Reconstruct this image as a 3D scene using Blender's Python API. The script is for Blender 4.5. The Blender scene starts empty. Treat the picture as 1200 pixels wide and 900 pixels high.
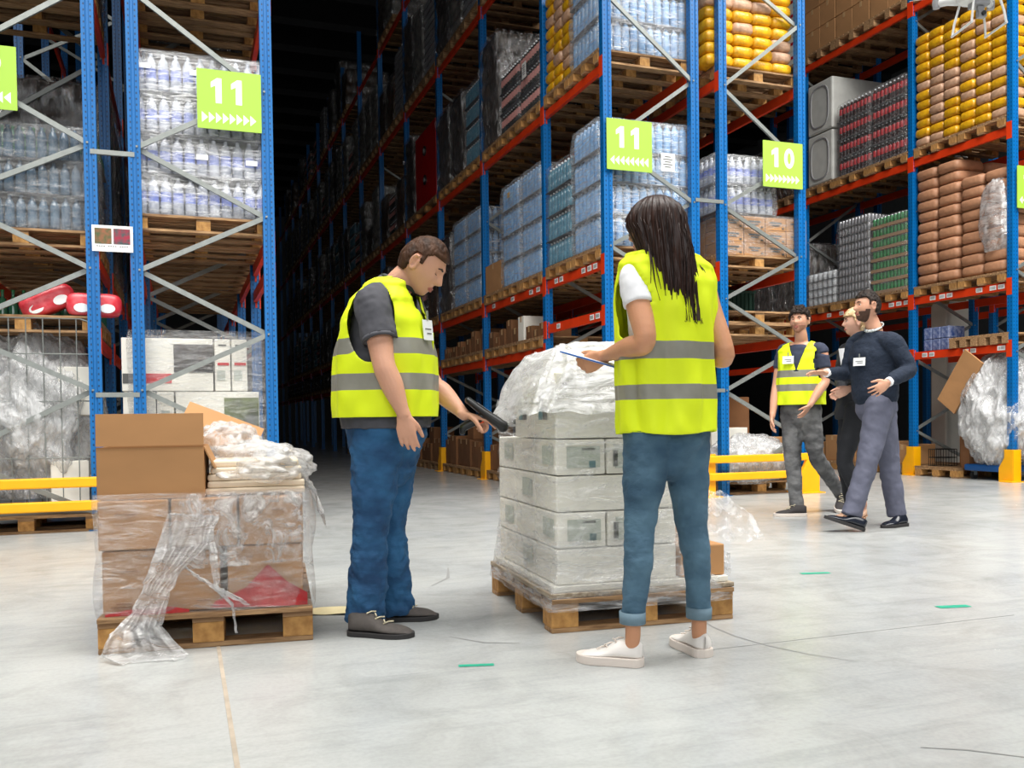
import bpy, math, random
from mathutils import Vector, Matrix, noise, Euler
random.seed(11)
SC = bpy.context.scene
COL = SC.collection
V = Vector

# ------------------------------------------------------------------ camera
cam_d = bpy.data.cameras.new('camera')
cam = bpy.data.objects.new('camera', cam_d)
COL.objects.link(cam)
SC.camera = cam
FPX = 1060.0
cam_d.sensor_fit = 'HORIZONTAL'
cam_d.sensor_width = 36.0
cam_d.lens = 36.0 * FPX / 1200.0
cam_d.shift_y = 66.0 / 1200.0
cam_d.clip_end = 200
YAW, PITCH, ROLL = math.atan(385 / FPX), math.atan(25 / FPX), 0.013
_F = V((math.sin(YAW) * math.cos(PITCH), math.cos(YAW) * math.cos(PITCH), -math.sin(PITCH)))
_R0 = V((math.cos(YAW), -math.sin(YAW), 0))
_U0 = _R0.cross(_F)
_R = _R0 * math.cos(ROLL) - _U0 * math.sin(ROLL)
_U = _U0 * math.cos(ROLL) + _R0 * math.sin(ROLL)
_m = Matrix((_R, _U, -_F)).transposed().to_4x4()
_m.translation = V((0, 0, 0.90))
cam.matrix_world = _m

# ------------------------------------------------------------------ light
W = bpy.data.worlds.new('world')
SC.world = W
W.use_nodes = True
W.node_tree.nodes['Background'].inputs[0].default_value = (0.9, 0.95, 1.0, 1)
W.node_tree.nodes['Background'].inputs[1].default_value = 0.05


def area(name, loc, target, sx, sy, power, color=(1, 1, 1), spread=180):
    l = bpy.data.lights.new(name, 'AREA')
    l.shape = 'RECTANGLE'
    l.spread = math.radians(spread)
    l.size, l.size_y, l.energy, l.color = sx, sy, power, color
    o = bpy.data.objects.new(name, l)
    COL.objects.link(o)
    o.location = loc
    o.rotation_euler = (V(target) - V(loc)).to_track_quat('-Z', 'Y').to_euler()
    return o


area('dock_door_daylight', (-0.5, -6.5, 5.5), (3.5, 6.0, 1.0), 14, 5, 400, (0.97, 0.985, 1.0), 150)
area('ceiling_light_bank', (3.5, 3.0, 9.4), (4.0, 5.9, 0.0), 18, 5, 1350, (1.0, 0.985, 0.95), 112)
area('added_shelf_fill', (8.4, 5.6, 9.2), (10.2, 9.6, 3.6), 4, 3, 330, (1.0, 0.985, 0.95), 140)  # added fill without a known fixture, lifts the sack rack's upper shelves

SC.view_settings.view_transform = 'Standard'
SC.view_settings.look = 'None'
SC.view_settings.gamma = 1
SC.view_settings.use_curve_mapping = False
SC.view_settings.exposure = 0.1
SC.cycles.max_bounces = 7
SC.cycles.diffuse_bounces = 3
SC.cycles.glossy_bounces = 3
SC.cycles.transparent_max_bounces = 24
SC.cycles.use_denoising = True
SC.cycles.sample_clamp_indirect = 4.0
SC.cycles.caustics_reflective = False


# ------------------------------------------------------------------ materials
def lin(r, g, b):
    f = lambda c: ((c / 255 + 0.055) / 1.055) ** 2.4 if c / 255 > 0.04045 else c / 255 / 12.92
    return (f(r), f(g), f(b), 1)


def new_mat(name):
    m = bpy.data.materials.new(name)
    m.use_nodes = True
    nt = m.node_tree
    return m, nt, nt.nodes, nt.links, nt.nodes['Principled BSDF']


def mat(name, rgb, rough=0.5, metal=0.0, var=0.0, vscale=8.0, stretch=(1, 1, 1), bump=0.0, bscale=40.0, spec=0.5, rnd=0.0,
        rgb2=None, coat=0.0, coord='Object'):
    m, nt, N, L, B = new_mat(name)
    c = lin(*rgb)
    B.inputs['Roughness'].default_value = rough
    B.inputs['Metallic'].default_value = metal
    B.inputs['Specular IOR Level'].default_value = spec
    B.inputs['Coat Weight'].default_value = coat
    B.inputs['Base Color'].default_value = c
    tc = N.new('ShaderNodeTexCoord')
    mp = N.new('ShaderNodeMapping')
    mp.inputs['Scale'].default_value = stretch
    L.new(tc.outputs[coord], mp.inputs[0])
    if var or rgb2:
        nz = N.new('ShaderNodeTexNoise')
        nz.inputs['Scale'].default_value = vscale
        nz.inputs['Detail'].default_value = 5
        L.new(mp.outputs[0], nz.inputs[0])
        cr = N.new('ShaderNodeValToRGB')
        a = c
        b = lin(*rgb2) if rgb2 else tuple(min(1, x * (1 - var)) for x in c[:3]) + (1,)
        cr.color_ramp.elements[0].position, cr.color_ramp.elements[1].position = 0.35, 0.65
        cr.color_ramp.elements[0].color, cr.color_ramp.elements[1].color = b, a
        L.new(nz.outputs[0], cr.inputs[0])
        out = cr.outputs[0]
    else:
        rg = N.new('ShaderNodeRGB')
        rg.outputs[0].default_value = c
        out = rg.outputs[0]
    if rnd:
        oi = N.new('ShaderNodeObjectInfo')
        mr = N.new('ShaderNodeMapRange')
        mr.inputs[3].default_value, mr.inputs[4].default_value = 1 - rnd, 1 + rnd * 0.4
        L.new(oi.outputs['Random'], mr.inputs[0])
        mx = N.new('ShaderNodeHueSaturation')
        L.new(mr.outputs[0], mx.inputs['Value'])
        L.new(out, mx.inputs['Color'])
        out = mx.outputs[0]
    L.new(out, B.inputs['Base Color'])
    if bump:
        n2 = N.new('ShaderNodeTexNoise')
        n2.inputs['Scale'].default_value = bscale
        n2.inputs['Detail'].default_value = 4
        L.new(mp.outputs[0], n2.inputs[0])
        bp = N.new('ShaderNodeBump')
        bp.inputs['Strength'].default_value = bump
        bp.inputs['Distance'].default_value = 0.02
        L.new(n2.outputs[0], bp.inputs['Height'])
        L.new(bp.outputs[0], B.inputs['Normal'])
    return m


def film_mat(name, opacity=0.35, tint=(1, 1, 1), scale=6.0, stretch=(1, 1, 3), rough=0.16, bump=0.9, streak=0.5, gloss=0.35):
    """thin clear plastic: mostly see-through, crinkled gloss, whitish creases"""
    m, nt, N, L, B = new_mat(name)
    N.remove(B)
    out = N['Material Output']
    tc = N.new('ShaderNodeTexCoord')
    mp = N.new('ShaderNodeMapping')
    mp.inputs['Scale'].default_value = stretch
    L.new(tc.outputs['Object'], mp.inputs[0])
    nz = N.new('ShaderNodeTexNoise')
    nz.inputs['Scale'].default_value = scale
    nz.inputs['Detail'].default_value = 8
    nz.inputs['Roughness'].default_value = 0.65
    nz.inputs['Distortion'].default_value = 1.2
    L.new(mp.outputs[0], nz.inputs[0])
    bp = N.new('ShaderNodeBump')
    bp.inputs['Strength'].default_value = bump
    bp.inputs['Distance'].default_value = 0.05
    L.new(nz.outputs[0], bp.inputs['Height'])
    tr = N.new('ShaderNodeBsdfTransparent')
    tr.inputs[0].default_value = (0.98, 0.98, 0.98, 1)
    gl = N.new('ShaderNodeBsdfGlossy')
    gl.inputs['Roughness'].default_value = rough
    gl.inputs['Color'].default_value = (*tint, 1)
    L.new(bp.outputs[0], gl.inputs['Normal'])
    df = N.new('ShaderNodeBsdfDiffuse')
    df.inputs['Color'].default_value = (0.93 * tint[0], 0.93 * tint[1], 0.93 * tint[2], 1)
    L.new(bp.outputs[0], df.inputs['Normal'])
    m1 = N.new('ShaderNodeMixShader')
    m1.inputs[0].default_value = gloss
    tl = N.new('ShaderNodeBsdfTranslucent')
    tl.inputs['Color'].default_value = (0.9 * tint[0], 0.9 * tint[1], 0.9 * tint[2], 1)
    m0 = N.new('ShaderNodeMixShader')
    m0.inputs[0].default_value = 0.3
    L.new(df.outputs[0], m0.inputs[1])
    L.new(tl.outputs[0], m0.inputs[2])
    L.new(m0.outputs[0], m1.inputs[1])
    L.new(gl.outputs[0], m1.inputs[2])
    cr = N.new('ShaderNodeMapRange')
    cr.inputs[1].default_value, cr.inputs[2].default_value = 0.42, 0.72
    cr.inputs[3].default_value, cr.inputs[4].default_value = opacity * (1 - streak), min(1, opacity * (1 + streak * 2))
    L.new(nz.outputs[0], cr.inputs[0])
    m2 = N.new('ShaderNodeMixShader')
    L.new(cr.outputs[0], m2.inputs[0])
    L.new(tr.outputs[0], m2.inputs[1])
    L.new(m1.outputs[0], m2.inputs[2])
    L.new(m2.outputs[0], out.inputs['Surface'])
    return m


def perforated(name, rgb, hole):
    """painted upright with the two columns of punched holes"""
    m, nt, N, L, B = new_mat(name)
    tc = N.new('ShaderNodeTexCoord')
    sp = N.new('ShaderNodeSeparateXYZ')
    L.new(tc.outputs['Object'], sp.inputs[0])

    def mth(op, a, b=None, c=None):
        n = N.new('ShaderNodeMath')
        n.operation = op
        for i, x in enumerate((a, b, c)):
            if x is None:
                continue
            if isinstance(x, (int, float)):
                n.inputs[i].default_value = x
            else:
                L.new(x, n.inputs[i])
        return n.outputs[0]
    zz = mth('ABSOLUTE', mth('SUBTRACT', mth('FRACT', mth('MULTIPLY', sp.outputs[2], 20.0)), 0.5))
    ax = mth('ABSOLUTE', mth('SUBTRACT', mth('ABSOLUTE', sp.outputs[0]), 0.026))
    ay = mth('ABSOLUTE', mth('SUBTRACT', mth('ABSOLUTE', sp.outputs[1]), 0.022))
    inx = mth('LESS_THAN', ax, 0.006)
    iny = mth('LESS_THAN', ay, 0.006)
    hz = mth('LESS_THAN', zz, 0.17)
    ns = N.new('ShaderNodeSeparateXYZ')
    L.new(tc.outputs['Normal'], ns.inputs[0])
    fy = mth('GREATER_THAN', mth('ABSOLUTE', ns.outputs[1]), 0.7)
    fx = mth('GREATER_THAN', mth('ABSOLUTE', ns.outputs[0]), 0.7)
    h = mth('MULTIPLY', hz, mth('ADD', mth('MULTIPLY', inx, fy), mth('MULTIPLY', iny, fx)))
    mx = N.new('ShaderNodeMix')
    mx.data_type = 'RGBA'
    L.new(h, mx.inputs['Factor'])
    mx.inputs['A'].default_value = lin(*rgb)
    mx.inputs['B'].default_value = lin(*hole)
    L.new(mx.outputs['Result'], B.inputs['Base Color'])
    B.inputs['Roughness'].default_value = 0.38
    return m


def floor_mat():
    m, nt, N, L, B = new_mat('polished_concrete')
    tc = N.new('ShaderNodeTexCoord')

    def nz(scale, det=5, rough=0.55, st=(1, 1, 1), rot=0.0, dist=0.0):
        mp = N.new('ShaderNodeMapping')
        mp.inputs['Scale'].default_value = st
        mp.inputs['Rotation'].default_value = (0, 0, rot)
        L.new(tc.outputs['Object'], mp.inputs[0])
        n = N.new('ShaderNodeTexNoise')
        n.inputs['Scale'].default_value = scale
        n.inputs['Detail'].default_value = det
        n.inputs['Roughness'].default_value = rough
        n.inputs['Distortion'].default_value = dist
        L.new(mp.outputs[0], n.inputs[0])
        return n.outputs[0]

    def ramp(src, p0, c0, p1, c1):
        r = N.new('ShaderNodeValToRGB')
        e = r.color_ramp.elements
        e[0].position, e[0].color, e[1].position, e[1].color = p0, c0, p1, c1
        L.new(src, r.inputs[0])
        return r.outputs[0]

    def mul(a, b, f=1.0):
        x = N.new('ShaderNodeMix')
        x.data_type = 'RGBA'
        x.blend_type = 'MULTIPLY'
        x.inputs['Factor'].default_value = f
        L.new(a, x.inputs['A'])
        L.new(b, x.inputs['B'])
        return x.outputs['Result']
    base = ramp(nz(0.55, 6, 0.6, dist=0.6), 0.3, lin(174, 177, 177), 0.7, lin(197, 198, 194))
    blot = ramp(nz(2.6, 7, 0.65, dist=1.0), 0.28, (0.80, 0.80, 0.79, 1), 0.55, (1, 1, 1, 1))
    streak = ramp(nz(3.0, 6, 0.7, st=(0.35, 3.2, 1), rot=0.5), 0.30, (0.86, 0.87, 0.87, 1), 0.5, (1, 1, 1, 1))
    streak2 = ramp(nz(3.0, 6, 0.7, st=(0.25, 6.0, 1), rot=-0.35), 0.27, (0.88, 0.88, 0.88, 1), 0.40, (1, 1, 1, 1))
    fine = ramp(nz(60, 3, 0.6), 0.35, (0.93, 0.93, 0.93, 1), 0.6, (1, 1, 1, 1))
    c = mul(mul(mul(mul(base, blot), streak), streak2), fine)
    L.new(c, B.inputs['Base Color'])
    rr = N.new('ShaderNodeMapRange')
    rr.inputs[3].default_value, rr.inputs[4].default_value = 0.15, 0.32
    L.new(nz(4.0, 5, 0.6), rr.inputs[0])
    L.new(rr.outputs[0], B.inputs['Roughness'])
    B.inputs['Specular IOR Level'].default_value = 0.5
    bp = N.new('ShaderNodeBump')
    bp.inputs['Strength'].default_value = 0.06
    bp.inputs['Distance'].default_value = 0.02
    L.new(nz(8.0, 4, 0.5), bp.inputs['Height'])
    L.new(bp.outputs[0], B.inputs['Normal'])
    return m


M = dict(
    floor=floor_mat(),
    ceiling=mat('dark_steel_deck', (34, 34, 36), 0.8, var=0.3),
    wall=mat('grey_wall_panel', (96, 98, 100), 0.8, var=0.1),
    column=mat('pale_concrete', (205, 200, 190), 0.8, var=0.12, vscale=3),
    joint=mat('joint_filler', (190, 176, 158), 0.9, var=0.25, vscale=12),
    scuff=mat('rubber_scuff', (132, 132, 130), 0.8),
    green_tape=mat('green_tape', (48, 172, 140), 0.5, var=0.2, vscale=20),
    cream_tape=mat('cream_tape', (236, 222, 176), 0.6, var=0.15, vscale=14),
    post=perforated('blue_upright', (0, 102, 170), (2, 46, 88)),
    post_plain=mat('blue_paint', (6, 112, 190), 0.4),
    beam=mat('orange_red_beam', (226, 62, 18), 0.42, var=0.12, vscale=5),
    guard=mat('yellow_paint', (255, 182, 0), 0.45, var=0.08, vscale=6),
    zinc=mat('galvanised_steel', (150, 154, 150), 0.42, metal=0.45, var=0.15, vscale=20),
    steel=mat('dull_steel', (150, 152, 150), 0.45, metal=0.6),
    wood=mat('pallet_wood', (182, 144, 102), 0.8, rgb2=(128, 94, 62), vscale=7, stretch=(1, 9, 9), bump=0.25, bscale=30, rnd=0.25),
    wood_grey=mat('weathered_wood', (172, 158, 138), 0.85, rgb2=(132, 116, 96), vscale=7, stretch=(9, 1, 9), bump=0.25, rnd=0.2),
    block=mat('pallet_block_wood', (200, 150, 86), 0.85, rgb2=(160, 112, 60), vscale=22, bump=0.3, rnd=0.25),
    carton=mat('brown_cardboard', (190, 140, 92), 0.85, var=0.12, vscale=3, stretch=(1, 1, 2), rnd=0.12),
    carton_dark=mat('old_cardboard', (142, 96, 60), 0.9, var=0.2, vscale=4, rnd=0.3),
    carton_edge=mat('cardboard_crease', (150, 104, 62), 0.9),
    carton_tape=mat('parcel_tape', (196, 160, 116), 0.3),
    white_carton=mat('white_cardboard', (246, 242, 230), 0.75, var=0.05, vscale=3, rnd=0.05),
    print_dark=mat('printed_ink', (92, 92, 90), 0.7),
    print_grey=mat('printed_pale_label', (206, 208, 200), 0.6, rgb2=(176, 184, 170), vscale=60, stretch=(1, 1, 4)),
    print_teal=mat('printed_teal', (112, 146, 150), 0.6),
    print_black=mat('printed_black_picture', (30, 28, 30), 0.35, rgb2=(70, 62, 58), vscale=4),
    print_green=mat('printed_green_picture', (40, 46, 44), 0.35, rgb2=(112, 124, 66), vscale=3),
    print_red=mat('printed_red', (206, 40, 44), 0.5),
    paper=mat('white_paper', (240, 240, 238), 0.7),
    sign=mat('lime_sign_board', (163, 203, 70), 0.55),
    sign_ink=mat('white_sign_ink', (246, 250, 240), 0.6),
    film=film_mat('clear_stretch_wrap', 0.26, scale=5, stretch=(1, 1, 5)),
    film_glint=film_mat('glinting_wrap', 0.30, scale=5, stretch=(2.2, 2.2, 0.5), rough=0.12, streak=1.0, gloss=0.85, bump=1.0),
    film_load=film_mat('load_wrap', 0.16, scale=7, stretch=(1, 1, 2.5), rough=0.2),
    film_white=film_mat('milky_stretch_wrap', 0.55, scale=5, stretch=(1.2, 1.2, 3), streak=0.4, gloss=0.25, bump=0.6),
    film_box=film_mat('streaky_stretch_wrap', 0.22, scale=5, stretch=(1, 1, 4), streak=1.0, gloss=0.4, bump=0.6),
    film_mid=film_mat('thick_stretch_wrap', 0.30, scale=5, stretch=(1, 1, 7), streak=0.6, gloss=0.3, bump=0.35),
    film_heap=film_mat('crumpled_film', 0.55, scale=6, stretch=(1.4, 1.4, 0.8), rough=0.2, streak=0.5, bump=1.0, gloss=0.35),
    film_core=film_mat('crumpled_film_core', 0.88, scale=8, stretch=(1, 1, 1), rough=0.3, streak=0.1, bump=1.0, gloss=0.15),
    film_loose=film_mat('loose_film', 0.42, scale=8, stretch=(1.5, 1.5, 1), rough=0.12, streak=0.9),
    blue_bottle=mat('blue_water_bottle', (112, 158, 206), 0.16, rgb2=(150, 188, 224), vscale=14, spec=0.8, rnd=0.12),
    teal_bottle=mat('teal_water_bottle', (72, 122, 146), 0.16, rgb2=(96, 148, 168), vscale=14, spec=0.8),
    slate_bottle=mat('slate_blue_bottle', (62, 88, 110), 0.2, rgb2=(84, 108, 128), vscale=14, spec=0.7),
    clear_bottle=mat('clear_water_bottle', (206, 210, 220), 0.14, rgb2=(160, 166, 180), vscale=16, spec=0.8),
    label_blue=mat('violet_blue_label', (108, 128, 210), 0.4, rgb2=(160, 170, 222), vscale=12),
    label_red=mat('red_label', (176, 36, 44), 0.4),
    label_pink=mat('pale_pink_label', (214, 148, 140), 0.4),
    cap_blue=mat('pale_blue_cap', (176, 200, 228), 0.35),
    cap_white=mat('white_cap', (232, 236, 240), 0.35),
    cola=mat('dark_bottle', (46, 22, 22), 0.12, spec=0.9),
    dark_bottle=mat('black_green_bottle', (20, 26, 24), 0.1, spec=0.9),
    green_bottle=mat('green_glass_bottle', (60, 132, 96), 0.12, spec=0.9),
    can_green=mat('green_can', (60, 140, 84), 0.25, metal=0.2),
    can_silver=mat('silver_can', (168, 168, 172), 0.28, metal=0.5),
    tray=mat('brown_tray', (160, 130, 100), 0.8),
    tray_grey=mat('grey_slip_sheet', (116, 116, 118), 0.7),
    dark_tray=mat('dark_slip_sheet', (52, 54, 62), 0.7),
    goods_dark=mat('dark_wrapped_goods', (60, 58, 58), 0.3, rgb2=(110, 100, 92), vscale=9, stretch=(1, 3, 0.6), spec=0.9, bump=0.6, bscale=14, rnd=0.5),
    goods_brown=mat('brown_wrapped_goods', (112, 84, 62), 0.4, rgb2=(62, 48, 40), vscale=7, stretch=(1, 3, 0.6), spec=0.8, bump=0.5, bscale=14, rnd=0.4),
    goods_white=mat('pale_wrapped_goods', (190, 186, 178), 0.4, rgb2=(120, 116, 112), vscale=7, bump=0.4, bscale=14, rnd=0.3),
    bag_brown=mat('brown_paper_bag', (190, 138, 104), 0.55, var=0.2, vscale=9, bump=0.5, bscale=12, rnd=0.1),
    pack_yellow=mat('yellow_foil_pack', (240, 186, 34), 0.32, rgb2=(206, 148, 22), vscale=16, bump=0.4, bscale=25, rnd=0.15),
    pack_tan=mat('tan_foil_pack', (212, 172, 140), 0.38, rgb2=(176, 136, 110), vscale=12, bump=0.4, bscale=25, rnd=0.1),
    red_steel=mat('red_machine_panel', (190, 14, 18), 0.45, var=0.15),
    black=mat('black_plastic', (24, 25, 26), 0.4),
    white_plastic=mat('white_plastic', (232, 232, 230), 0.35),
    grey_plastic=mat('grey_plastic', (150, 150, 152), 0.4),
    blue_plastic=mat('blue_plastic', (20, 84, 150), 0.4),
    navy_pack=mat('dark_blue_pack', (30, 66, 130), 0.4, rgb2=(150, 160, 190), vscale=20),
    green_crate=mat('dark_green_crate', (22, 58, 44), 0.5),
    red_film=mat('red_plastic_sheet', (196, 44, 44), 0.3, rgb2=(150, 24, 28), vscale=8, bump=0.5, bscale=10),
    red_pack=mat('red_roll_pack', (206, 36, 52), 0.3, rgb2=(232, 92, 100), vscale=9, bump=0.4, bscale=12),
    gondola=mat('pale_grey_moulding', (206, 206, 200), 0.5, var=0.1),
)


# ------------------------------------------------------------------ mesh helpers
class MB:
    def __init__(s):
        s.v, s.f, s.m = [], [], []

    def add(s, vs, fs, mi=0):
        b = len(s.v)
        s.v += [tuple(p) for p in vs]
        s.f += [tuple(b + i for i in f) for f in fs]
        s.m += [mi] * len(fs)
        return s

    def box(s, c, d, rot=None, mi=0):
        x, y, z = d[0] / 2, d[1] / 2, d[2] / 2
        pts = [V((i, j, k)) for k in (-z, z) for i, j in ((-x, -y), (x, -y), (x, y), (-x, y))]
        if rot:
            r = Euler(rot).to_matrix()
            pts = [r @ p for p in pts]
        c = V(c)
        return s.add([p + c for p in pts], [(0, 3, 2, 1), (4, 5, 6, 7), (0, 1, 5, 4), (1, 2, 6, 5), (2, 3, 7, 6), (3, 0, 4, 7)], mi)

    def prism(s, poly, axis, a, b, mi=0):
        """poly in the two other axes, extruded along axis from a to b"""
        def P(u, w, t):
            return {'x': (t, u, w), 'y': (u, t, w), 'z': (u, w, t)}[axis]
        n = len(poly)
        vs = [P(u, w, a) for u, w in poly] + [P(u, w, b) for u, w in poly]
        fs = [tuple(range(n)), tuple(range(2 * n - 1, n - 1, -1))] + [(i, i + n, (i + 1) % n + n, (i + 1) % n) for i in range(n)]
        return s.add(vs, fs, mi)

    def bar(s, p, q, w, h, up=(0, 0, 1), mi=0, channel=False):
        p, q = V(p), V(q)
        d = (q - p).normalized()
        a = d.cross(V(up)).normalized()
        b = a.cross(d).normalized()
        if channel:
            t = w * 0.12
            sec = [(-w / 2, -h / 2), (w / 2, -h / 2), (w / 2, h / 2), (w / 2 - t, h / 2), (w / 2 - t, -h / 2 + t), (-w / 2 + t, -h / 2 + t), (-w / 2 + t, h / 2), (-w / 2, h / 2)]
        else:
            sec = [(-w / 2, -h / 2), (w / 2, -h / 2), (w / 2, h / 2), (-w / 2, h / 2)]
        n = len(sec)
        vs = [p + a * x + b * y for x, y in sec] + [q + a * x + b * y for x, y in sec]
        fs = [(i, (i + 1) % n, (i + 1) % n + n, i + n) for i in range(n)] + [tuple(range(n - 1, -1, -1)), tuple(range(n, 2 * n))]
        return s.add(vs, fs, mi)

    def lathe(s, prof, c=(0, 0, 0), n=10, mis=None, mi=0):
        c = V(c)
        vs = [c + V((r * math.cos(2 * math.pi * i / n), r * math.sin(2 * math.pi * i / n), z)) for r, z in prof for i in range(n)]
        b = len(s.v)
        s.v += [tuple(p) for p in vs]
        for k in range(len(prof) - 1):
            for i in range(n):
                s.f.append((b + k * n + i, b + k * n + (i + 1) % n, b + (k + 1) * n + (i + 1) % n, b + (k + 1) * n + i))
                s.m.append(mis[k] if mis else mi)
        s.f.append(tuple(b + n - 1 - i for i in range(n)))
        s.m.append(mis[0] if mis else mi)
        t = b + (len(prof) - 1) * n
        s.f.append(tuple(t + i for i in range(n)))
        s.m.append(mis[-1] if mis else mi)
        return s

    def tube(s, pts, r, n=8, mi=0, ref=(0, 0, 1), cap=True):
        """round or elliptical tube; r is a number, or one (ra, rb) / number per point; ref gives the a axis"""
        pts = [V(p) for p in pts]
        rs = r if isinstance(r, (list, tuple)) else [r] * len(pts)
        rs = [x if isinstance(x, (list, tuple)) else (x, x) for x in rs]
        refs = ref if isinstance(ref, list) else [V(ref)] * len(pts)
        vs = []
        for i, p in enumerate(pts):
            d = (pts[min(i + 1, len(pts) - 1)] - pts[max(i - 1, 0)])
            d = d.normalized() if d.length > 1e-9 else V((0, 0, 1))
            a = V(refs[i]) - d * V(refs[i]).dot(d)
            if a.length < 1e-4:
                a = d.orthogonal()
            a.normalize()
            b = d.cross(a)
            for k in range(n):
                t = 2 * math.pi * k / n
                vs.append(p + a * (rs[i][0] * math.cos(t)) + b * (rs[i][1] * math.sin(t)))
        L_ = len(pts)
        fs = [(k * n + i, k * n + (i + 1) % n, (k + 1) * n + (i + 1) % n, (k + 1) * n + i) for k in range(L_ - 1) for i in range(n)]
        if cap:
            fs += [tuple(range(n - 1, -1, -1)), tuple((L_ - 1) * n + i for i in range(n))]
        return s.add(vs, fs, mi)

    def grid(s, fn, nu, nv, mi=0, closed=False):
        vs = [fn(i / (nu if closed else nu - 1), j / (nv - 1)) for j in range(nv) for i in range(nu)]
        fs = []
        for j in range(nv - 1):
            for i in range(nu if closed else nu - 1):
                i2 = (i + 1) % nu
                fs.append((j * nu + i, j * nu + i2, (j + 1) * nu + i2, (j + 1) * nu + i))
        return s.add(vs, fs, mi)

    def mesh(s, name, mats, smooth=False):
        me = bpy.data.meshes.new(name)
        me.from_pydata(s.v, [], s.f)
        for m in (mats if isinstance(mats, (list, tuple)) else [mats]):
            me.materials.append(m)
        me.polygons.foreach_set('material_index', s.m)
        if smooth:
            me.polygons.foreach_set('use_smooth', [True] * len(s.f))
        me.update()
        return me

    def build(s, name, mats, parent=None, smooth=False, loc=None, rz=0.0, bevel=0.0):
        o = bpy.data.objects.new(name, s.mesh(name, mats, smooth))
        COL.objects.link(o)
        if loc is not None:
            o.location = loc
        if rz:
            o.rotation_euler.z = rz
        if parent:
            o.parent = parent
        if bevel:
            b = o.modifiers.new('bevel', 'BEVEL')
            b.width, b.segments, b.limit_method = bevel, 2, 'ANGLE'
        return o


def tag(o, label=None, cat=None, group=None, kind=None):
    if label:
        o['label'] = label
    if cat:
        o['category'] = cat
    if group:
        o['group'] = group
    if kind:
        o['kind'] = kind
    return o


def empty(name, loc, rz=0.0, label=None, cat=None, group=None):
    o = bpy.data.objects.new(name, None)
    COL.objects.link(o)
    o.location = loc
    o.rotation_euler.z = rz
    o.empty_display_size = 0.1
    return tag(o, label, cat, group)


def inst(name, me, parent=None, loc=(0, 0, 0), rot=(0, 0, 0), bevel=0.0):
    o = bpy.data.objects.new(name, me)
    COL.objects.link(o)
    o.location = loc
    o.rotation_euler = rot
    if parent:
        o.parent = parent
    if bevel:
        b = o.modifiers.new('bevel', 'BEVEL')
        b.width, b.segments, b.limit_method = bevel, 2, 'ANGLE'
    return o


def copy_tree(o, loc=None, rz=None, parent=None):
    c = o.copy()
    COL.objects.link(c)
    if parent:
        c.parent = parent
    if loc is not None:
        c.location = loc
    if rz is not None:
        c.rotation_euler.z = rz
    for ch in o.children:
        copy_tree(ch, parent=c)
    return c


ORD = ['first', 'second', 'third', 'fourth', 'fifth', 'sixth', 'seventh', 'eighth', 'ninth', 'tenth', 'eleventh', 'twelfth', 'thirteenth', 'fourteenth', 'fifteenth', 'sixteenth']


def nz3(x, y, z):
    return noise.noise(V((x, y, z)))

# ------------------------------------------------------------------ the hall
def struct(name, mb, mats, **k):
    return tag(mb.build(name, mats, **k), kind='structure')


struct('floor', MB().box((4, 22, -0.1), (40, 66, 0.2)), M['floor'])
struct('ceiling', MB().box((4, 30, 13.1), (40, 50, 0.2)), M['ceiling'])
cl = MB()
for k in range(24):
    cl.box((4, 6 + k * 2.0, 12.9), (40, 0.12, 0.22))
struct('trim_1', cl, M['ceiling'])
struct('wall_left', MB().box((-16.1, 22, 6.5), (0.2, 66, 13)), M['wall'])
struct('wall_right', MB().box((24.1, 22, 6.5), (0.2, 66, 13)), M['wall'])
struct('wall_back', MB().box((4, 55.1, 6.5), (40, 0.2, 13)), M['wall'])
struct('column_concrete', MB().box((11.52, 11.1, 6.0), (0.68, 0.30, 12.0)), M['column'], bevel=0.02)
j = MB()
j.box((0.115, 4.0, 0.0008), (0.014, 20, 0.0016))
struct('trim_2', j, M['joint'])
j = MB()
j.box((2.6, 3.0, 0.0006), (1.7, 0.004, 0.0012))
struct('trim_3', j, M['scuff'])


def scuff(n, pts, w=0.008):
    mb = MB()
    P = [V((p[0], p[1], 0.0012)) for p in pts]
    vs = []
    for i, p in enumerate(P):
        d = (P[min(i + 1, len(P) - 1)] - P[max(i - 1, 0)]).normalized()
        a = V((-d.y, d.x, 0)) * w * 0.5 * math.sin(math.pi * (0.12 + 0.76 * i / (len(P) - 1)))
        vs += [p + a, p - a]
    mb.add(vs, [(2 * i, 2 * i + 1, 2 * i + 3, 2 * i + 2) for i in range(len(P) - 1)])
    return struct('floor_marking_%d' % n, mb, M['scuff'])


scuff(1, [(3.0 + 0.9 * math.cos(t * 0.2 + 2.2), 3.2 + 0.9 * math.sin(t * 0.2 + 2.2)) for t in range(9)], 0.006)
scuff(2, [(1.25, 4.75), (1.4, 4.95), (1.5, 5.3)], 0.02)
scuff(3, [(1.02, 3.6), (1.12, 3.45), (1.25, 3.38)], 0.012)
scuff(4, [(2.95, 4.55), (2.92, 4.75), (2.85, 4.95)], 0.02)
scuff(5, [(1.85, 1.9), (1.95, 1.84), (2.05, 1.74)], 0.01)
scuff(6, [(4.6, 5.65), (4.85, 5.55), (5.2, 5.6)], 0.05)


def tape(x, y, rz, l, w, label, m='green_tape'):
    mb = MB()
    mb.grid(lambda u, v: V(((u - 0.5) * l, (v - 0.5) * w + 0.004 * nz3(u * 9, v * 3, x), 0.0015 + 0.001 * abs(nz3(u * 7, v * 2, y)))), 12, 3)
    o = mb.build('floor_tape', M[m], loc=(x, y, 0), rz=rz)
    return tag(o, label, 'tape', 'green tape dashes stuck on the floor' if m == 'green_tape' else None)


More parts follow.
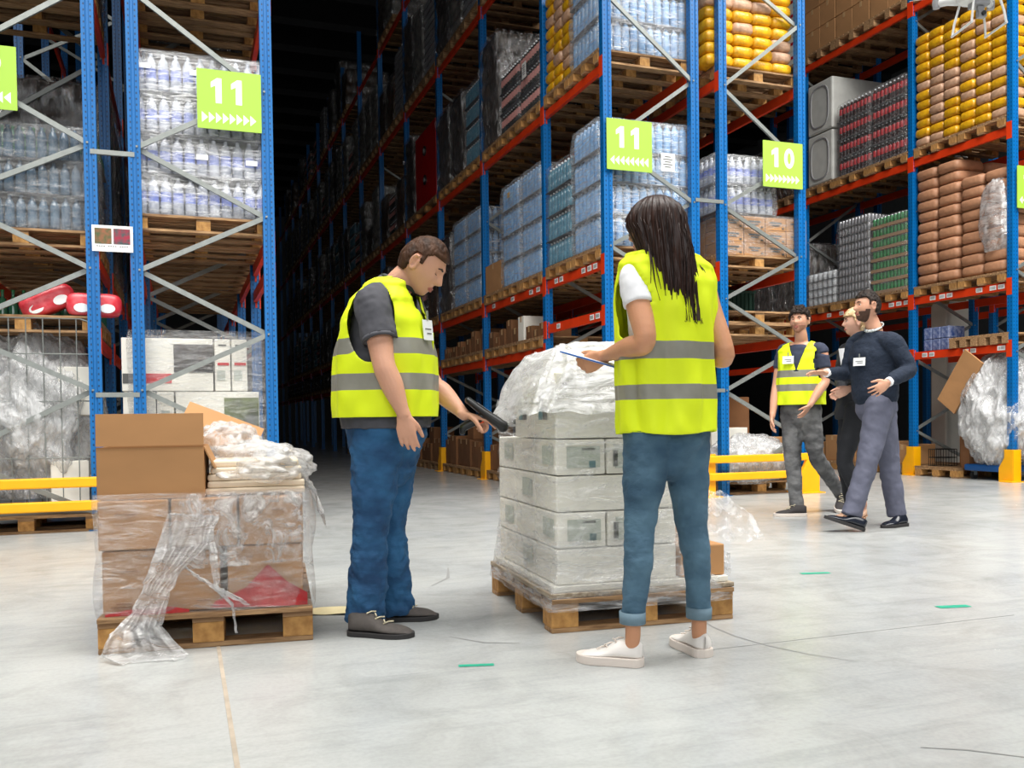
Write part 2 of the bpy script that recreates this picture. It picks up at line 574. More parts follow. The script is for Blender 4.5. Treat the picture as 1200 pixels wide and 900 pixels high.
tape(0.99, 3.14, -0.25, 0.13, 0.03, 'small green tape dash on the floor between the scanning man and the woman')
tape(3.36, 4.23, -0.25, 0.17, 0.045, 'green tape dash on the open floor close to the three walking people')
tape(3.35, 3.24, -0.2, 0.16, 0.05, 'brightest green tape dash, alone on the open floor away from the pallets')
mb = MB()
mb.grid(lambda u, v: V((u * 0.5 - 0.02, (v - 0.5) * 0.15 - 0.2 * u + 0.02 * u * u, 0.004 + 0.03 * math.sin(u * 3.1) * abs(nz3(u * 3, v * 2, 1)))), 20, 6)
tag(mb.build('paper_strip', M['cream_tape'], loc=(0.46, 4.36, 0), smooth=True), 'crumpled cream paper strip on the floor between the brown pallet and the man', 'paper strip')


# ------------------------------------------------------------------ racks
PW = 0.10   # upright width


def post_mesh(h):
    mb = MB()
    a, b, t = 0.05, 0.042, 0.012
    # upright section: web to the front with a shallow channel, lips to the back
    poly = [(-a, -b), (-0.016, -b), (-0.012, -b + 0.010), (0.012, -b + 0.010), (0.016, -b), (a, -b), (a, b), (a - 0.022, b), (a - 0.022, b - t),
            (a - t, b - t), (a - t, -b + t + 0.01), (-a + t, -b + t + 0.01), (-a + t, b - t), (-a + 0.022, b - t), (-a + 0.022, b), (-a, b)]
    mb.prism(poly, 'z', 0, h)
    mb.box((0, 0, 0.004), (0.15, 0.13, 0.008))
    return mb.mesh('upright', M['post'])


POST = {}
ZIG_OUT = [0.65, 1.69, 2.74, 3.85, 5.40, 6.6, 7.9]
ZIG_IN = [0.15, 1.19, 2.22, 3.27, 4.60, 6.0, 7.3]


def frame_braces(root, xo, xi, y, upto=7.0, sp=None):
    """zigzag bracing between the outer upright (aisle side, xo) and the inner one (xi)"""
    s = 1 if xi > xo else -1
    seq = []
    for a, b in zip(ZIG_IN, ZIG_OUT):
        seq += [(xi - s * 0.02, a), (xo + s * 0.02, b)]
    n = 0
    for (x1, z1), (x2, z2) in zip(seq, seq[1:]):
        if z1 > upto:
            break
        off = 0.018 if n % 2 else -0.018
        mb = MB().bar((x1, y + off, z1), (x2, y + off, z2), 0.042, 0.026, up=(0, 1, 0), channel=True)
        b = mb.build('brace', M['zinc'], root)
        n += 1
    bolts = MB()
    for x, z in seq:
        if z < upto:
            bolts.box((x, y - 0.048, z), (0.016, 0.012, 0.016))
    bolts.build('bolt', M['zinc'], root)


def rack(name, label, xa, xb, ys, levels, height=10.6, braced=4, rear=3, face='a', first=None):
    """xa: aisle-side upright x, xb: inner upright x; ys: y of each frame; levels per bay"""
    x0 = (xa + xb) / 2
    root = empty('pallet_rack', (x0, ys[0], 0), 0, label, 'pallet rack')
    pm = POST.setdefault(height, post_mesh(height))
    for i, y in enumerate(ys):
        for x in (xa, xb):
            inst('upright', pm, root, (x - x0, y - ys[0], 0))
        if i < braced:
            mbroot = root
            frame_braces_local(mbroot, xa - x0, xb - x0, y - ys[0], 7.5 if i < 2 else 6)
    for i in range(len(ys) - 1):
        lv = levels(i)
        L_ = ys[i + 1] - ys[i] - 0.08
        yc = (ys[i] + ys[i + 1]) / 2 - ys[0]
        for side, x in (('a', xa), ('b', xb)):
            if side == 'b' and i >= rear:
                continue
            for z in lv:
                inst('beam', beam_mesh(L_, side == ('a'), xa < xb), root, (x - x0, yc, z))
    return root


BM = {}


def beam_mesh(L_, outer, flip):
    k = (round(L_, 3), outer, flip)
    if k in BM:
        return BM[k]
    mb = MB()
    sg = -1 if (outer == flip) else 1      # which x side faces out
    h = 0.11
    # stepped box beam with hooked end connectors
    mb.prism([(-0.022, -h), (0.022, -h), (0.022, 0), (0.0, 0), (0.0, -0.02), (-0.022, -0.02)] if sg < 0 else
             [(0.022, -h), (-0.022, -h), (-0.022, 0), (0.0, 0), (0.0, -0.02), (0.022, -0.02)], 'y', -L_ / 2, L_ / 2)
    for s in (-1, 1):
        mb.box((sg * 0.046, s * (L_ / 2 + 0.03), -0.07), (0.012, 0.085, 0.22))
        mb.box((sg * 0.02, s * (L_ / 2 + 0.005), -0.07), (0.05, 0.008, 0.2))
    BM[k] = mb.mesh('beam', M['beam'])
    return BM[k]


def frame_braces_local(root, xo, xi, y, upto):
    frame_braces(root, xo, xi, y, upto)


def row_spacer(root, x1, x2, y, zs):
    o = root.location
    for z in zs:
        MB().bar((x1 - o.x, y - o.y - 0.03, z), (x2 - o.x, y - o.y - 0.03, z), 0.04, 0.03, up=(0, 1, 0), channel=True).build('row_spacer', M['zinc'], root)


AX, AX2, BX2, BX = 4.31, 5.38, 5.74, 6.80
LX, LX2, KX2, KX = 0.76, -0.345, -0.69, -1.80
CX, CX2 = 10.10, 11.25
YE, YL, YC = 8.80, 8.45, 8.80
BAY0, BAY = 1.69, 2.44


def frames(y0, n):
    return [y0] + [y0 + BAY0 + BAY * k for k in range(n)]


YA, YB, YCs, YLs = frames(YE, 15), frames(YE, 4), frames(YC, 3), frames(YL, 5)
LV0, LV1 = [2.07, 2.62, 4.72, 7.02, 9.2], [1.80, 2.60, 4.72, 7.02, 9.2]
rA = rack('A', 'tall blue and orange pallet rack running down the dark aisle behind the man and woman', AX, AX2, YA, lambda i: LV0 if i == 0 else LV1, braced=6, rear=2)
rB = rack('B', 'pallet rack with the lime 10 sign, behind the walking man in the yellow vest', BX, BX2, YB, lambda i: [1.82, 2.60, 4.72, 7.02], 9.0, braced=3, rear=4)
rC = rack('C', 'blue and orange pallet rack stacked with brown sacks and yellow packs beyond the walking people', CX, CX2, YCs, lambda i: [1.80, 2.60, 4.60, 6.84], 9.0, braced=3, rear=3)
rL = rack('L', 'pallet rack with lime 11 sign, bottled water and screen boxes behind the brown pallet', LX, LX2, YLs, lambda i: [2.30, 2.58, 4.72, 7.02] if i == 0 else LV1[:4], 9.0, braced=4, rear=4)
rK = rack('K', 'pallet rack with teal water stacks and a wire cage, at the frame edge', KX, KX2, YLs, lambda i: [1.68, 2.40, 4.72, 7.02], 9.0, braced=4, rear=4)
rD = rack('D', 'pallet rack back to back with the brown sack rack, only its end upright seen', 12.75, 11.65, YCs, lambda i: [2.60, 4.60, 6.84], 9.0, braced=2, rear=1)
row_spacer(rA, AX2, BX2, YE, (1.19, 3.30, 5.6))
row_spacer(rL, KX2, LX2, YL, (1.15, 3.20, 5.6))
row_spacer(rC, CX2, 11.65, YC, (1.15, 3.20, 5.6))


def beam_labels(root, x, items):
    o = root.location
    for y, z, w in items:
        MB().box((0, 0, 0), (0.004, w, 0.06)).build('barcode_label', M['paper'], root, loc=(x - o.x, y - o.y, z - 0.055))
        d = MB()
        for k in range(5):
            d.box((0, w * (-0.32 + 0.16 * k), 0), (0.002, w * 0.06, 0.036))
        d.build('barcode', M['print_dark'], root, loc=(x - o.x - 0.003, y - o.y, z - 0.055))


beam_labels(rA, AX - 0.026, [(9.05, 2.62, .1), (9.2, 2.62, .1), (9.36, 2.62, .1), (10.0, 2.62, .1), (10.15, 2.62, .1), (9.0, 2.07, .1), (9.15, 2.07, .1), (10.1, 2.07, .1), (10.75, 2.6, .12), (11.0, 2.6, .12), (11.7, 2.6, .12), (12.5, 2.6, .12)])
beam_labels(rC, CX - 0.026, [(8.95, 2.6, .1), (9.08, 2.6, .1), (9.3, 2.6, .1), (9.8, 2.6, .1), (9.93, 2.6, .1), (10.1, 2.6, .1), (8.95, 1.8, .12), (9.4, 1.8, .09), (9.52, 1.8, .09), (10.12, 1.8, .09), (10.25, 1.8, .09),
                             (10.6, 2.6, .1), (10.75, 2.6, .1), (10.9, 2.6, .1), (11.2, 2.6, .1), (12.0, 2.6, .1), (12.3, 2.6, .1)])


# foot guards
def foot_guard(x, y, sgn, h, label, wedge=True):
    mb = MB()
    t = 0.012
    w = 0.13
    mb.box((sgn * -0.07, 0, h / 2), (t, w, h))
    mb.box((sgn * -0.005, -0.07, h / 2), (0.13, t, h))
    if wedge:
        mb.prism([(-0.065, 0.0), (0.15, 0.0), (0.15, h * 0.42), (0.0, h), (-0.065, h)], 'x', sgn * -0.07 - t / 2 + sgn * 0.002, sgn * -0.07 + t / 2 + sgn * 0.002)
    mb.box((sgn * -0.06, -0.03, 0.006), (0.2, 0.2, 0.012))
    o = mb.build('post_guard', M['guard'], loc=(x, y, 0), bevel=0.003)
    return tag(o, label, 'post guard', 'yellow post guards at the rack feet')


foot_guard(AX, YA[2], 1, 0.42, 'yellow steel guard on the second post foot of the dark aisle, beside the scanner')
foot_guard(AX, YA[3], 1, 0.42, 'yellow steel guard on the post foot seen beside the man’s hip')
foot_guard(CX, YCs[1], 1, 0.42, 'yellow wedge guard beside the empty floor pallet, behind the navy sweater man')
foot_guard(CX, YC, 1, 0.42, 'yellow guard at the post foot beside the film heap')
o = MB().box((0.06, 0, 0.27), (0.13, 0.14, 0.54)).box((0.06, 0, 0.006), (0.2, 0.2, 0.012)).build('bollard', M['guard'], loc=(10.18, 8.6, 0), bevel=0.01)
tag(o, 'taller square yellow bollard at the photo edge beside the guarded post', 'bollard')


def guard_rail(x0, x1, y, label, end=True):
    root = empty('guard_rail', ((x0 + x1) / 2, y, 0), 0, label, 'guard rail')
    L_ = x1 - x0
    for z in (0.225, 0.42):
        MB().box((0, 0, 0), (L_, 0.05, 0.085)).build('rail', M['guard'], root, loc=(0, 0, z), bevel=0.012)
    if end:
        for s, xx in ((1, L_ / 2),):
            mb = MB()
            mb.prism([(-0.12, 0), (0.13, 0), (0.13, 0.50), (0.02, 0.50), (-0.12, 0.22)], 'y', -0.035, 0.02)
            mb.box((0.11, 0.09, 0.25), (0.04, 0.24, 0.5))
            mb.box((0, 0.06, 0.006), (0.34, 0.3, 0.012))
            mb.build('end_bracket', M['guard'], root, loc=(xx, 0, 0), bevel=0.003)
    mb = MB()
    mb.box((0, 0.04, 0.24), (0.1, 0.03, 0.48)).box((0, 0.05, 0.006), (0.2, 0.2, 0.012))
    mb.build('end_bracket', M['guard'], root, loc=(-L_ / 2 + 0.06, 0, 0), bevel=0.003)
    return root


guard_rail(5.46, 6.80, YE - 0.13, 'yellow two-bar guard rail behind the woman, ending at a tall corner bracket')
guard_rail(-2.3, 0.78, YL - 0.15, 'yellow two-bar guard rail along the rack end behind the brown carton pallet')


# ------------------------------------------------------------------ signs
def digit_poly(ch):
    if ch == '1':
        return [[(0.30, 0), (0.62, 0), (0.62, 1), (0.40, 1), (0.05, 0.84), (0.05, 0.62), (0.30, 0.70)]], []
    if ch == '0':
        return None, None


def sign(x, y, z, w, h, text, arrow, label, rz=0.0):
    root = empty('aisle_sign', (x, y, z), rz, label, 'aisle sign', 'lime green aisle number signs')
    MB().box((w / 2, 0, h / 2), (w, 0.008, h)).build('board', M['sign'], root)
    yy = -0.0055
    ch = h * 0.42
    cw = ch * 0.74
    x0 = w / 2 - cw * len(text) / 2 + 0.01
    for i, c in enumerate(text):
        mb = MB()
        cx = x0 + i * cw * 1.06 - 0.01
        if c == '1':
            poly = [(0.28, 0), (0.60, 0), (0.60, 1), (0.36, 1), (0.04, 0.82), (0.04, 0.60), (0.28, 0.70)]
            mb.prism([(cx + u * cw, h * 0.44 + v * ch) for u, v in poly], 'y', yy, yy + 0.002)
        elif c == '0':
            n = 28
            A = [(cx + cw * (0.46 + 0.42 * math.cos(t * 2 * math.pi / n)), h * 0.44 + ch * (0.5 + 0.52 * math.sin(t * 2 * math.pi / n))) for t in range(n)]
            B_ = [(cx + cw * (0.46 + 0.15 * math.cos(t * 2 * math.pi / n)), h * 0.44 + ch * (0.5 + 0.30 * math.sin(t * 2 * math.pi / n))) for t in range(n)]
            for k in range(n):
                k2 = (k + 1) % n
                mb.prism([A[k], A[k2], B_[k2], B_[k]], 'y', yy, yy + 0.002)
        elif c == '2':
            arc = [(0.46 + 0.36 * math.cos(a), 0.68 + 0.26 * math.sin(a)) for a in [math.pi * (1.0 - 0.13 * k) for k in range(11)]]
            path = arc + [(0.16, 0.10)]
            for (a, b), (c2, d2) in zip(path, path[1:]):
                p, q = V((a, b)), V((c2, d2))
                t = (q - p).normalized()
                nrm = V((-t.y, t.x)) * 0.12
                t = t * 0.04
                mb.prism([(cx + cw * u.x, h * 0.44 + ch * u.y) for u in (p - nrm - t, q - nrm + t, q + nrm + t, p + nrm - t)], 'y', yy, yy + 0.002)
            mb.prism([(cx + cw * u, h * 0.44 + ch * v) for u, v in ((0.06, 0), (0.86, 0), (0.86, 0.2), (0.06, 0.2))], 'y', yy - 0.0005, yy + 0.002)
        mb.build('digit', M['sign_ink'], root)
    mb = MB()
    n = 8
    aw = w * 0.86 / n
    for k in range(n):
        ax = w * 0.07 + k * aw
        p = [(ax, h * 0.1), (ax + aw * 0.86, h * 0.19), (ax, h * 0.28)] if arrow > 0 else [(ax + aw * 0.86, h * 0.1), (ax, h * 0.19), (ax + aw * 0.86, h * 0.28)]
        mb.prism(p, 'y', yy, yy + 0.002)
    mb.build('arrow_row', M['sign_ink'], root)
    return root


sign(0.17, YL - 0.075, 3.47, 0.54, 0.515, '11', 1, 'lime sign 11 with right-pointing arrows, above the brown pallet')
sign(AX - 0.03, YE - 0.075, 3.54, 0.54, 0.54, '11', -1, 'lime sign 11 with left-pointing arrows, above the woman’s head')
sign(6.24, YE - 0.075, 3.505, 0.54, 0.52, '10', 1, 'lime sign 10 with right-pointing arrows on the middle rack')
sign(CX - 0.01, YC - 0.075, 3.52, 0.54, 0.54, '10', -1, 'lime sign cut off by the photo edge beside the yellow packs')
sign(-1.76, YL - 0.075, 3.47, 0.54, 0.515, '12', -1, 'lime sign cut off by the photo edge above the teal water')
r = empty('notice_card', (-0.53, YL - 0.065, 2.36), 0, 'white card with two small pictures fixed across the two blue uprights', 'notice card')
MB().box((0, 0, 0.11), (0.32, 0.004, 0.22)).build('card', M['paper'], r)
M['pic_a'] = mat('card_picture_warm', (150, 90, 60), 0.5, rgb2=(60, 90, 50), vscale=22)
M['pic_b'] = mat('card_picture_mixed', (160, 30, 60), 0.5, rgb2=(40, 80, 80), vscale=22)
MB().box((-0.073, -0.003, 0.13), (0.13, 0.003, 0.13)).build('picture', M['pic_a'], r)
MB().box((0.073, -0.003, 0.13), (0.13, 0.003, 0.13)).build('picture', M['pic_b'], r)
tx = MB()
for i in range(14):
    if i % 5 != 4:
        tx.box((-0.12 + i * 0.018, -0.003, 0.045), (0.011, 0.002, 0.006))
tx.build('caption', M['print_dark'], r)

# ------------------------------------------------------------------ pallets
def pallet_meshes(w, d):
    """w across x, d across y; deck boards run along x, stringers along y... block pallet"""
    g = {}
    mb = MB()
    n = 7
    bw = d / n * 0.74
    for i in range(n):
        y = -d / 2 + bw / 2 + i * (d - bw) / (n - 1)
        mb.box((0, y, 0.133), (w, bw * (1.25 if i in (0, 3, 6) else 1), 0.02))
    g['deck'] = mb.mesh('deck', M['wood'])
    mb = MB()
    for x in (-w / 2 + 0.06, 0, w / 2 - 0.06):
        mb.box((x, 0, 0.112), (0.12, d, 0.02))
    g['stringer'] = MB().box((0, 0, 0.112), (0.12, d, 0.02)).mesh('stringer', M['wood'])
    g['block'] = MB().box((0, 0, 0.061), (0.12, 0.12, 0.08)).mesh('block', M['block'])
    g['bottom_board'] = MB().box((0, 0, 0.0105), (w, 0.1, 0.021)).mesh('bottom_board', M['wood'])
    allm = MB()
    for i in range(n):
        y = -d / 2 + bw / 2 + i * (d - bw) / (n - 1)
        allm.box((0, y, 0.133), (w, bw * (1.25 if i in (0, 3, 6) else 1), 0.02))
    for x in (-w / 2 + 0.06, 0, w / 2 - 0.06):
        allm.box((x, 0, 0.112), (0.12, d, 0.02))
        for y in (-d / 2 + 0.05, 0, d / 2 - 0.05):
            allm.box((x, y, 0.061), (0.12, 0.1, 0.08))
    for y in (-d / 2 + 0.05, 0, d / 2 - 0.05):
        allm.box((0, y, 0.0105), (w, 0.1, 0.021))
    g['all'] = allm.mesh('pallet', M['wood'])
    g['w'], g['d'] = w, d
    return g


PG = {}


def pallet(x, y, z, label, w=1.14, d=0.76, parts=True, rz=0.0, group=None, name='pallet', bev=0.0):
    k = (w, d)
    if k not in PG:
        PG[k] = pallet_meshes(w, d)
    g = PG[k]
    if not parts:
        o = inst(name, g['all'], None, (x, y, z), (0, 0, rz))
        return tag(o, label, 'pallet', group)
    root = empty(name, (x, y, z), rz, label, 'pallet', group)
    inst('deck', g['deck'], root, bevel=bev)
    for bx in (-w / 2 + 0.06, 0, w / 2 - 0.06):
        inst('stringer', g['stringer'], root, (bx, 0, 0))
    for bx in (-w / 2 + 0.06, 0, w / 2 - 0.06):
        for by in (-d / 2 + 0.06, 0, d / 2 - 0.06):
            inst('block', g['block'], root, (bx, by, 0), bevel=bev)
    for by in (-d / 2 + 0.05, 0, d / 2 - 0.05):
        inst('bottom_board', g['bottom_board'], root, (0, by, 0), bevel=bev)
    return root


# ------------------------------------------------------------------ load meshes
BOTTLE = {
    'water': ([(.80, 0), (.97, .03), (.97, .30), (.93, .32), (.93, .55), (.97, .57), (.95, .66), (.66, .82), (.34, .88), (.36, .89), (.36, .96), (.30, .97)], [0, 0, 0, 1, 1, 0, 0, 0, 0, 2, 2]),
    'big': ([(.80, 0), (.98, .03), (.90, .2), (.98, .35), (.98, .62), (.9, .7), (.98, .78), (.62, .9), (.40, .93), (.40, .985), (.34, .99)], [0, 0, 0, 0, 0, 0, 0, 0, 2, 2]),
    'cola': ([(.78, 0), (.96, .04), (.84, .2), (.90, .34), (.95, .36), (.95, .62), (.85, .7), (.50, .85), (.34, .90), (.38, .91), (.38, .97), (.32, .98)], [0, 0, 0, 0, 1, 1, 0, 0, 0, 2, 2]),
    'can': ([(.80, 0), (.96, .06), (.96, .88), (.80, .97), (.80, .99)], [0, 1, 0, 3]),
    'glass': ([(.95, 0), (.97, .02), (.97, .5), (.60, .68), (.34, .78), (.30, .94), (.36, .95), (.36, 1.0)], [0, 0, 0, 0, 0, 2, 2]),
}


def bottle_layer(kind, w, d, h, r, mats, key, base=0.0):
    prof, mis = BOTTLE[kind]
    prof = [(a * r, b * (h - base)) for a, b in prof]
    nx, ny = max(2, int(w / (2 * r))), max(2, int(d / (2 * r)))
    mb = MB()
    for i in range(nx):
        for j in range(ny):
            edge = i == 0 or j == 0 or j == ny - 1 or i == nx - 1
            if not edge:
                continue
            x = -w / 2 + (i + 0.5) * w / nx
            y = -d / 2 + (j + 0.5) * d / ny
            mb.lathe([(a, b + base) for a, b in prof], (x, y, 0), n=8, mis=mis)
    return mb.mesh('bottle_layer', mats, smooth=True)


def shell_mesh(w, d, h, layers, amp, mname, seed=0, name='wrap', bulge=0.012, top=True, n=48, rows=None):
    """film around a load: rounded rectangle, pulled in between the layers, uneven"""
    mb = MB()
    rows = rows or max(10, layers * 6)

    def outline(u):
        t = u * 4
        k = int(t) % 4
        q = t - int(t)
        c = [(-1, -1), (1, -1), (1, 1), (-1, 1), (-1, -1)]
        x = c[k][0] + (c[k + 1][0] - c[k][0]) * q
        y = c[k][1] + (c[k + 1][1] - c[k][1]) * q
        f = 1 - 0.018 * (abs(x) ** 12 * abs(y) ** 12)
        return x * f, y * f

    def fn(u, v):
        x, y = outline(u)
        lay = abs(math.sin(math.pi * v * layers)) ** 0.5
        off = bulge * (lay - 0.4) + amp * nz3(x * 2.5 + seed, y * 2.5, v * h * 6)
        tw = 0.006 * math.sin(seed + v * 9)
        return V((x * (w / 2 + off) + tw, y * (d / 2 + off), v * h + amp * 0.5 * nz3(x * 3, y * 3 + seed, 2) * (1 if v > 0.98 else 0)))
    mb.grid(fn, n, rows, closed=True)
    if top:
        def tp(u, v):
            x, y = u * 2 - 1, v * 2 - 1
            f = 1 - 0.018 * (abs(x) ** 12 * abs(y) ** 12)
            return V((x * f * w / 2, y * f * d / 2, h + 0.004 + amp * nz3(x * 4, y * 4, seed)))
        mb.grid(tp, 14, 12)
    return mb.mesh(name, M[mname], smooth=True)


PROTO = {}


def load_proto(key):
    """list of (part name, mesh, z) for a wrapped pallet load"""
    if key in PROTO:
        return PROTO[key]
    P = []
    w, d = 1.10, 0.72

    def layers(kind, n, h, r, mats, tray='tray_grey', thick=0.008, ww=w, dd=d, pname='bottle_layer', base=0.0):
        lm = bottle_layer(kind, ww, dd, h - thick, r, [M[m] for m in mats], key, base)
        tm = MB().box((0, 0, thick / 2), (ww + 0.02, dd + 0.02, thick)).mesh('slip_sheet', M[tray])
        core = MB().box((0, 0, h * 0.42), (ww - 2.4 * r, dd - 2.4 * r, h * 0.8)).mesh('inner_core', M['tray_grey' if mats[0] != 'cola' else 'dark_tray'])
        for k in range(n):
            P.append(('slip_sheet', tm, k * h))
            P.append((pname, lm, k * h + thick))
        return n * h
    if key == 'blue4':
        H = layers('big', 4, 0.345, 0.046, ['blue_bottle', 'label_blue', 'cap_blue'], 'tray_grey')
        P.append(('wrap', shell_mesh(w + 0.03, d + 0.03, H, 4, 0.010, 'film_mid', 3, bulge=0.018), 0))
    elif key == 'blue3':
        H = layers('big', 3, 0.34, 0.046, ['blue_bottle', 'label_blue', 'cap_white'], 'tray_grey')
        P.append(('wrap', shell_mesh(w + 0.03, d + 0.03, H, 3, 0.008, 'film_load', 5), 0))
    elif key == 'teal4':
        H = layers('water', 4, 0.30, 0.042, ['teal_bottle', 'teal_bottle', 'cap_white'], 'dark_tray')
        P.append(('wrap', shell_mesh(w + 0.03, d + 0.03, H, 4, 0.008, 'film_load', 7), 0))
    elif key == 'teal3':
        H = layers('water', 3, 0.29, 0.042, ['slate_bottle', 'slate_bottle', 'slate_bottle'], 'dark_tray')
        P.append(('wrap', shell_mesh(w + 0.05, d + 0.04, H, 3, 0.012, 'film', 9), 0))
    elif key == 'clear4':
        H = layers('water', 4, 0.355, 0.049, ['clear_bottle', 'label_blue', 'clear_bottle'], 'tray_grey', ww=1.12)
        P.append(('wrap', shell_mesh(1.16, d + 0.05, H, 4, 0.016, 'film_mid', 12, bulge=0.02), 0))
    elif key == 'clear2':
        H = layers('water', 2, 0.33, 0.046, ['clear_bottle', 'label_blue', 'cap_white'], 'tray_grey', ww=0.80)
        P.append(('wrap', shell_mesh(0.84, d + 0.03, H, 2, 0.012, 'film_mid', 14), 0))
    elif key == 'cola4':
        H = layers('cola', 4, 0.29, 0.040, ['cola', 'label_red', 'cap_white'], 'tray_grey')
        P.append(('wrap', shell_mesh(w + 0.03, d + 0.03, H, 4, 0.008, 'film_load', 17), 0))
    elif key == 'dark3':
        H = layers('cola', 3, 0.28, 0.040, ['dark_bottle', 'label_pink', 'cap_white'], 'dark_tray')
        P.append(('wrap', shell_mesh(w + 0.03, d + 0.03, H, 3, 0.02, 'film_load', 19), 0))
    elif key == 'dark2':
        H = layers('cola', 2, 0.28, 0.040, ['dark_bottle', 'label_pink', 'green_bottle'], 'dark_tray')
        P.append(('wrap', shell_mesh(w + 0.03, d + 0.03, H, 2, 0.02, 'film_load', 20), 0))
    elif key == 'green_glass1':
        H = layers('glass', 1, 0.29, 0.042, ['green_bottle', 'green_bottle', 'can_green'], 'tray')
    elif key == 'cans_silver':
        H = layers('can', 10, 0.128, 0.034, ['can_silver', 'can_silver', 'can_silver', 'can_silver'], 'tray_grey', 0.01, pname='can_layer')
        P.append(('wrap', shell_mesh(w + 0.03, d + 0.03, H, 5, 0.008, 'film_load', 23), 0))
    elif key == 'cans_green':
        H = layers('can', 7, 0.166, 0.034, ['can_silver', 'can_green', 'can_silver', 'can_silver'], 'tray', 0.045, pname='can_layer')
        P.append(('wrap', shell_mesh(w + 0.03, d + 0.03, H, 7, 0.006, 'film_load', 25), 0))
    elif key == 'rolls':
        H = layers('can', 4, 0.14, 0.06, ['cap_white', 'cap_white', 'cap_white', 'cap_white'], 'tray_grey', 0.004, pname='roll_layer')
        P.append(('wrap', shell_mesh(w + 0.03, d + 0.03, H, 4, 0.012, 'film', 27), 0))
    elif key in ('goodsA', 'goodsB', 'goodsC', 'goodsD', 'goodsE'):
        i = 'ABCDE'.index(key[-1])
        H = [1.25, 1.5, 0.95, 1.35, 0.6][i]
        m = ['goods_dark', 'goods_dark', 'goods_brown', 'goods_white', 'goods_brown'][i]
        P.append(('stack', shell_mesh(w, d, H, [4, 6, 3, 7, 3][i], 0.03, m, 30 + i, bulge=0.025), 0))
        P.append(('wrap', shell_mesh(w + 0.07, d + 0.07, H + 0.02, [4, 6, 3, 7, 3][i], 0.035, 'film_glint', 40 + i, bulge=0.03), 0))
    PROTO[key] = P
    return P


CAT = {'blue4': ('water_bottle_load', 'bottle load'), 'blue3': ('water_bottle_load', 'bottle load'), 'teal4': ('water_bottle_load', 'bottle load'), 'teal3': ('water_bottle_load', 'bottle load'),
       'clear4': ('water_bottle_load', 'bottle load'), 'clear2': ('water_bottle_load', 'bottle load'), 'cola4': ('soda_bottle_load', 'bottle load'), 'dark3': ('soda_bottle_load', 'bottle load'), 'dark2': ('soda_bottle_load', 'bottle load'),
       'green_glass1': ('glass_bottle_load', 'bottle load'), 'cans_silver': ('can_load', 'can load'), 'cans_green': ('can_load', 'can load'), 'rolls': ('paper_roll_load', 'roll load'),
       'goodsA': ('wrapped_goods', 'wrapped load'), 'goodsB': ('wrapped_goods', 'wrapped load'), 'goodsC': ('wrapped_goods', 'wrapped load'), 'goodsD': ('wrapped_goods', 'wrapped load'), 'goodsE': ('wrapped_goods', 'wrapped load')}


def load(key, x, y, z, label, group=None, rz=0.0, sc=1.0):
    nm, ct = CAT[key]
    root = empty(nm, (x, y, z), rz, label, ct, group)
    if sc != 1.0:
        root.scale = (1, 1, sc)
    for n, me, zz in load_proto(key):
        inst(n, me, root, (0, 0, zz))
    return root


def paper_label(root, x, y, z, face, w=0.12, h=0.16):
    """printed sheet stuck on a load; face 'x' looks to -x, 'y' looks to -y"""
    mb = MB()
    mb.box((0, 0, 0), (0.003, w, h) if face == 'x' else (w, 0.003, h))
    o = mb.build('printed_sheet', M['paper'], root, loc=(x, y, z))
    tb = MB()
    for k in range(5):
        ww = w * (0.7 if k % 2 else 0.45)
        tb.box((-0.003, 0, h * (0.3 - k * 0.14)) if face == 'x' else (0, -0.003, h * (0.3 - k * 0.14)), (0.002, ww, h * 0.05) if face == 'x' else (ww, 0.002, h * 0.05))
    t = tb.build('print', M['print_dark'], o)
    return o


# ------------------------------------------------------------------ sacks and packs (single things)
def pillow(w, d, h, ex=0.36, seed=0, name='bag', m='bag_brown', nu=20, nv=12, amp=0.012):
    mb = MB()

    def fn(u, v):
        a, b = u * 2 * math.pi, (v - 0.5) * math.pi
        sg = lambda t, e: math.copysign(abs(t) ** e, t)
        cx, sx = math.cos(a), math.sin(a)
        cb, sb = math.cos(b), math.sin(b)
        p = V((sg(cx, ex) * sg(cb, 0.38) * w / 2, sg(sx, ex) * sg(cb, 0.38) * d / 2, sg(sb, 0.62) * h / 2 + h / 2))
        n = nz3(p.x * 9 + seed, p.y * 9, p.z * 9)
        return p + V((math.copysign(n * amp, p.x), math.copysign(n * amp, p.y), n * amp * 0.6))
    mb.grid(fn, nu, nv, closed=True)
    return mb.mesh(name, M[m], smooth=True)


BAGM = [pillow(0.54, 0.385, 0.165, seed=s) for s in range(3)]
PKY = [pillow(0.37, 0.255, 0.135, 0.3, seed=s, m='pack_yellow', name='pack', amp=0.006) for s in range(2)]
PKT = [pillow(0.37, 0.255, 0.135, 0.3, seed=s + 5, m='pack_tan', name='pack', amp=0.006) for s in range(2)]
PKY2 = [pillow(0.27, 0.38, 0.135, 0.3, seed=s, m='pack_yellow', name='pack', amp=0.006) for s in range(2)]
PKT2 = [pillow(0.27, 0.38, 0.135, 0.3, seed=s + 5, m='pack_tan', name='pack', amp=0.006) for s in range(2)]


def lay_word(k, n):
    if k == 0:
        return 'bottom'
    if k == n - 1:
        return 'top'
    return ORD[k]


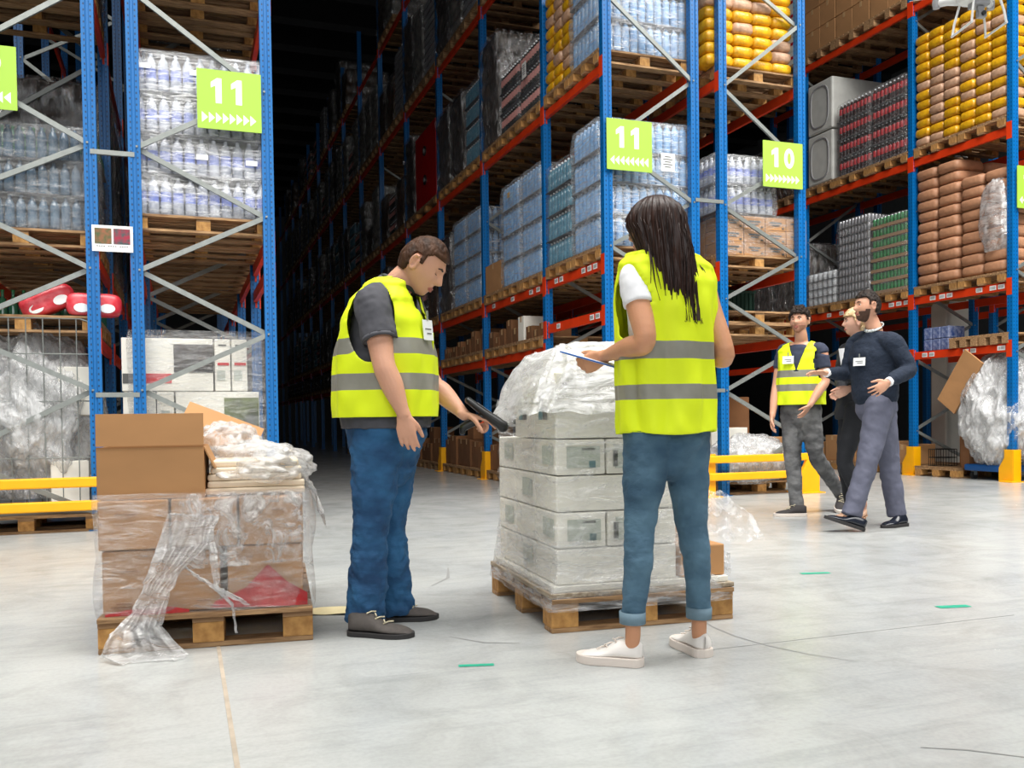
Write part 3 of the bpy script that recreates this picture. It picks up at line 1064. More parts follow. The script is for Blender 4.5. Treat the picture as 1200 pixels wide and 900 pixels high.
def sack_stack(xc, yc, z, where, group, n=9, skip=()):
    """two by two sacks a layer"""
    for k in range(n):
        for i, dx in enumerate((-0.275, 0.275)):
            if i == 1 and k < n - 2:
                continue
            for jj, dy in enumerate((-0.19, 0.19)):
                if (k, jj) in skip:
                    continue
                rr = random.Random(k * 31 + i * 7 + jj + int(yc * 100))
                o = inst('brown_sack', BAGM[rr.randrange(3)], None, (xc + dx + rr.uniform(-.015, .015), yc + dy + rr.uniform(-.008, .008), z + k * 0.151), (0, 0, rr.uniform(-.05, .05)))
                col = 'deep' if jj else 'near'
                tag(o, 'brown sack, %s layer%s, %s%s column, %s' % (lay_word(k, n), ' up' if 0 < k < n - 1 else '', col, ' inner' if i else '', where), 'sack', group)


def pack_wall(xc, yc, z, where, group, layers=10, end=False, xcols=4):
    """rows of foil packs: face to the aisle (-x), and the end face (-y) if seen"""
    x0 = xc - 0.55 + 0.185
    for k in range(layers):
        for jj in range(3):
            rr = random.Random(k * 13 + jj * 5 + int(yc * 77 + xc * 13))
            ye = rr.random() < 0.66
            o = inst('foil_pack', (PKY if ye else PKT)[rr.randrange(2)], None, (x0 + rr.uniform(-.01, .01), yc + (jj - 1) * 0.252, z + k * 0.133), (rr.uniform(-.03, .03), 0, rr.uniform(-.05, .05)))
            tag(o, '%s foil pack, %s layer%s, %s aisle column, %s' % ('yellow' if ye else 'tan', lay_word(k, layers), ' up' if 0 < k < layers - 1 else '', ['near', 'middle', 'deep'][jj], where), 'foil pack', group)
        if end:
            for i in range(xcols - 1):
                rr = random.Random(k * 17 + i * 3 + int(xc * 9))
                ye = rr.random() < 0.6
                o = inst('foil_pack', (PKY2 if ye else PKT2)[rr.randrange(2)], None, (x0 + 0.185 + 0.135 + i * 0.262, yc - 0.38 + 0.19, z + k * 0.133), (0, rr.uniform(-.03, .03), rr.uniform(-.04, .04)))
                tag(o, '%s foil pack, %s layer%s, %s end-face column, %s' % ('yellow' if ye else 'tan', lay_word(k, layers), ' up' if 0 < k < layers - 1 else '', ORD[i], where), 'foil pack', group)


# ------------------------------------------------------------------ cartons
CB = {}


def carton(x, y, z, w, d, h, label, m='carton', rz=0.0, group=None, tape=True, prints=(), name='cardboard_box', rx=0.0, seam=True):
    k = (round(w, 3), round(d, 3), round(h, 3), m)
    if k not in CB:
        CB[k] = MB().box((0, 0, h / 2), (w - 0.004, d - 0.004, h - 0.003)).mesh('carton', M[m])
    root = inst(name, CB[k], None, (x, y, z), (rx, 0, rz), bevel=0.006)
    tag(root, label, 'box', group)
    if tape:
        tp = MB().box((0, 0, h), (w, 0.05, 0.002)).box((-w / 2, 0, h - 0.04), (0.002, 0.05, 0.08)).box((w / 2, 0, h - 0.04), (0.002, 0.05, 0.08))
        tp.build('tape', M['carton_tape'], root)
    for (face, u, v, pw, ph, pm) in prints:
        mb = MB()
        if face == 'y':
            mb.box((u * w / 2, -d / 2 - 0.0015, v * h), (pw, 0.003, ph))
        elif face == 'x':
            mb.box((-w / 2 - 0.0015, u * d / 2, v * h), (0.003, pw, ph))
        mb.build('printed_patch' if pm != 'paper' else 'shipping_label', M[pm], root)
    return root


# ------------------------------------------------------------------ rack A : dark aisle side
def slot_y(ys, bay, s, per=None):
    if bay == 0:
        return ys[0] + 0.05 + 0.40 + s * 0.79
    return ys[bay] + 0.06 + 0.39 + s * 0.775


SHELF = {1.8: 'first', 2.62: 'second', 2.6: 'second', 4.72: 'third', 7.02: 'fourth', 9.2: 'top'}
BAYW = ['end bay', 'second bay', 'third bay', 'fourth bay', 'fifth bay', 'sixth bay', 'seventh bay', 'eighth bay', 'ninth bay', 'tenth bay', 'eleventh bay', 'twelfth bay', 'thirteenth bay', 'fourteenth bay', 'fifteenth bay']
SLOTW = ['near', 'middle', 'deep']
XA_ = (AX + AX2) / 2 - 0.02
NEARA = {  # (level, bay, slot): (load, label)
    (2.62, 0, 0): ('blue4', 'tall stack of blue water bottles at the rack end beside the left-pointing 11 sign'),
    (2.62, 0, 1): ('teal4', 'teal water bottle stack just behind the blue stack by the left-pointing 11 sign'),
    (2.6, 1, 0): ('blue4', 'blue water bottle stack just beyond the second blue upright of the aisle'),
    (2.6, 1, 1): ('blue4', 'blue water bottle stack with yellow tag, next to the small brown carton'),
    (4.72, 0, 0): ('blue4', 'blue water bottle stack high above the left-pointing 11 sign'),
    (4.72, 1, 0): ('dark3', 'wrapped dark soda bottles with pale pink labels, beside the yellow packs'),
    (4.72, 1, 1): ('dark3', 'second wrapped stack of dark soda bottles, one place deeper than the first'),
    (4.72, 1, 2): ('goodsB', 'grey film-wrapped stack beside the dark soda bottles on the third shelf'),
    (4.72, 2, 0): ('teal4', 'tall grey-blue bottle stack on the third shelf, between two blue uprights'),
    (4.72, 2, 1): ('goodsA', 'dark wrapped stack beside the red panel on the third shelf'),
    (2.6, 2, 0): ('blue4', 'silvery blue water stack straight above the scanner, beside the brown carton'),
    (2.6, 2, 1): ('blue4', 'dark blue water stack behind the silvery one, second shelf'),
    (2.6, 2, 2): ('goodsA', 'dim wrapped stack at the deep end of the third bay, second shelf'),
}
kinds_far = ['goodsA', 'dark3', 'goodsC', 'goodsD', 'teal4', 'dark3', 'goodsB', 'cans_silver', 'goodsE']
rr = random.Random(5)
for bay in range(0, 13):
    for lev in ((2.62, 4.72, 7.02, 9.2) if bay == 0 else (1.8, 2.6, 4.72, 7.02, 9.2)):
        ns = 2 if bay == 0 else 3
        for s in range(ns):
            if lev == 9.2 and (bay < 3 or rr.random() < 0.5):
                continue
            if lev == 7.02 and bay == 0:
                continue
            if (lev, bay, s) in ((4.72, 0, 1), (2.6, 1, 2)):
                continue
            if (lev, bay) == (4.72, 3) and s == 2:
                continue
            if lev == 4.72 and bay == 3 and s in (0, 1):
                continue
            y = slot_y(YA, bay, s)
            sh = SHELF[lev]
            far = bay > 3
            gp = 'pallets deep in the dark aisle rack, %s shelf' % sh
            pallet(XA_, y, lev, 'pallet, %s place, %s, %s shelf of the dark aisle rack' % (SLOTW[s], BAYW[bay], sh), parts=not far and lev < 7, group=gp)
            if (lev, bay, s) in NEARA:
                k, lb = NEARA[(lev, bay, s)]
                o = load(k, XA_, y, lev + 0.144, lb)
                if (lev, bay, s) == (2.62, 0, 0):
                    paper_label(o, 0.27, -0.385, 0.95, 'y', 0.17, 0.2)
                if (lev, bay, s) == (2.6, 1, 1):
                    MB().box((0, 0, 0), (0.003, 0.09, 0.07)).build('yellow_tag', M['pack_yellow'], o, loc=(-0.575, 0.0, 1.22))
                if (lev, bay, s) == (4.72, 1, 0):
                    paper_label(o, -0.585, 0.1, 0.55, 'x', 0.14, 0.2)
            elif lev == 1.8:
                if bay in (1, 2, 3):
                    hh = [0.24, 0.18, 0.34][(s + bay) % 3]
                    for q in range(3):
                        carton(XA_ - 0.33, y - 0.24 + q * 0.24, lev + 0.144, 0.36, 0.22, hh if q != 1 else hh * 0.6,
                               'low brown box, %s of its %s pallet, first shelf, %s, dark aisle' % (SLOTW[q], SLOTW[s], BAYW[bay]), 'white_carton' if (bay, s, q) == (1, 1, 0) else 'carton_dark',
                               group='small boxes on the first shelf of the dark aisle')
                else:
                    load('goodsE', XA_, y, lev + 0.144, 'low wrapped load, %s place, %s, first shelf, deep in the dark aisle' % (SLOTW[s], BAYW[bay]), 'wrapped loads deep in the dark aisle', sc=0.75)
            else:
                k = kinds_far[rr.randrange(len(kinds_far))]
                if lev == 7.02 and bay > 4 and s != 1:
                    k = 'goodsD'
                desc = {'goodsA': 'dark wrapped load', 'goodsB': 'tall dark wrapped load', 'goodsC': 'brownish wrapped load', 'goodsD': 'pale wrapped load', 'teal4': 'teal bottle load', 'dark3': 'dark soda bottle load', 'cans_silver': 'silver can load', 'goodsE': 'low brown wrapped load'}[k]
                load(k, XA_, y, lev + 0.144, '%s, %s place, %s, %s shelf of the dark aisle' % (desc, SLOTW[s], BAYW[bay], sh), 'wrapped loads deep in the dark aisle')

# yellow packs behind the blue water, third shelf end bay
y = slot_y(YA, 0, 1)
pallet(XA_, y, 4.72, 'wooden pallet under the yellow foil packs behind the high blue water stack')
pack_wall(XA_, y, 4.72 + 0.144, 'behind the high water stack', 'foil packs behind the high blue water', layers=9)
# small carton on second shelf, second bay
y = slot_y(YA, 1, 2)
pallet(XA_, y, 2.6, 'wooden pallet carrying the small brown carton beside the blue water, second shelf')
carton(XA_ - 0.22, y, 2.744, 0.66, 0.7, 0.42, 'brown carton alone on a pallet between blue water stacks, above the scanner', 'carton')
# red machine panel
y0_, y1_ = YA[3] + 0.12, YA[3] + 1.62
pallet(XA_, (y0_ + y1_) / 2, 4.72, 'wooden pallet under the red machine cabinet', w=1.14, d=1.5)
r = empty('red_cabinet', (XA_ - 0.05, (y0_ + y1_) / 2, 4.864), 0, 'plain red steel cabinet with two round handles on the third shelf of the dark aisle', 'cabinet')
MB().box((0, 0, 0.68), (1.0, 1.45, 1.36)).build('body', M['red_steel'], r, bevel=0.01)
for zz in (0.45, 0.98):
    MB().tube([(0, 0.02, zz), (-0.05, 0.02, zz)], 0.09, 16).build('handle', M['black'], r, loc=(-0.47, 0, 0))
    MB().tube([(0, 0.02, zz), (-0.02, 0.02, zz)], 0.045, 12).build('knob', M['steel'], r, loc=(-0.515, 0, 0))
for nm, zz in (('wood', 0),):
    pass
pallet(XA_, slot_y(YA, 3, 2) + 0.02, 4.72, 'wooden pallet just beyond the red cabinet', parts=False)
load('goodsB', XA_, slot_y(YA, 3, 2) + 0.02, 4.864, 'dark wrapped load just beyond the red cabinet')

# floor level of rack A
for bay in range(0, 7):
    for s in range(2 if bay == 0 else 3):
        y = slot_y(YA, bay, s)
        pallet(XA_, y, 0, 'floor pallet, %s place, %s under the dark aisle rack' % (SLOTW[s], BAYW[bay]), parts=bay in (1, 2), group='floor pallets under the dark aisle rack')
        if bay == 0:
            continue
        r2 = random.Random(bay * 9 + s)
        a = r2.uniform(.3, .5)
        b = r2.uniform(.22, .5)
        carton(XA_ - 0.28, y - 0.17, 0.144, 0.5, 0.36, a, 'old brown carton, near half of the %s floor pallet, %s, dark aisle' % (SLOTW[s], BAYW[bay]), 'carton_dark', group='old cartons on the floor pallets of the dark aisle')
        carton(XA_ - 0.28, y + 0.20, 0.144, 0.46, 0.32, b, 'old brown carton, deep half of the %s floor pallet, %s, dark aisle' % (SLOTW[s], BAYW[bay]), 'carton_dark', group='old cartons on the floor pallets of the dark aisle')
        if r2.random() < 0.6:
            carton(XA_ - 0.26, y - 0.17, 0.144 + a, 0.4, 0.32, 0.3, 'brown carton stacked on another, %s floor pallet, %s, dark aisle' % (SLOTW[s], BAYW[bay]), 'carton_dark', group='old cartons on the floor pallets of the dark aisle')

# ------------------------------------------------------------------ rack B
XB_ = (BX + BX2) / 2 + 0.02
yb = [slot_y(YB, 0, 0), slot_y(YB, 0, 1)]
for lev, nm in ((2.6, 'second'), (4.72, 'third'), (1.82, 'first')):
    for s in range(2):
        pallet(XB_, yb[s], lev, 'pallet, %s of two on the %s shelf of the 10 sign rack end' % (['near', 'deep'][s], nm))
# level 3: yellow packs, end face towards the camera
pack_wall(XB_ - 0.14, yb[0], 4.864, 'above the 10 sign', 'foil packs above the 10 sign', layers=10, end=True, xcols=4)
load('goodsD', XB_, yb[1], 4.864, 'pale wrapped load behind the yellow packs above the 10 sign', sc=0.9)
# level 2: flat cartons with water on top
for k in range(3):
    for i in range(4):
        carton(XB_ - 0.50 + 0.145 + i * 0.29, yb[0] - 0.2, 2.744 + k * 0.15, 0.285, 0.36, 0.15, 'flat tan carton, %s row, %s along, below the clear water bottles' % (['bottom', 'middle', 'top'][k], ORD[i]),
               'carton', group='flat tan cartons under the clear water bottles', tape=False, prints=(('y', 0, 0.6, 0.16, 0.02, 'print_dark'), ('y', 0, 0.4, 0.1, 0.015, 'print_dark'), ('y', 0.7, 0.2, 0.03, 0.02, 'print_dark')))
        if k == 2:
            carton(XB_ - 0.50 + 0.145 + i * 0.29, yb[0] + 0.18, 2.744, 0.285, 0.36, 0.45, 'rear tan carton, %s along, behind the flat cartons' % ORD[i], 'carton', group='rear tan cartons', tape=False)
tag(inst('stretch_wrap', shell_mesh(1.18, 0.76, 0.47, 3, 0.012, 'film', 51), None, (XB_ + 0.03, yb[0], 2.744)), 'clear wrap around the flat tan cartons', 'wrap')
o = load('clear2', XB_ - 0.17, yb[0], 3.22, 'two layers of clear water bottles on top of the flat tan cartons')
pallet(XB_, yb[1], 2.744, 'extra empty pallet on the farther second shelf pallet, 10 sign rack', parts=False)
load('goodsC', XB_, yb[1], 2.888, 'dark wrapped load behind the clear water bottles', sc=0.8)
# level 1: pallets and green crates
pallet(XB_, yb[0], 1.964, 'empty wooden pallet on top of another, beside the man in the yellow vest')
for i in range(2):
    r = empty('plastic_crate', (XB_ - 0.27 + i * 0.56, yb[1], 1.964), 0, 'dark green plastic crate, %s, behind the stacked empty pallets' % ['nearer the woman', 'nearer the man in the vest'][i], 'crate', 'dark green crates')
    mb = MB().box((0, 0, 0.26), (0.52, 0.56, 0.5))
    mb.build('body', M['green_crate'], r, bevel=0.01)
    mb = MB()
    for k in range(9):
        mb.box((-0.24 + k * 0.06, -0.285, 0.26), (0.012, 0.02, 0.48))
    for z_ in (0.02, 0.5):
        mb.box((0, -0.29, z_), (0.54, 0.03, 0.03))
    mb.build('ribs', M['green_crate'], r)
# floor level of B
pallet(XB_, yb[0] - 0.02, 0, 'wooden floor pallet under the white film heap behind the guard rail')
pallet(XB_, yb[1], 0, 'wooden floor pallet under the big brown box behind the guard rail')
carton(XB_ - 0.22, yb[0] + 0.12, 0.144, 0.5, 0.4, 0.62, 'large white box standing on the floor pallet behind the white film', 'white_carton')
carton(XB_ + 0.12, yb[0] + 0.10, 0.144, 0.26, 0.4, 0.40, 'smaller white box beside the large white box', 'white_carton')
carton(XB_ + 0.22, yb[1] + 0.1, 0.144, 0.6, 0.6, 1.0, 'tall dark brown box behind the guard rail beside the man in the vest', 'carton_dark')
carton(XB_ + 0.40, yb[0] - 0.05, 0.144, 0.26, 0.4, 0.5, 'tan box beside the hand of the man in the vest', 'carton')


def heap(name, c, s, label, cat, seed, m='film_heap', n=90, amp=0.30, lumps=3):
    """crumpled film heap: folded, ridged blob"""
    mb = MB()

    def fn(u, v):
        a, b = u * 2 * math.pi, (v - 0.5) * math.pi
        d = V((math.cos(a) * math.cos(b), math.sin(a) * math.cos(b), math.sin(b)))
        e = 1.0
        for k in range(5):
            f = 1.7 * 1.9 ** k
            e += amp / (1.95 ** k) * (0.5 - abs(nz3(d.x * f + seed, d.y * f + k * 7, d.z * f * 0.7))) * 1.1
        p = V((d.x * s[0] * e, d.y * s[1] * e, d.z * s[2] * e))
        p.z = max(-s[2] + 0.002, p.z)
        return p
    mb.grid(fn, n * 2, n, closed=True)
    o = mb.build(name, M[m], loc=c, smooth=True)
    if m == 'film_heap':
        inner = MB()
        inner.grid(lambda u, v: (lambda p: V((p.x * 0.9 - 0.0, p.y * 0.9, max(-s[2] + 0.01, p.z * 0.92))))(fn((u + 0.31) % 1.0, v)), n * 2, n, closed=True)
        inner.build('inner_folds', M['film_core'], o, smooth=True)
    return tag(o, label, cat)


heap('plastic_film_heap', (XB_ - 0.1, yb[0] - 0.27, 0.37), (0.50, 0.2, 0.26), 'white crumpled plastic film on the floor pallet behind the two yellow rails', 'plastic film', 4.0)

# further bays of B
for bay in (1, 2):
    for lev in (2.6, 4.72):
        for s in range(3):
            y = slot_y(YB, bay, s)
            pallet(XB_, y, lev, 'pallet, %s place, %s, %s shelf of the 10 sign rack' % (SLOTW[s], BAYW[bay], SHELF[lev]), parts=False, group='deeper pallets of the 10 sign rack')
            load(['goodsC', 'goodsA', 'goodsB'][s], XB_, y, lev + 0.144, 'wrapped load, %s place, %s, %s shelf of the 10 sign rack' % (SLOTW[s], BAYW[bay], SHELF[lev]), 'deeper loads of the 10 sign rack')
    for s in range(3):
        y = slot_y(YB, bay, s)
        for q in range(2):
            carton(XB_ - 0.25 + q * 0.5, y, 1.84, 0.46, 0.6, 0.3, 'low brown carton, %s side, %s place, %s, first shelf, 10 sign rack' % (['near', 'far'][q], SLOTW[s], BAYW[bay]), 'carton_dark', group='low cartons on the first shelf of the 10 sign rack')

# ------------------------------------------------------------------ rack C
XC_ = (CX + CX2) / 2 - 0.06
yc = [slot_y(YCs, 0, 0), slot_y(YCs, 0, 1)]
for lev, nm in ((2.6, 'second'), (4.60, 'third'), (6.84, 'top')):
    for s in range(2):
        pallet(XC_, yc[s], lev, 'wooden pallet, %s of two on the %s shelf of the brown sack bay' % (['near', 'deep'][s], nm), d=0.76)
sack_stack(XC_, yc[0], 2.744, 'stack at the torn film', 'brown sacks, stack under the torn film', 9)
sack_stack(XC_, yc[1], 2.744, 'stack beside the green cans', 'brown sacks, stack beside the green cans', 11)
pack_wall(XC_, yc[0], 4.744, 'stack behind the drone', 'foil packs behind the drone', layers=12)
pack_wall(XC_, yc[1], 4.744, 'stack beside the soda bottles', 'foil packs beside the soda bottles', layers=12)
heap('sack_cover_film', (XC_ - 0.5, yc[0] - 0.2, 3.45), (0.12, 0.2, 0.42), 'pale torn film hanging over a brown sack stack', 'plastic film', 9.0, m='film_white', amp=0.4, n=24)
for i in range(2):
    pallet(XC_, [9.05, 9.55][i], 1.80, 'flat wooden pallet on the low shelf below the brown sacks, %s of two' % ['near', 'deep'][i], d=0.46, parts=False)
for i in range(3):
    for k in range(2):
        o = MB().box((0, 0, 0.085), (0.3, 0.15, 0.165)).build('blue_pack', M['navy_pack'], loc=(XC_ - 0.3, 9.98 + i * 0.155, 1.80 + k * 0.17), bevel=0.012)
        tag(o, 'dark blue pack, %s row, %s from the uprights side, low shelf behind the navy sweater' % (['lower', 'upper'][k], ORD[i]), 'pack', 'dark blue packs on the low shelf')
# floor of bay 0
pallet(XC_ - 0.05, 9.98, 0, 'empty wooden pallet on the floor beside the film heap', d=0.76)
r = empty('blue_dolly', (XC_ - 0.1, 9.2, 0), 0, 'low blue dolly under the big film heap', 'dolly')
MB().box((0, 0, 0.16), (0.9, 0.7, 0.09)).build('platform', M['blue_plastic'], r, bevel=0.02)
for sx in (-1, 1):
    for sy in (-1, 1):
        wh = MB().tube([(0, -0.02, 0.055), (0, 0.02, 0.055)], 0.055, 14)
        o = wh.build('wheel', M['black'], r, loc=(sx * 0.36, sy * 0.26, 0))
        MB().box((0, 0, 0.09), (0.05, 0.06, 0.07)).build('fork', M['steel'], o)
heap('plastic_film_heap', (XC_ - 0.12, 9.16, 0.86), (0.52, 0.42, 0.66), 'tall heap of white crumpled film on the blue dolly', 'plastic film', 15.0, amp=0.42, n=120)
o = MB().box((0, 0, 0), (0.03, 0.36, 0.82)).build('cardboard_sheet', M['carton'], loc=(CX - 0.10, 9.55, 1.33), bevel=0.004)
o.rotation_euler = (0.62, 0.0, 0.0)
tag(o, 'tilted tan cardboard sheet leaning against the film heap', 'cardboard')
o = MB().box((0, 0, 0.2), (0.1, 0.14, 0.4)).build('wooden_offcut', M['carton_dark'], loc=(CX + 0.05, 9.56, 0.144))
tag(o, 'short brown upright carton piece on the floor pallet edge', 'carton piece')
# bay 1 of C
C1 = [slot_y(YCs, 1, k) for k in range(3)]
for lev, nm in ((2.6, 'second'), (4.60, 'third'), (6.84, 'top')):
    for s in range(3):
        pallet(XC_, C1[s], lev, 'wooden pallet, %s of three on the %s shelf behind the navy sweater man' % (SLOTW[s], nm), parts=lev < 6)
load('cans_green', XC_, C1[0], 2.744, 'green drink cans on brown trays beside the brown sacks')
load('cans_silver', XC_, C1[1], 2.744, 'tall stack of silver cans beside the green cans')
load('rolls', XC_, C1[2], 2.744, 'low stack of white rolls beside the silver cans', sc=0.95)
load('cola4', XC_, C1[0], 4.744, 'dark soda bottles with red labels in four wrapped layers', sc=1.0)
load('cola4', XC_, C1[1] - 0.02, 4.744, 'second red-label soda stack, beside the grey moulded crates')
for k in range(2):
    r = empty('moulded_crate', (XC_, C1[2] + 0.02, 4.744 + k * 0.86), 0, 'large pale grey moulded crate with a recessed face, %s of two' % ['lower', 'upper'][k], 'crate', 'pale grey moulded crates')
    MB().box((0, 0, 0.425), (1.08, 0.62, 0.84)).build('body', M['gondola'], r, bevel=0.03)
    mb = MB()
    n = 28
    for a in range(n):
        t1, t2 = a / n * 2 * math.pi, (a + 1) / n * 2 * math.pi
        f = lambda t: (0, 0.22 * math.copysign(abs(math.cos(t)) ** 0.6, math.cos(t)), 0.425 + 0.33 * math.copysign(abs(math.sin(t)) ** 0.6, math.sin(t)))
        mb.bar(f(t1), f(t2), 0.018, 0.018)
    mb.build('rim', M['grey_plastic'], r, loc=(-0.545, 0, 0))
# brown cartons on the top shelf
for s in range(3):
    for k in range(3):
        for q in range(2):
            carton(XC_ - 0.3, C1[s] - 0.19 + q * 0.38, 6.984 + k * 0.36, 0.5, 0.375, 0.355, 'big brown carton, top shelf, %s row, %s half of the %s pallet' % (['bottom', 'middle', 'top'][k], ['near', 'far'][q], SLOTW[s]), 'carton', group='big brown cartons on the top shelf')
for s in range(2):
    load('goodsC', XC_, yc[s], 6.984, 'brown wrapped load on the top shelf, %s of two above the yellow packs' % ['near', 'deep'][s])
# bay 2 of C, seen through rack B
C2 = [slot_y(YCs, 2, k) for k in range(3)]
for s in range(3):
    for lev in (2.6, 4.60, 6.84):
        pallet(XC_, C2[s], lev, 'pallet seen through the 10 sign frame, %s place, %s shelf' % (SLOTW[s], {2.6: 'second', 4.6: 'third', 6.84: 'top'}[lev]), parts=False)
    load('goodsA', XC_, C2[s], 2.744, 'dark glossy wrapped load beyond the white rolls, %s place' % SLOTW[s], sc=0.9)
    load('goodsC', XC_, C2[s], 4.744, 'bulky dark wrapped load seen behind the 10 sign, %s place' % SLOTW[s])
    for k in range(5):
        for q in range(2):
            carton(XC_ - 0.34, C2[s] - 0.19 + q * 0.38, 6.984 + k * 0.24, 0.42, 0.37, 0.235, 'white carton above the 10 sign, %s row, %s side, %s pallet' % (lay_word(k, 5), ['near', 'far'][q], SLOTW[s]), 'white_carton', group='white cartons above the 10 sign', tape=False,
                   prints=(('x', 0, 0.5, 0.12, 0.05, 'print_red'),))
# floor boxes behind the walking people
pallet(XC_, C1[0], 0, 'floor pallet with brown boxes, just behind the navy sweater man')
pallet(XC_, C1[1], 0, 'floor pallet with brown boxes, behind the walking group')
pallet(XC_, C1[2], 0, 'floor pallet with brown boxes, behind the green crates')
FB = [(C1[0] - .2, .30, .3), (C1[0] + .16, .32, .34), (C1[1] - .2, .36, .36), (C1[1] + .18, .3, .26), (C1[2] - .2, .34, .42), (C1[2] + .18, .3, .3)]
for i, (y, d_, h_) in enumerate(FB):
    carton(XC_ - 0.25, y, 0.144, 0.5, d_, h_, 'brown floor box behind the walking group, %s counting from the yellow guard' % ORD[i], 'carton', group='brown boxes on the floor pallets behind the walking group')
carton(XC_ + 0.2, 9.9, 0.144, 0.4, 0.5, 0.45, 'tan box behind the wire basket, beyond the empty floor pallet', 'carton')
r = empty('wire_basket', (XC_ - 0.3, 10.16, 0.144), 0, 'small black wire basket on the floor pallet beside the blue upright', 'basket')
mb = MB()
for k in range(7):
    mb.bar((-0.15 + k * 0.05, -0.11, 0), (-0.15 + k * 0.05, -0.11, 0.24), 0.006, 0.006, up=(0, 1, 0))
    mb.bar((-0.15, -0.11 + k * 0.037, 0), (-0.15, -0.11 + k * 0.037, 0.24), 0.006, 0.006, up=(0, 1, 0))
for z_ in (0.0, 0.12, 0.24):
    for a, b in (((-.15, -.11), (.15, -.11)), ((.15, -.11), (.15, .11)), ((.15, .11), (-.15, .11)), ((-.15, .11), (-.15, -.11))):
        mb.bar((a[0], a[1], z_), (b[0], b[1], z_), 0.01, 0.01)
mb.build('wire_frame', M['black'], r)

# rack D sliver at the photo edge
XD = 12.2
pallet(XD, 9.2, 2.6, 'pallet on the edge rack beyond the last sign, second shelf', parts=False)
load('goodsD', XD, 9.2, 2.744, 'pale wrapped load at the photo edge beside the last sign')
pallet(XD, 9.2, 4.6, 'pallet on the edge rack beyond the last sign, third shelf', parts=False)
load('goodsD', XD, 9.2, 4.744, 'pale wrapped load at the photo edge above the last sign')

# ------------------------------------------------------------------ rack L and K
XL_, XK_ = 0.205, -1.24
yl = [slot_y(YLs, 0, 0) - 0.02, slot_y(YLs, 0, 1)]
for s in range(2):
    pallet(XL_, yl[s], 2.58, 'wooden pallet under the clear water bottles, %s of two' % ['near', 'deep'][s], w=1.16)
    pallet(XL_, yl[s], 4.72, 'wooden pallet high above the right-pointing 11 sign, %s of two' % ['near', 'deep'][s], w=1.16)
    pallet(XK_, yl[s], 2.40, 'wooden pallet under the teal water bottles, %s of two' % ['near', 'deep'][s])
    pallet(XK_, yl[s], 4.72, 'wooden pallet high above the cut-off sign, %s of two' % ['near', 'deep'][s])
    pallet(XK_, yl[s], 1.68, 'wooden pallet on the low shelf with the red packs, %s of two' % ['near', 'deep'][s])
    load('goodsA', XL_, yl[s], 4.864, 'dark load high above the right-pointing 11 sign, %s of two' % ['near', 'deep'][s])
    load('goodsC', XK_, yl[s], 4.864, 'dark load high above the cut-off sign, %s of two' % ['near', 'deep'][s])
o = load('clear4', XL_, yl[0], 2.724, 'wrapped clear water bottles in four layers behind the right-pointing 11 sign')
for (x, z) in ((-0.46, 1.27), (-0.04, 1.25), (0.0, 0.52), (0.42, 0.50)):
    MB().box((0, 0, 0), (0.1, 0.003, 0.045)).build('printed_sheet', M['paper'], o, loc=(x, -0.405, z))
load('clear4', XL_, yl[1], 2.724, 'second clear water stack hidden behind the first, right-pointing 11 sign rack')
o = load('teal3', XK_, yl[0], 2.544, 'dark teal wrapped water bottles beside the two blue uprights')
load('green_glass1', XK_, yl[1], 2.544 + 0.80, 'row of green bottles above the teal water stack')
load('teal3', XK_, yl[1], 2.544, 'teal water stack under the green bottles', sc=0.92)
load('green_glass1', XK_, yl[1] - 0.2, 1.824, 'green glass bottles on the low shelf behind the red packs')


def red_roll_pack(x, y, z, rot, label):
    r = empty('roll_pack', (x, y, z), 0, label, 'roll pack', 'red wrapped roll packs')
    r.rotation_euler = rot
    mb = MB()
    mb2 = pillow(0.44, 0.22, 0.20, 0.4, seed=x * 9, m='red_pack', name='pack', amp=0.01)
    inst('bag', mb2, r)
    for sx in (-0.1, 0.1):
        w_ = MB()
        w_.lathe([(0.062, 0), (0.058, 0.004)], n=16)
        q = w_.build('white_oval', M['paper'], r, loc=(sx, -0.106, 0.065))
        q.rotation_euler = (math.pi / 2, 0, 0)
        q.scale = (1, 0.65, 1)


red_roll_pack(-1.02, YL + 0.18, 1.86, (0, -0.42, 0), 'tilted red roll pack resting on the flat one, low shelf beside the uprights')
red_roll_pack(-0.70, YL + 0.14, 1.826, (0, 0, 0.1), 'flat red roll pack at the shelf corner behind the blue upright')
# further bays of L, K
for bay in (1, 2):
    for s in range(3):
        y = slot_y(YLs, bay, s)
        for lev in (2.6, 4.72):
            pallet(XL_, y, lev, 'pallet, %s place, %s, %s shelf, right-pointing 11 sign rack' % (SLOTW[s], BAYW[bay], SHELF[lev]), parts=False)
            load('goodsB' if s else 'goodsC', XL_, y, lev + 0.144, 'dim load, %s place, %s, %s shelf, right-pointing 11 sign rack' % (SLOTW[s], BAYW[bay], SHELF[lev]))
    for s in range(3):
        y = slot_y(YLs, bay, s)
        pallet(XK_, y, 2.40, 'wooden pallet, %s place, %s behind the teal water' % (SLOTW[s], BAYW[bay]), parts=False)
        load('goodsB', XK_, y, 2.544, 'added dark wrapped load, %s place, %s behind the teal water' % (SLOTW[s], BAYW[bay]), sc=1.22)  # dark loads stretched taller, standing in for shade in the gap back here

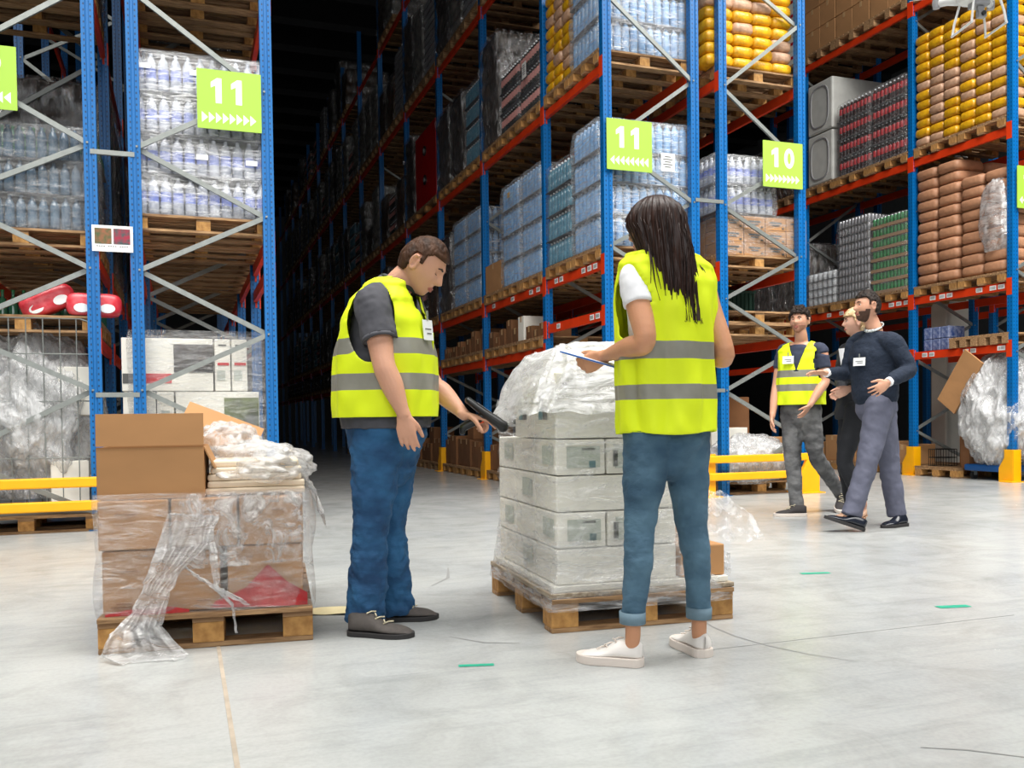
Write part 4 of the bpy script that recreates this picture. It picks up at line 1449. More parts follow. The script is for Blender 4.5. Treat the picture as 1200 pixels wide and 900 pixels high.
# boxes with printed screen pictures (floor level of L)
pallet(XL_, yl[0] + 0.02, 0, 'wooden floor pallet under the screen boxes', w=1.16)
GS = 'white boxes with printed screens'
zt = 0.144
carton(-0.04, yl[0] - 0.12, zt, 0.62, 0.4, 0.56, 'lowest white box of the screen pile, mostly behind the open brown carton', 'white_carton', group=GS, tape=False)
carton(0.50, yl[0] - 0.12, zt, 0.42, 0.4, 0.56, 'lowest white box of the screen pile at the dark aisle side', 'white_carton', group=GS, tape=False)
z2 = zt + 0.565
carton(-0.355, yl[0] - 0.12, z2, 0.27, 0.4, 0.47, 'narrow white box with red stripe, lower row, first from the double uprights', 'white_carton', group=GS, tape=False, prints=(('y', 0.3, 0.36, 0.13, 0.03, 'print_red'),))
carton(-0.143, yl[0] - 0.12, z2, 0.145, 0.4, 0.47, 'narrow white box with red stripe, lower row, second from the double uprights', 'white_carton', group=GS, tape=False, prints=(('y', 0.1, 0.36, 0.1, 0.03, 'print_red'), ('y', 0, 0.55, 0.07, 0.09, 'print_grey')))
carton(0.30, yl[0] - 0.12, z2, 0.72, 0.4, 0.47, 'wide white box with a dark green landscape picture at the aisle corner', 'white_carton', group=GS, tape=False,
       prints=(('y', 0.56, 0.52, 0.30, 0.34, 'print_green'),))
z3 = z2 + 0.475
carton(-0.115, yl[0] - 0.12, z3, 0.76, 0.4, 0.47, 'wide white box with a black screen picture and a red stripe', 'white_carton', group=GS, tape=False,
       prints=(('y', 0.56, 0.62, 0.33, 0.25, 'print_black'), ('y', -0.24, 0.24, 0.24, 0.085, 'print_red'), ('y', -0.82, 0.24, 0.12, 0.085, 'print_dark')))
for i in range(2):
    carton(0.345 + i * 0.145, yl[0] - 0.12, z3, 0.138, 0.4, 0.47, 'narrow white box with red stripe and handle hole, top row, %s' % ['beside the black screen picture', 'at the dark aisle side'][i], 'white_carton', group=GS, tape=False,
           prints=(('y', 0.1, 0.52, 0.1, 0.025, 'print_red'), ('y', 0, 0.88, 0.07, 0.012, 'print_dark'), ('y', -0.2, 0.3, 0.07, 0.09, 'print_grey')))
tag(inst('stretch_wrap', shell_mesh(1.20, 0.50, 1.12, 3, 0.02, 'film', 61, top=False), None, (0.16, yl[0] - 0.12, 0.60)), 'loose clear wrap around the white screen boxes', 'wrap')

# roll cage with film
r = empty('roll_cage', (XK_ + 0.02, yl[0] - 0.02, 0.0), 0, 'grey wire roll cage full of plastic film at the frame edge', 'roll cage')
pallet(XK_, yl[0] - 0.1, 0, 'wooden floor pallet under the wire roll cage')
cw_, cd_, cz0, cz1 = 1.02, 0.72, 0.17, 1.80
for yy in (-cd_ / 2, cd_ / 2):
    mb = MB()
    n = 9
    for k in range(n):
        x = -cw_ / 2 + k * cw_ / (n - 1)
        mb.tube([(x, yy, cz0), (x, yy, cz1 - (0.06 if k in (0, n - 1) else 0))], 0.005, 6)
    for z_ in (cz0, 0.62, 1.1, 1.5):
        mb.tube([(-cw_ / 2, yy, z_), (cw_ / 2, yy, z_)], 0.005, 6, ref=(0, 0, 1))
    mb.tube([(-cw_ / 2, yy, cz1 - 0.08), (-cw_ / 2 + 0.04, yy, cz1 - 0.02), (-cw_ / 2 + 0.1, yy, cz1), (cw_ / 2 - 0.1, yy, cz1), (cw_ / 2 - 0.04, yy, cz1 - 0.02), (cw_ / 2, yy, cz1 - 0.08)], 0.008, 6)
    mb.build('mesh_panel', M['zinc'], r)
for xx in (-cw_ / 2, cw_ / 2):
    mb = MB()
    for k in range(6):
        y = -cd_ / 2 + k * cd_ / 5
        mb.tube([(xx, y, cz0), (xx, y, cz1 - 0.08)], 0.005, 6)
    for z_ in (cz0, 0.62, 1.1, 1.5, 1.72):
        mb.tube([(xx, -cd_ / 2, z_), (xx, cd_ / 2, z_)], 0.005, 6)
    mb.build('mesh_panel', M['zinc'], r)
MB().box((0, 0, 0.158), (1.04, 0.74, 0.024)).build('base_frame', M['steel'], r)
heap('plastic_film_heap', (XK_ + 0.0, yl[0] - 0.02, 0.95), (0.46, 0.34, 0.68), 'crumpled clear film filling the wire roll cage', 'plastic film', 21.0, amp=0.34, n=130)
carton(XK_ + 0.30, yl[0] - 0.2, 0.19, 0.3, 0.22, 0.40, 'pale box tucked in the lower corner of the wire cage', 'white_carton', tape=False, rz=0.2)
carton(XK_ + 0.34, yl[0] - 0.02, 0.98, 0.26, 0.5, 0.42, 'pale box among the film near the cage top', 'white_carton', tape=False, rz=0.1)

# ------------------------------------------------------------------ foreground: brown carton pallet
P0 = V((-0.33, 3.85, 0))
RZ1 = math.atan2(-0.08, 0.82)
U1 = V((math.cos(RZ1), math.sin(RZ1), 0))
V1 = V((-U1.y, U1.x, 0))


def L1(u, v, z):
    """point on the brown pallet: u across the front, v into depth"""
    return P0 + U1 * u + V1 * v + V((0, 0, z))


c = L1(0.41, 0.58, 0)
pallet(c.x, c.y, 0, 'wooden pallet under the brown cartons with torn clear wrap', w=0.82, d=1.16, rz=RZ1, bev=0.003)
GC = 'brown cartons on the torn-wrap pallet'


def bc(u0, u1, v0, v1, z0, z1, label, prints=()):
    p = L1((u0 + u1) / 2, (v0 + v1) / 2, z0)
    return carton(p.x, p.y, p.z, u1 - u0, v1 - v0, z1 - z0, label, 'carton', rz=RZ1, group=GC, tape=False, prints=prints)


pr_line = lambda u, v, w=0.09, h=0.007: ('y', u, v, w * 0.8, min(h, 0.02), 'carton_edge')
bc(0.015, 0.46, 0.02, 0.56, 0.148, 0.40, 'large lower carton at the front corner farther from the man', (pr_line(-0.6, 0.68, 0.12), pr_line(-0.66, 0.12, 0.11), pr_line(-0.64, 0.17, 0.07), pr_line(0.7, 0.16, 0.06)))
bc(0.485, 0.785, 0.02, 0.56, 0.148, 0.40, 'lower carton behind the red plastic, front corner nearer the man', (pr_line(-0.5, 0.82, 0.07), pr_line(0.6, 0.3, 0.06, 0.06)))
bc(0.005, 0.27, 0.01, 0.56, 0.402, 0.60, 'upper front carton directly under the open flap box, far corner from the man', (pr_line(-0.2, 0.72, 0.1),))
bc(0.275, 0.53, 0.01, 0.56, 0.402, 0.60, 'upper front carton in the middle of the row, under the hanging film', (pr_line(0.1, 0.72, 0.08),))
bc(0.535, 0.79, 0.01, 0.56, 0.402, 0.60, "upper front carton at the man's side", (pr_line(0.2, 0.72, 0.06),))
bc(0.02, 0.40, 0.58, 1.12, 0.148, 0.38, 'rear lower carton on the screen box side')
bc(0.42, 0.80, 0.58, 1.12, 0.148, 0.38, 'rear lower carton on the side facing the man')
bc(0.02, 0.40, 0.57, 1.12, 0.382, 0.60, 'rear upper carton beneath the loose cardboard flap')
bc(0.42, 0.80, 0.57, 1.12, 0.382, 0.60, 'rear upper carton on the side facing the man')

# open box on top with raised flap
p = L1(0.205, 0.16, 0.602)
r = empty('open_cardboard_box', p, RZ1, 'open brown cardboard box with its front flap raised, on top of the brown cartons', 'box')
ow, od, oh, t = 0.395, 0.27, 0.205, 0.005
MB().box((0, -od / 2, oh / 2), (ow, t, oh)).build('front_panel', M['carton'], r)
MB().box((0, od / 2, oh / 2), (ow, t, oh)).build('back_panel', M['carton'], r)
for s in (-1, 1):
    MB().box((s * ow / 2, 0, oh / 2), (t, od, oh)).build('side_panel', M['carton'], r)
MB().box((0, 0, t / 2), (ow, od, t)).build('bottom_panel', M['carton'], r)
f = MB().box((0, 0, 0.066), (ow + 0.006, t, 0.128)).build('flap', M['carton'], r, loc=(0, -od / 2, oh + 0.003))
f.rotation_euler = (-0.06, 0, 0)
MB().box((0, -od / 2 - 0.003, oh), (ow, 0.003, 0.005)).build('crease', M['carton_edge'], r)
f = MB().box((0, 0, 0.055), (ow, t, 0.11)).build('flap', M['carton'], r, loc=(0, od / 2, oh))
f.rotation_euler = (-1.9, 0, 0)
f = MB().box((0, 0, 0.05), (t, od * 0.9, 0.10)).build('flap', M['carton'], r, loc=(ow / 2, 0, oh))
f.rotation_euler = (0, 2.7, 0)

# loose flap behind, pale stacked sheets
o = MB().box((0, 0, 0), (0.38, 0.26, 0.006)).build('cardboard_sheet', M['carton'], loc=(0.165, 4.68, 0.845), rz=RZ1)
o.rotation_euler = (0.85, 0.38, RZ1)
tag(o, 'loose tilted cardboard flap behind the open box, over the white film', 'cardboard')
for k in range(5):
    w_ = 0.40 - 0.012 * k
    o = MB().box((0, 0, 0.014), (w_, 0.42 - 0.02 * k, 0.027)).build('packed_sheet', mat('cream_padding_%d' % k, (240, 222 - 3 * k, 196), 0.8, var=0.06) if k == 0 else bpy.data.materials['cream_padding_0'], loc=L1(0.60 + 0.006 * (k % 2), 0.28, 0.604 + 0.028 * k), rz=RZ1, bevel=0.008)
    tag(o, 'cream padded sheet, %s of the pile beside the open flap box' % lay_word(k, 5), 'padded sheet', 'cream padded sheets beside the open box')
heap('plastic_film_heap', L1(0.585, 0.50, 0.70), (0.20, 0.40, 0.09), 'white crumpled film lying over the cream sheets on the brown carton pallet', 'plastic film', 31.0, m='film_white', amp=0.40, n=56)
heap('plastic_film_heap', L1(0.46, 0.72, 0.78), (0.13, 0.22, 0.09), 'small bright film tuft between the open box and the loose flap', 'plastic film', 37.0, m='film_white', amp=0.5, n=40)

# red plastic under the wrap
mb = MB()
def redf(pts_top, pts_bot, off):
    def fn(u, v):
        k = u * (len(pts_top) - 1)
        i = min(int(k), len(pts_top) - 2)
        q = k - i
        a = V(pts_top[i]).lerp(V(pts_top[i + 1]), q)
        b = V(pts_bot[i]).lerp(V(pts_bot[i + 1]), q)
        p_ = a.lerp(b, v)
        return L1(p_.x, -0.006 - off - 0.006 * abs(nz3(u * 6, v * 5, 3)), p_.y)
    return fn
mb.grid(redf([(0.44, 0.185), (0.56, 0.235), (0.645, 0.325), (0.72, 0.25), (0.80, 0.20)], [(0.42, 0.16), (0.55, 0.155), (0.65, 0.15), (0.72, 0.15), (0.80, 0.15)], 0.0), 34, 10)
tag(mb.build('red_plastic_sheet', M['red_film'], smooth=True), 'red plastic triangle showing low on the brown cartons, nearer the man', 'plastic sheet')
mb = MB()
mb.grid(redf([(0.03, 0.16), (0.12, 0.172), (0.2, 0.168), (0.27, 0.176), (0.34, 0.16)], [(0.03, 0.148), (0.12, 0.148), (0.2, 0.148), (0.27, 0.148), (0.34, 0.148)], 0.0), 30, 4)
tag(mb.build('red_plastic_sheet', M['red_film'], smooth=True), 'thin red plastic edge along the pallet boards under the hanging film', 'plastic sheet')

# stretch wrap on all four sides, uneven
root = empty('stretch_wrap', L1(0.41, 0.58, 0.0), RZ1, 'torn clear stretch wrap around the brown cartons, trailing onto the floor', 'wrap')
inst('wrap_shell', shell_mesh(0.845, 1.17, 0.50, 2, 0.014, 'film', 71, top=False, n=90, rows=26), root, (0, 0, 0.125))


def hanging(rows, v_off, amp, name, mname='film_loose', nu=44, nv=60, seed=0.0, wr=26.0):
    """rows: (left u, left z, right u, right z, depth) from the top down, on the pallet front"""
    mb = MB()

    def fn(u, v):
        k = v * (len(rows) - 1)
        i = min(int(k), len(rows) - 2)
        q = k - i
        q = q * q * (3 - 2 * q)
        r_ = [rows[i][j] * (1 - q) + rows[i + 1][j] * q for j in range(5)]
        x = r_[0] + (r_[2] - r_[0]) * u
        z = r_[1] + (r_[3] - r_[1]) * u
        wd = max(0.02, abs(r_[2] - r_[0]))
        wv = amp * (nz3(u * 4 + seed, v * 5, 1) + 0.6 * nz3(u * 11, v * 7 + seed, 4) + 0.35 * math.sin(u * wr + 4 * nz3(u * 2, v * 3, seed)))
        p_ = L1(x + 0.012 * nz3(u * 3, v * 14, seed), v_off - r_[4] - abs(wv), z + 0.006 * nz3(u * 9, v * 4, 8))
        loc = V(((p_ - P0).dot(U1) - 0.41, (p_ - P0).dot(V1) - 0.58, max(0.004, p_.z)))
        return loc
    mb.grid(fn, nu, nv)
    return mb.build(name, M[mname], root, smooth=True)


hanging([(0.33, 0.62, 0.79, 0.62, 0.0), (0.26, 0.52, 0.80, 0.56, 0.01), (0.24, 0.44, 0.80, 0.48, 0.01), (0.22, 0.36, 0.79, 0.40, 0.012), (0.34, 0.32, 0.775, 0.335, 0.012)], -0.012, 0.018, 'loose_sheet', seed=2.0, nu=70)
hanging([(0.27, 0.55, 0.46, 0.53, 0.01), (0.22, 0.40, 0.42, 0.42, 0.02), (0.18, 0.28, 0.33, 0.33, 0.03), (0.14, 0.18, 0.28, 0.25, 0.05), (0.06, 0.10, 0.25, 0.12, 0.07), (0.03, 0.02, 0.34, 0.008, 0.10), (0.10, 0.006, 0.34, 0.006, 0.16)], -0.015, 0.028, 'hanging_tail', 'film_white', seed=5.0, nu=50)
hanging([(0.31, 0.36, 0.33, 0.33, 0.02), (0.38, 0.30, 0.40, 0.27, 0.03), (0.47, 0.245, 0.49, 0.21, 0.035), (0.56, 0.185, 0.575, 0.16, 0.02)], -0.02, 0.010, 'twisted_strip', 'film_white', nu=10, nv=50, seed=8.0)
hanging([(0.42, 0.50, 0.44, 0.50, 0.015), (0.425, 0.36, 0.455, 0.36, 0.03), (0.44, 0.24, 0.46, 0.24, 0.03), (0.50, 0.18, 0.51, 0.18, 0.03), (0.515, 0.06, 0.525, 0.06, 0.02)], -0.02, 0.008, 'twisted_strip', 'film_white', nu=8, nv=50, seed=11.0)
# tuft sticking out to the side nearer the man
mb = MB()
mb.grid(lambda u, v: V((0.38 + 0.10 * v + 0.02 * nz3(u * 6, v * 3, 1), -0.45 + 0.5 * u + 0.06 * v, 0.66 - 0.10 * v * (1 - u * 0.5) - 0.12 * v * v + 0.05 * nz3(u * 7, v * 5, 3))), 40, 20)
mb.build('loose_corner', M['film_white'], root, smooth=True)

# ------------------------------------------------------------------ foreground: white box pallet
_before = set(COL.objects)
PX0, PX1, PY0, PY1 = 1.43, 2.28, 3.48, 4.44
pallet((PX0 + PX1) / 2, (PY0 + PY1) / 2, 0, 'wooden pallet under the white wrapped boxes beside the woman', w=PX1 - PX0, d=PY1 - PY0, bev=0.003, group=None)
o = MB().box((0, 0, 0.01), (PX1 - PX0 + 0.01, PY1 - PY0 + 0.01, 0.02)).build('wooden_sheet', M['wood_grey'], loc=((PX0 + PX1) / 2, (PY0 + PY1) / 2, 0.145), bevel=0.003)
tag(o, 'weathered wooden sheet between the pallet and the white boxes', 'board')
o = MB().box((0, 0, 0.013), (PX1 - PX0 - 0.03, PY1 - PY0 - 0.03, 0.026)).build('paper_sheet', M['white_carton'], loc=((PX0 + PX1) / 2, (PY0 + PY1) / 2, 0.166), bevel=0.003)
tag(o, 'pale flat board directly under the white boxes', 'board')
GW = 'white boxes wrapped on the pallet by the woman'
zb = 0.193
rowh = 0.155
for k in range(5):
    z = zb + k * rowh
    split = 0.23 if k % 2 else 0.33
    for i, (xa, xb) in enumerate(((0, split), (split, 0.56))):
        for jn, (ya, yb_) in enumerate(((0, 0.30), (0.30, 0.60), (0.60, 0.90))):
            if jn == 2 and k == 4:
                continue
            pr = []
            if jn == 0:
                if i == 0 and k % 2:
                    pr = [('y', 0.3, 0.72, 0.06, 0.01, 'print_dark'), ('y', 0.1, 0.5, 0.15, 0.09, 'print_grey'), ('y', 0.45, 0.3, 0.03, 0.03, 'print_teal')]
                if i == 1:
                    pr = [('y', -0.6, 0.5, 0.05, 0.1, 'print_grey'), ('y', -0.75, 0.45, 0.02, 0.07, 'print_dark')]
            if i == 0 and jn < 3:
                pr = pr + [('x', 0.3, 0.7, 0.05, 0.05, 'print_teal'), ('x', -0.1, 0.7, 0.05, 0.05, 'print_dark')] if k == 4 else pr + ([('x', -0.3, 0.55, 0.14, 0.08, 'print_grey')] if (k + jn) % 2 else [])
            tag(carton(PX0 + 0.035 + (xa + xb) / 2, PY0 + 0.03 + (ya + yb_) / 2, z, xb - xa - 0.004, yb_ - ya - 0.004, rowh - 0.002,
                '', 'white_carton', group=GW, tape=False, prints=pr),
                'white box, %s row, %s from the camera, %s side of the wrapped pallet stack' % (lay_word(k, 5), ['first', 'second', 'third'][jn], ['scanner', 'woman'][i]))
z = zb + 5 * rowh
carton(PX0 + 0.25, PY0 + 0.30, z, 0.40, 0.5, 0.13, 'white box on the sixth row under the milky film', 'white_carton', group=GW, tape=False, prints=(('y', -0.8, 0.5, 0.03, 0.04, 'print_dark'),))
carton(PX0 + 0.36, PY0 + 0.42, z + 0.132, 0.36, 0.42, 0.13, 'topmost white box under the milky film', 'white_carton', group=GW, tape=False)
# low brown things on the rest of the pallet
for i, (y, h) in enumerate(((0.17, 0.14), (0.47, 0.2), (0.76, 0.24))):
    carton(PX0 + 0.72, PY0 + y, zb, 0.22, 0.28, h, 'low brown carton behind the woman’s legs, %s from the camera' % ORD[i], 'carton', group='low brown cartons on the white box pallet', tape=False)
root = empty('stretch_wrap', ((PX0 + PX1) / 2, (PY0 + PY1) / 2, 0), 0, 'clear stretch wrap around the white boxes, milky and bunched at the top', 'wrap')


def wrapshape(u, v):
    """u around the stack, v from the pallet up to the crest"""
    t = u * 4
    k = int(t) % 4
    q = t - int(t)
    cc = [(-1, -1), (1, -1), (1, 1), (-1, 1), (-1, -1)]
    x = cc[k][0] + (cc[k + 1][0] - cc[k][0]) * q
    y = cc[k][1] + (cc[k + 1][1] - cc[k][1]) * q
    f = 1 - 0.02 * (abs(x) ** 10 * abs(y) ** 10)
    z = 0.125 + v * (1.0 - 0.125)
    # foot follows the pallet, above it the film hugs the white stack
    s = min(1, v * 5)
    s = s * s * (3 - 2 * s)
    xl, xr = -0.43, 0.43 * (1 - s) + 0.20 * s
    yf, yk = -0.485, 0.485 * (1 - s) + 0.45 * s
    xl += 0.03 * s
    yf += 0.012 * s
    px_ = (xl + xr) / 2 + x * f * (xr - xl) / 2
    py_ = (yf + yk) / 2 + y * f * (yk - yf) / 2
    n = 0.018 * nz3(px_ * 5, py_ * 5, z * 6) + 0.010 * nz3(px_ * 13, py_ * 13, z * 16) + 0.004 * math.sin(z * 60 + 3 * nz3(px_ * 4, py_ * 4, z * 2))
    return V((px_ + n * (1 if x > 0.99 else -1 if x < -0.99 else 0), py_ + n * (1 if y > 0.99 else -1 if y < -0.99 else 0), z))


mb = MB()
mb.grid(wrapshape, 120, 60, closed=True)
mb.build('wrap_shell', M['film_box'], root, smooth=True)
mb = MB()
def skirt(u, v):
    p = wrapshape(u + 0.006, 0.30 * v)
    k = (1 - v) ** 2 * 0.012 + 0.006
    return V((p.x * (1 + k) - 0.002, p.y * (1 + k), p.z - 0.035 * (1 - v) + 0.03 * v * nz3(u * 20, 3, 1)))
mb.grid(skirt, 120, 24, closed=True)
mb.build('wrap_skirt', M['film_mid'], root, smooth=True)
# milky bunched cap over the top boxes
mb = MB()


def capf(u, v):
    a = u * 2 * math.pi
    # v: 0 crest .. 1 ragged lower edge
    rr_ = v ** 0.75
    ca, sa = math.cos(a), math.sin(a)
    e = 0.42
    X = math.copysign(abs(ca) ** e, ca)
    Y = math.copysign(abs(sa) ** e, sa)
    cx, cy = -0.13, -0.10
    x = cx + X * (0.02 + 0.32 * rr_)
    y = cy + Y * (0.02 + 0.42 * rr_)
    rag = 0.06 * nz3(ca * 2.5, sa * 2.5, 3)
    z = 1.235 - 0.03 * rr_ - max(0, (v - 0.45)) * 0.52 + rag * v
    if v > 0.5 and ca < -0.2:
        x -= 0.03 * (v - 0.5)
    fold = 0.018 * math.sin(a * 17 + 5 * nz3(ca * 2, sa * 2, v * 2)) * v + 0.022 * nz3(x * 7, y * 7, z * 7) + 0.006 * nz3(x * 20, y * 20, z * 20)
    return V((x + X * fold, y + Y * fold, z + 0.035 * nz3(x * 5, y * 5, 1) + 0.006 * nz3(x * 20, y * 20, 4) + (0.10 * (x + 0.1) if v < 0.5 else 0.0)))


mb.grid(capf, 150, 56, closed=True)
mb.build('bunched_top', M['film_white'], root, smooth=True)
mb = MB()
mb.grid(lambda u, v: capf(u + 0.013, min(1, v * 0.92)) + V((0, 0, 0.012)), 130, 40, closed=True)
mb.build('bunched_top', M['film_white'], root, smooth=True)
# loose ribbon fluttering out on the far side, beyond the woman's leg
mb = MB()
mb.grid(lambda u, v: V((0.30 + 0.62 * u, 0.16 - 0.05 * u + 0.09 * (v - 0.5) * (0.5 + u), 0.52 - 0.20 * u + 0.20 * (v - 0.5) * (0.5 + 0.8 * math.sin(u * 3)) + 0.04 * nz3(u * 6, v * 4, 2) + 0.015 * nz3(u * 18, v * 9, 5))), 60, 22)
mb.build('loose_ribbon', M['film_loose'], root, smooth=True)
mb = MB()
mb.grid(lambda u, v: V((0.16 + 0.30 * u, -0.40 + 0.02 * nz3(u * 5, v * 5, 2), 0.17 + 0.22 * v * (1 - 0.5 * u) + 0.02 * nz3(u * 9, v * 8, 6))), 40, 24)
mb.build('loose_sheet', M['film_loose'], root, smooth=True)

# the whole pallet stands a few degrees askew to the racks
TURN = math.radians(-3.6)
for o in list(COL.objects):
    if o not in _before and o.parent is None:
        q = Matrix.Rotation(TURN, 4, 'Z') @ (o.location - V((PX0, PY0, 0)))
        o.location = V((PX0, PY0, 0)) + q
        o.rotation_euler.z += TURN

# ------------------------------------------------------------------ drone
r = empty('drone', (3.52, 3.25, 2.80), math.radians(-16), 'white quadcopter drone hovering in front of the yellow packs, top edge', 'drone')
mb = MB()
mb.grid(lambda u, v: V((0.085 * math.copysign(abs(math.cos(u * 2 * math.pi)) ** 0.6, math.cos(u * 2 * math.pi)) * math.sin(math.pi * (0.02 + 0.96 * v)) ** 0.5,
                        0.085 * math.copysign(abs(math.sin(u * 2 * math.pi)) ** 0.6, math.sin(u * 2 * math.pi)) * math.sin(math.pi * (0.02 + 0.96 * v)) ** 0.5,
                        0.045 + 0.035 * -math.cos(math.pi * v))), 28, 14, closed=True)
mb.build('body', M['white_plastic'], r, smooth=True)
for sx in (-1, 1):
    for sy in (-1, 1):
        e_ = V((sx * 0.135, sy * 0.125, 0.055))
        arm = MB().tube([(sx * 0.05, sy * 0.05, 0.05), (sx * 0.10, sy * 0.09, 0.055), e_], [(0.035, 0.02), (0.022, 0.014), (0.017, 0.014)], 12).build('arm', M['white_plastic'], r, smooth=True)
        MB().lathe([(0.016, -0.02), (0.018, 0.0), (0.018, 0.02), (0.012, 0.028)], e_, 14).build('motor', M['grey_plastic'], r)
        pb = MB()
        for s in (-1, 1):
            pb.grid(lambda u, v: e_ + V((s * 0.118 * u * math.cos(0.6 + sx), s * 0.118 * u * math.sin(0.6 + sx), 0.032)) + V((-math.sin(0.6 + sx), math.cos(0.6 + sx), 0.25)) * (0.012 * (v - 0.5) * (1.25 - u)), 8, 3)
        p_ = pb.build('propeller', M['white_plastic'], r)
        sd = p_.modifiers.new('s', 'SOLIDIFY')
        sd.thickness = 0.0015
for sx in (-1, 1):
    mb = MB()
    a, b = 0.008, 0.008
    mb.tube([(sx * 0.055, -0.06, 0.03), (sx * 0.075, -0.075, -0.06), (sx * 0.082, -0.08, -0.115)], 0.0055, 8)
    mb.tube([(sx * 0.055, 0.06, 0.03), (sx * 0.075, 0.075, -0.06), (sx * 0.082, 0.08, -0.115)], 0.0055, 8)
    mb.tube([(sx * 0.082, -0.085, -0.115), (sx * 0.082, 0.085, -0.115)], 0.0055, 8)
    mb.build('landing_gear', M['white_plastic'], r)
MB().box((0, 0, 0.0), (0.07, 0.07, 0.025)).build('gimbal_plate', M['grey_plastic'], r, bevel=0.004)
mb = MB().box((0, -0.01, -0.03), (0.03, 0.02, 0.05)).box((0, -0.02, -0.055), (0.038, 0.03, 0.03))
g_ = mb.build('camera_gimbal', M['grey_plastic'], r, bevel=0.003)
MB().tube([(0, -0.036, -0.055), (0, -0.045, -0.055)], 0.010, 12).build('lens', M['black'], g_)

# ------------------------------------------------------------------ people
def skinmat(name, rgb):
    m = mat(name, rgb, 0.5, var=0.06, vscale=14, bump=0.08, bscale=90, spec=0.4)
    B = m.node_tree.nodes['Principled BSDF']
    B.inputs['Subsurface Weight'].default_value = 0.08
    B.inputs['Subsurface Radius'].default_value = (0.02, 0.008, 0.004)
    B.inputs['Subsurface Scale'].default_value = 0.3
    return m


M['skin_a'] = skinmat('skin_fair', (214, 160, 132))
M['skin_b'] = skinmat('skin_tan', (206, 148, 112))
M['skin_c'] = skinmat('skin_light', (224, 174, 150))
M['vest'] = mat('fluorescent_yellow', (228, 246, 14), 0.7, var=0.03, vscale=5, bump=0.1, bscale=14)
M['reflect'] = mat('grey_reflective_tape', (146, 144, 132), 0.45, metal=0.15, var=0.06, vscale=30)
M['tee_grey'] = mat('charcoal_cotton', (76, 76, 82), 0.85, var=0.12, vscale=30)
M['tee_navy'] = mat('navy_cotton', (52, 58, 78), 0.85, var=0.1, vscale=30)
M['tee_black'] = mat('black_cotton', (36, 36, 40), 0.85)
M['tee_white'] = mat('white_cotton', (236, 236, 238), 0.8)
M['collar'] = mat('green_black_collar', (28, 40, 32), 0.8)
M['denim'] = mat('blue_denim', (44, 98, 142), 0.85, rgb2=(22, 60, 98), vscale=5, stretch=(1, 1, 1.8), bump=0.9, bscale=9)
M['denim_w'] = mat('slate_blue_denim', (84, 116, 136), 0.85, rgb2=(48, 78, 100), vscale=5, stretch=(1, 1, 1.6), bump=0.7, bscale=10)
M['denim_cuff'] = mat('denim_inside', (112, 136, 150), 0.85, var=0.1, vscale=40)
M['denim_grey'] = mat('grey_denim', (118, 118, 118), 0.85, rgb2=(76, 76, 78), vscale=5, stretch=(1, 1, 1.6), bump=0.8, bscale=9)
M['trouser'] = mat('slate_trouser', (96, 98, 116), 0.8, rgb2=(82, 84, 100), vscale=5, bump=0.2, bscale=14)
M['black_cloth'] = mat('black_cloth', (30, 32, 38), 0.8, var=0.2)
M['sweater'] = mat('navy_knit', (24, 36, 54), 0.9, var=0.15, vscale=40, bump=0.3, bscale=60)
M['hair_brown'] = mat('brown_hair', (80, 52, 34), 0.6, rgb2=(48, 31, 20), vscale=34, stretch=(1, 1, 0.3), bump=0.35, bscale=90, spec=0.2)
M['hair_dark'] = mat('dark_brown_hair', (62, 40, 32), 0.42, rgb2=(34, 21, 17), vscale=34, stretch=(4, 4, 0.15), bump=0.15, bscale=30, spec=0.35)
M['hair_black'] = mat('near_black_hair', (52, 40, 33), 0.6, spec=0.25, rgb2=(24, 18, 16), vscale=40, bump=0.8, bscale=60)
M['hair_blonde'] = mat('blonde_hair', (224, 196, 150), 0.45, rgb2=(170, 134, 92), vscale=24, bump=0.6, bscale=50)
M['beard'] = mat('short_beard', (84, 58, 44), 0.8, var=0.3, vscale=60)
M['stubble'] = mat('stubble_skin', (176, 124, 100), 0.7, var=0.12, vscale=60)
M['brow'] = mat('eyebrow_hair', (54, 36, 26), 0.7)
M['lid'] = mat('eyelid_skin', (196, 142, 116), 0.5)
M['lip'] = mat('lip_skin', (182, 108, 96), 0.5)
M['eye_white'] = mat('eye_white', (225, 220, 215), 0.2)
M['eye_dark'] = mat('eye_iris', (50, 34, 26), 0.15)
M['shoe_grey'] = mat('dark_grey_mesh_shoe', (82, 76, 72), 0.8, var=0.2, vscale=50)
M['shoe_sole'] = mat('dark_rubber_sole', (44, 42, 42), 0.7)
M['shoe_white'] = mat('white_leather', (240, 234, 228), 0.5, var=0.04)
M['sole_white'] = mat('off_white_rubber', (226, 214, 204), 0.6)
M['shoe_black'] = mat('black_leather', (26, 30, 40), 0.22)
M['sneaker_black'] = mat('black_canvas', (52, 48, 48), 0.8)
M['lace'] = mat('pale_lace', (210, 200, 170), 0.7)
M['beige_shoe'] = mat('beige_leather', (214, 172, 142), 0.35)
M['badge'] = mat('white_badge', (238, 240, 240), 0.4)
M['orange_plastic'] = mat('orange_plastic', (232, 80, 20), 0.4)
M['blue_edge'] = mat('blue_clipboard', (30, 96, 180), 0.4)
UP = V((0, 0, 1))


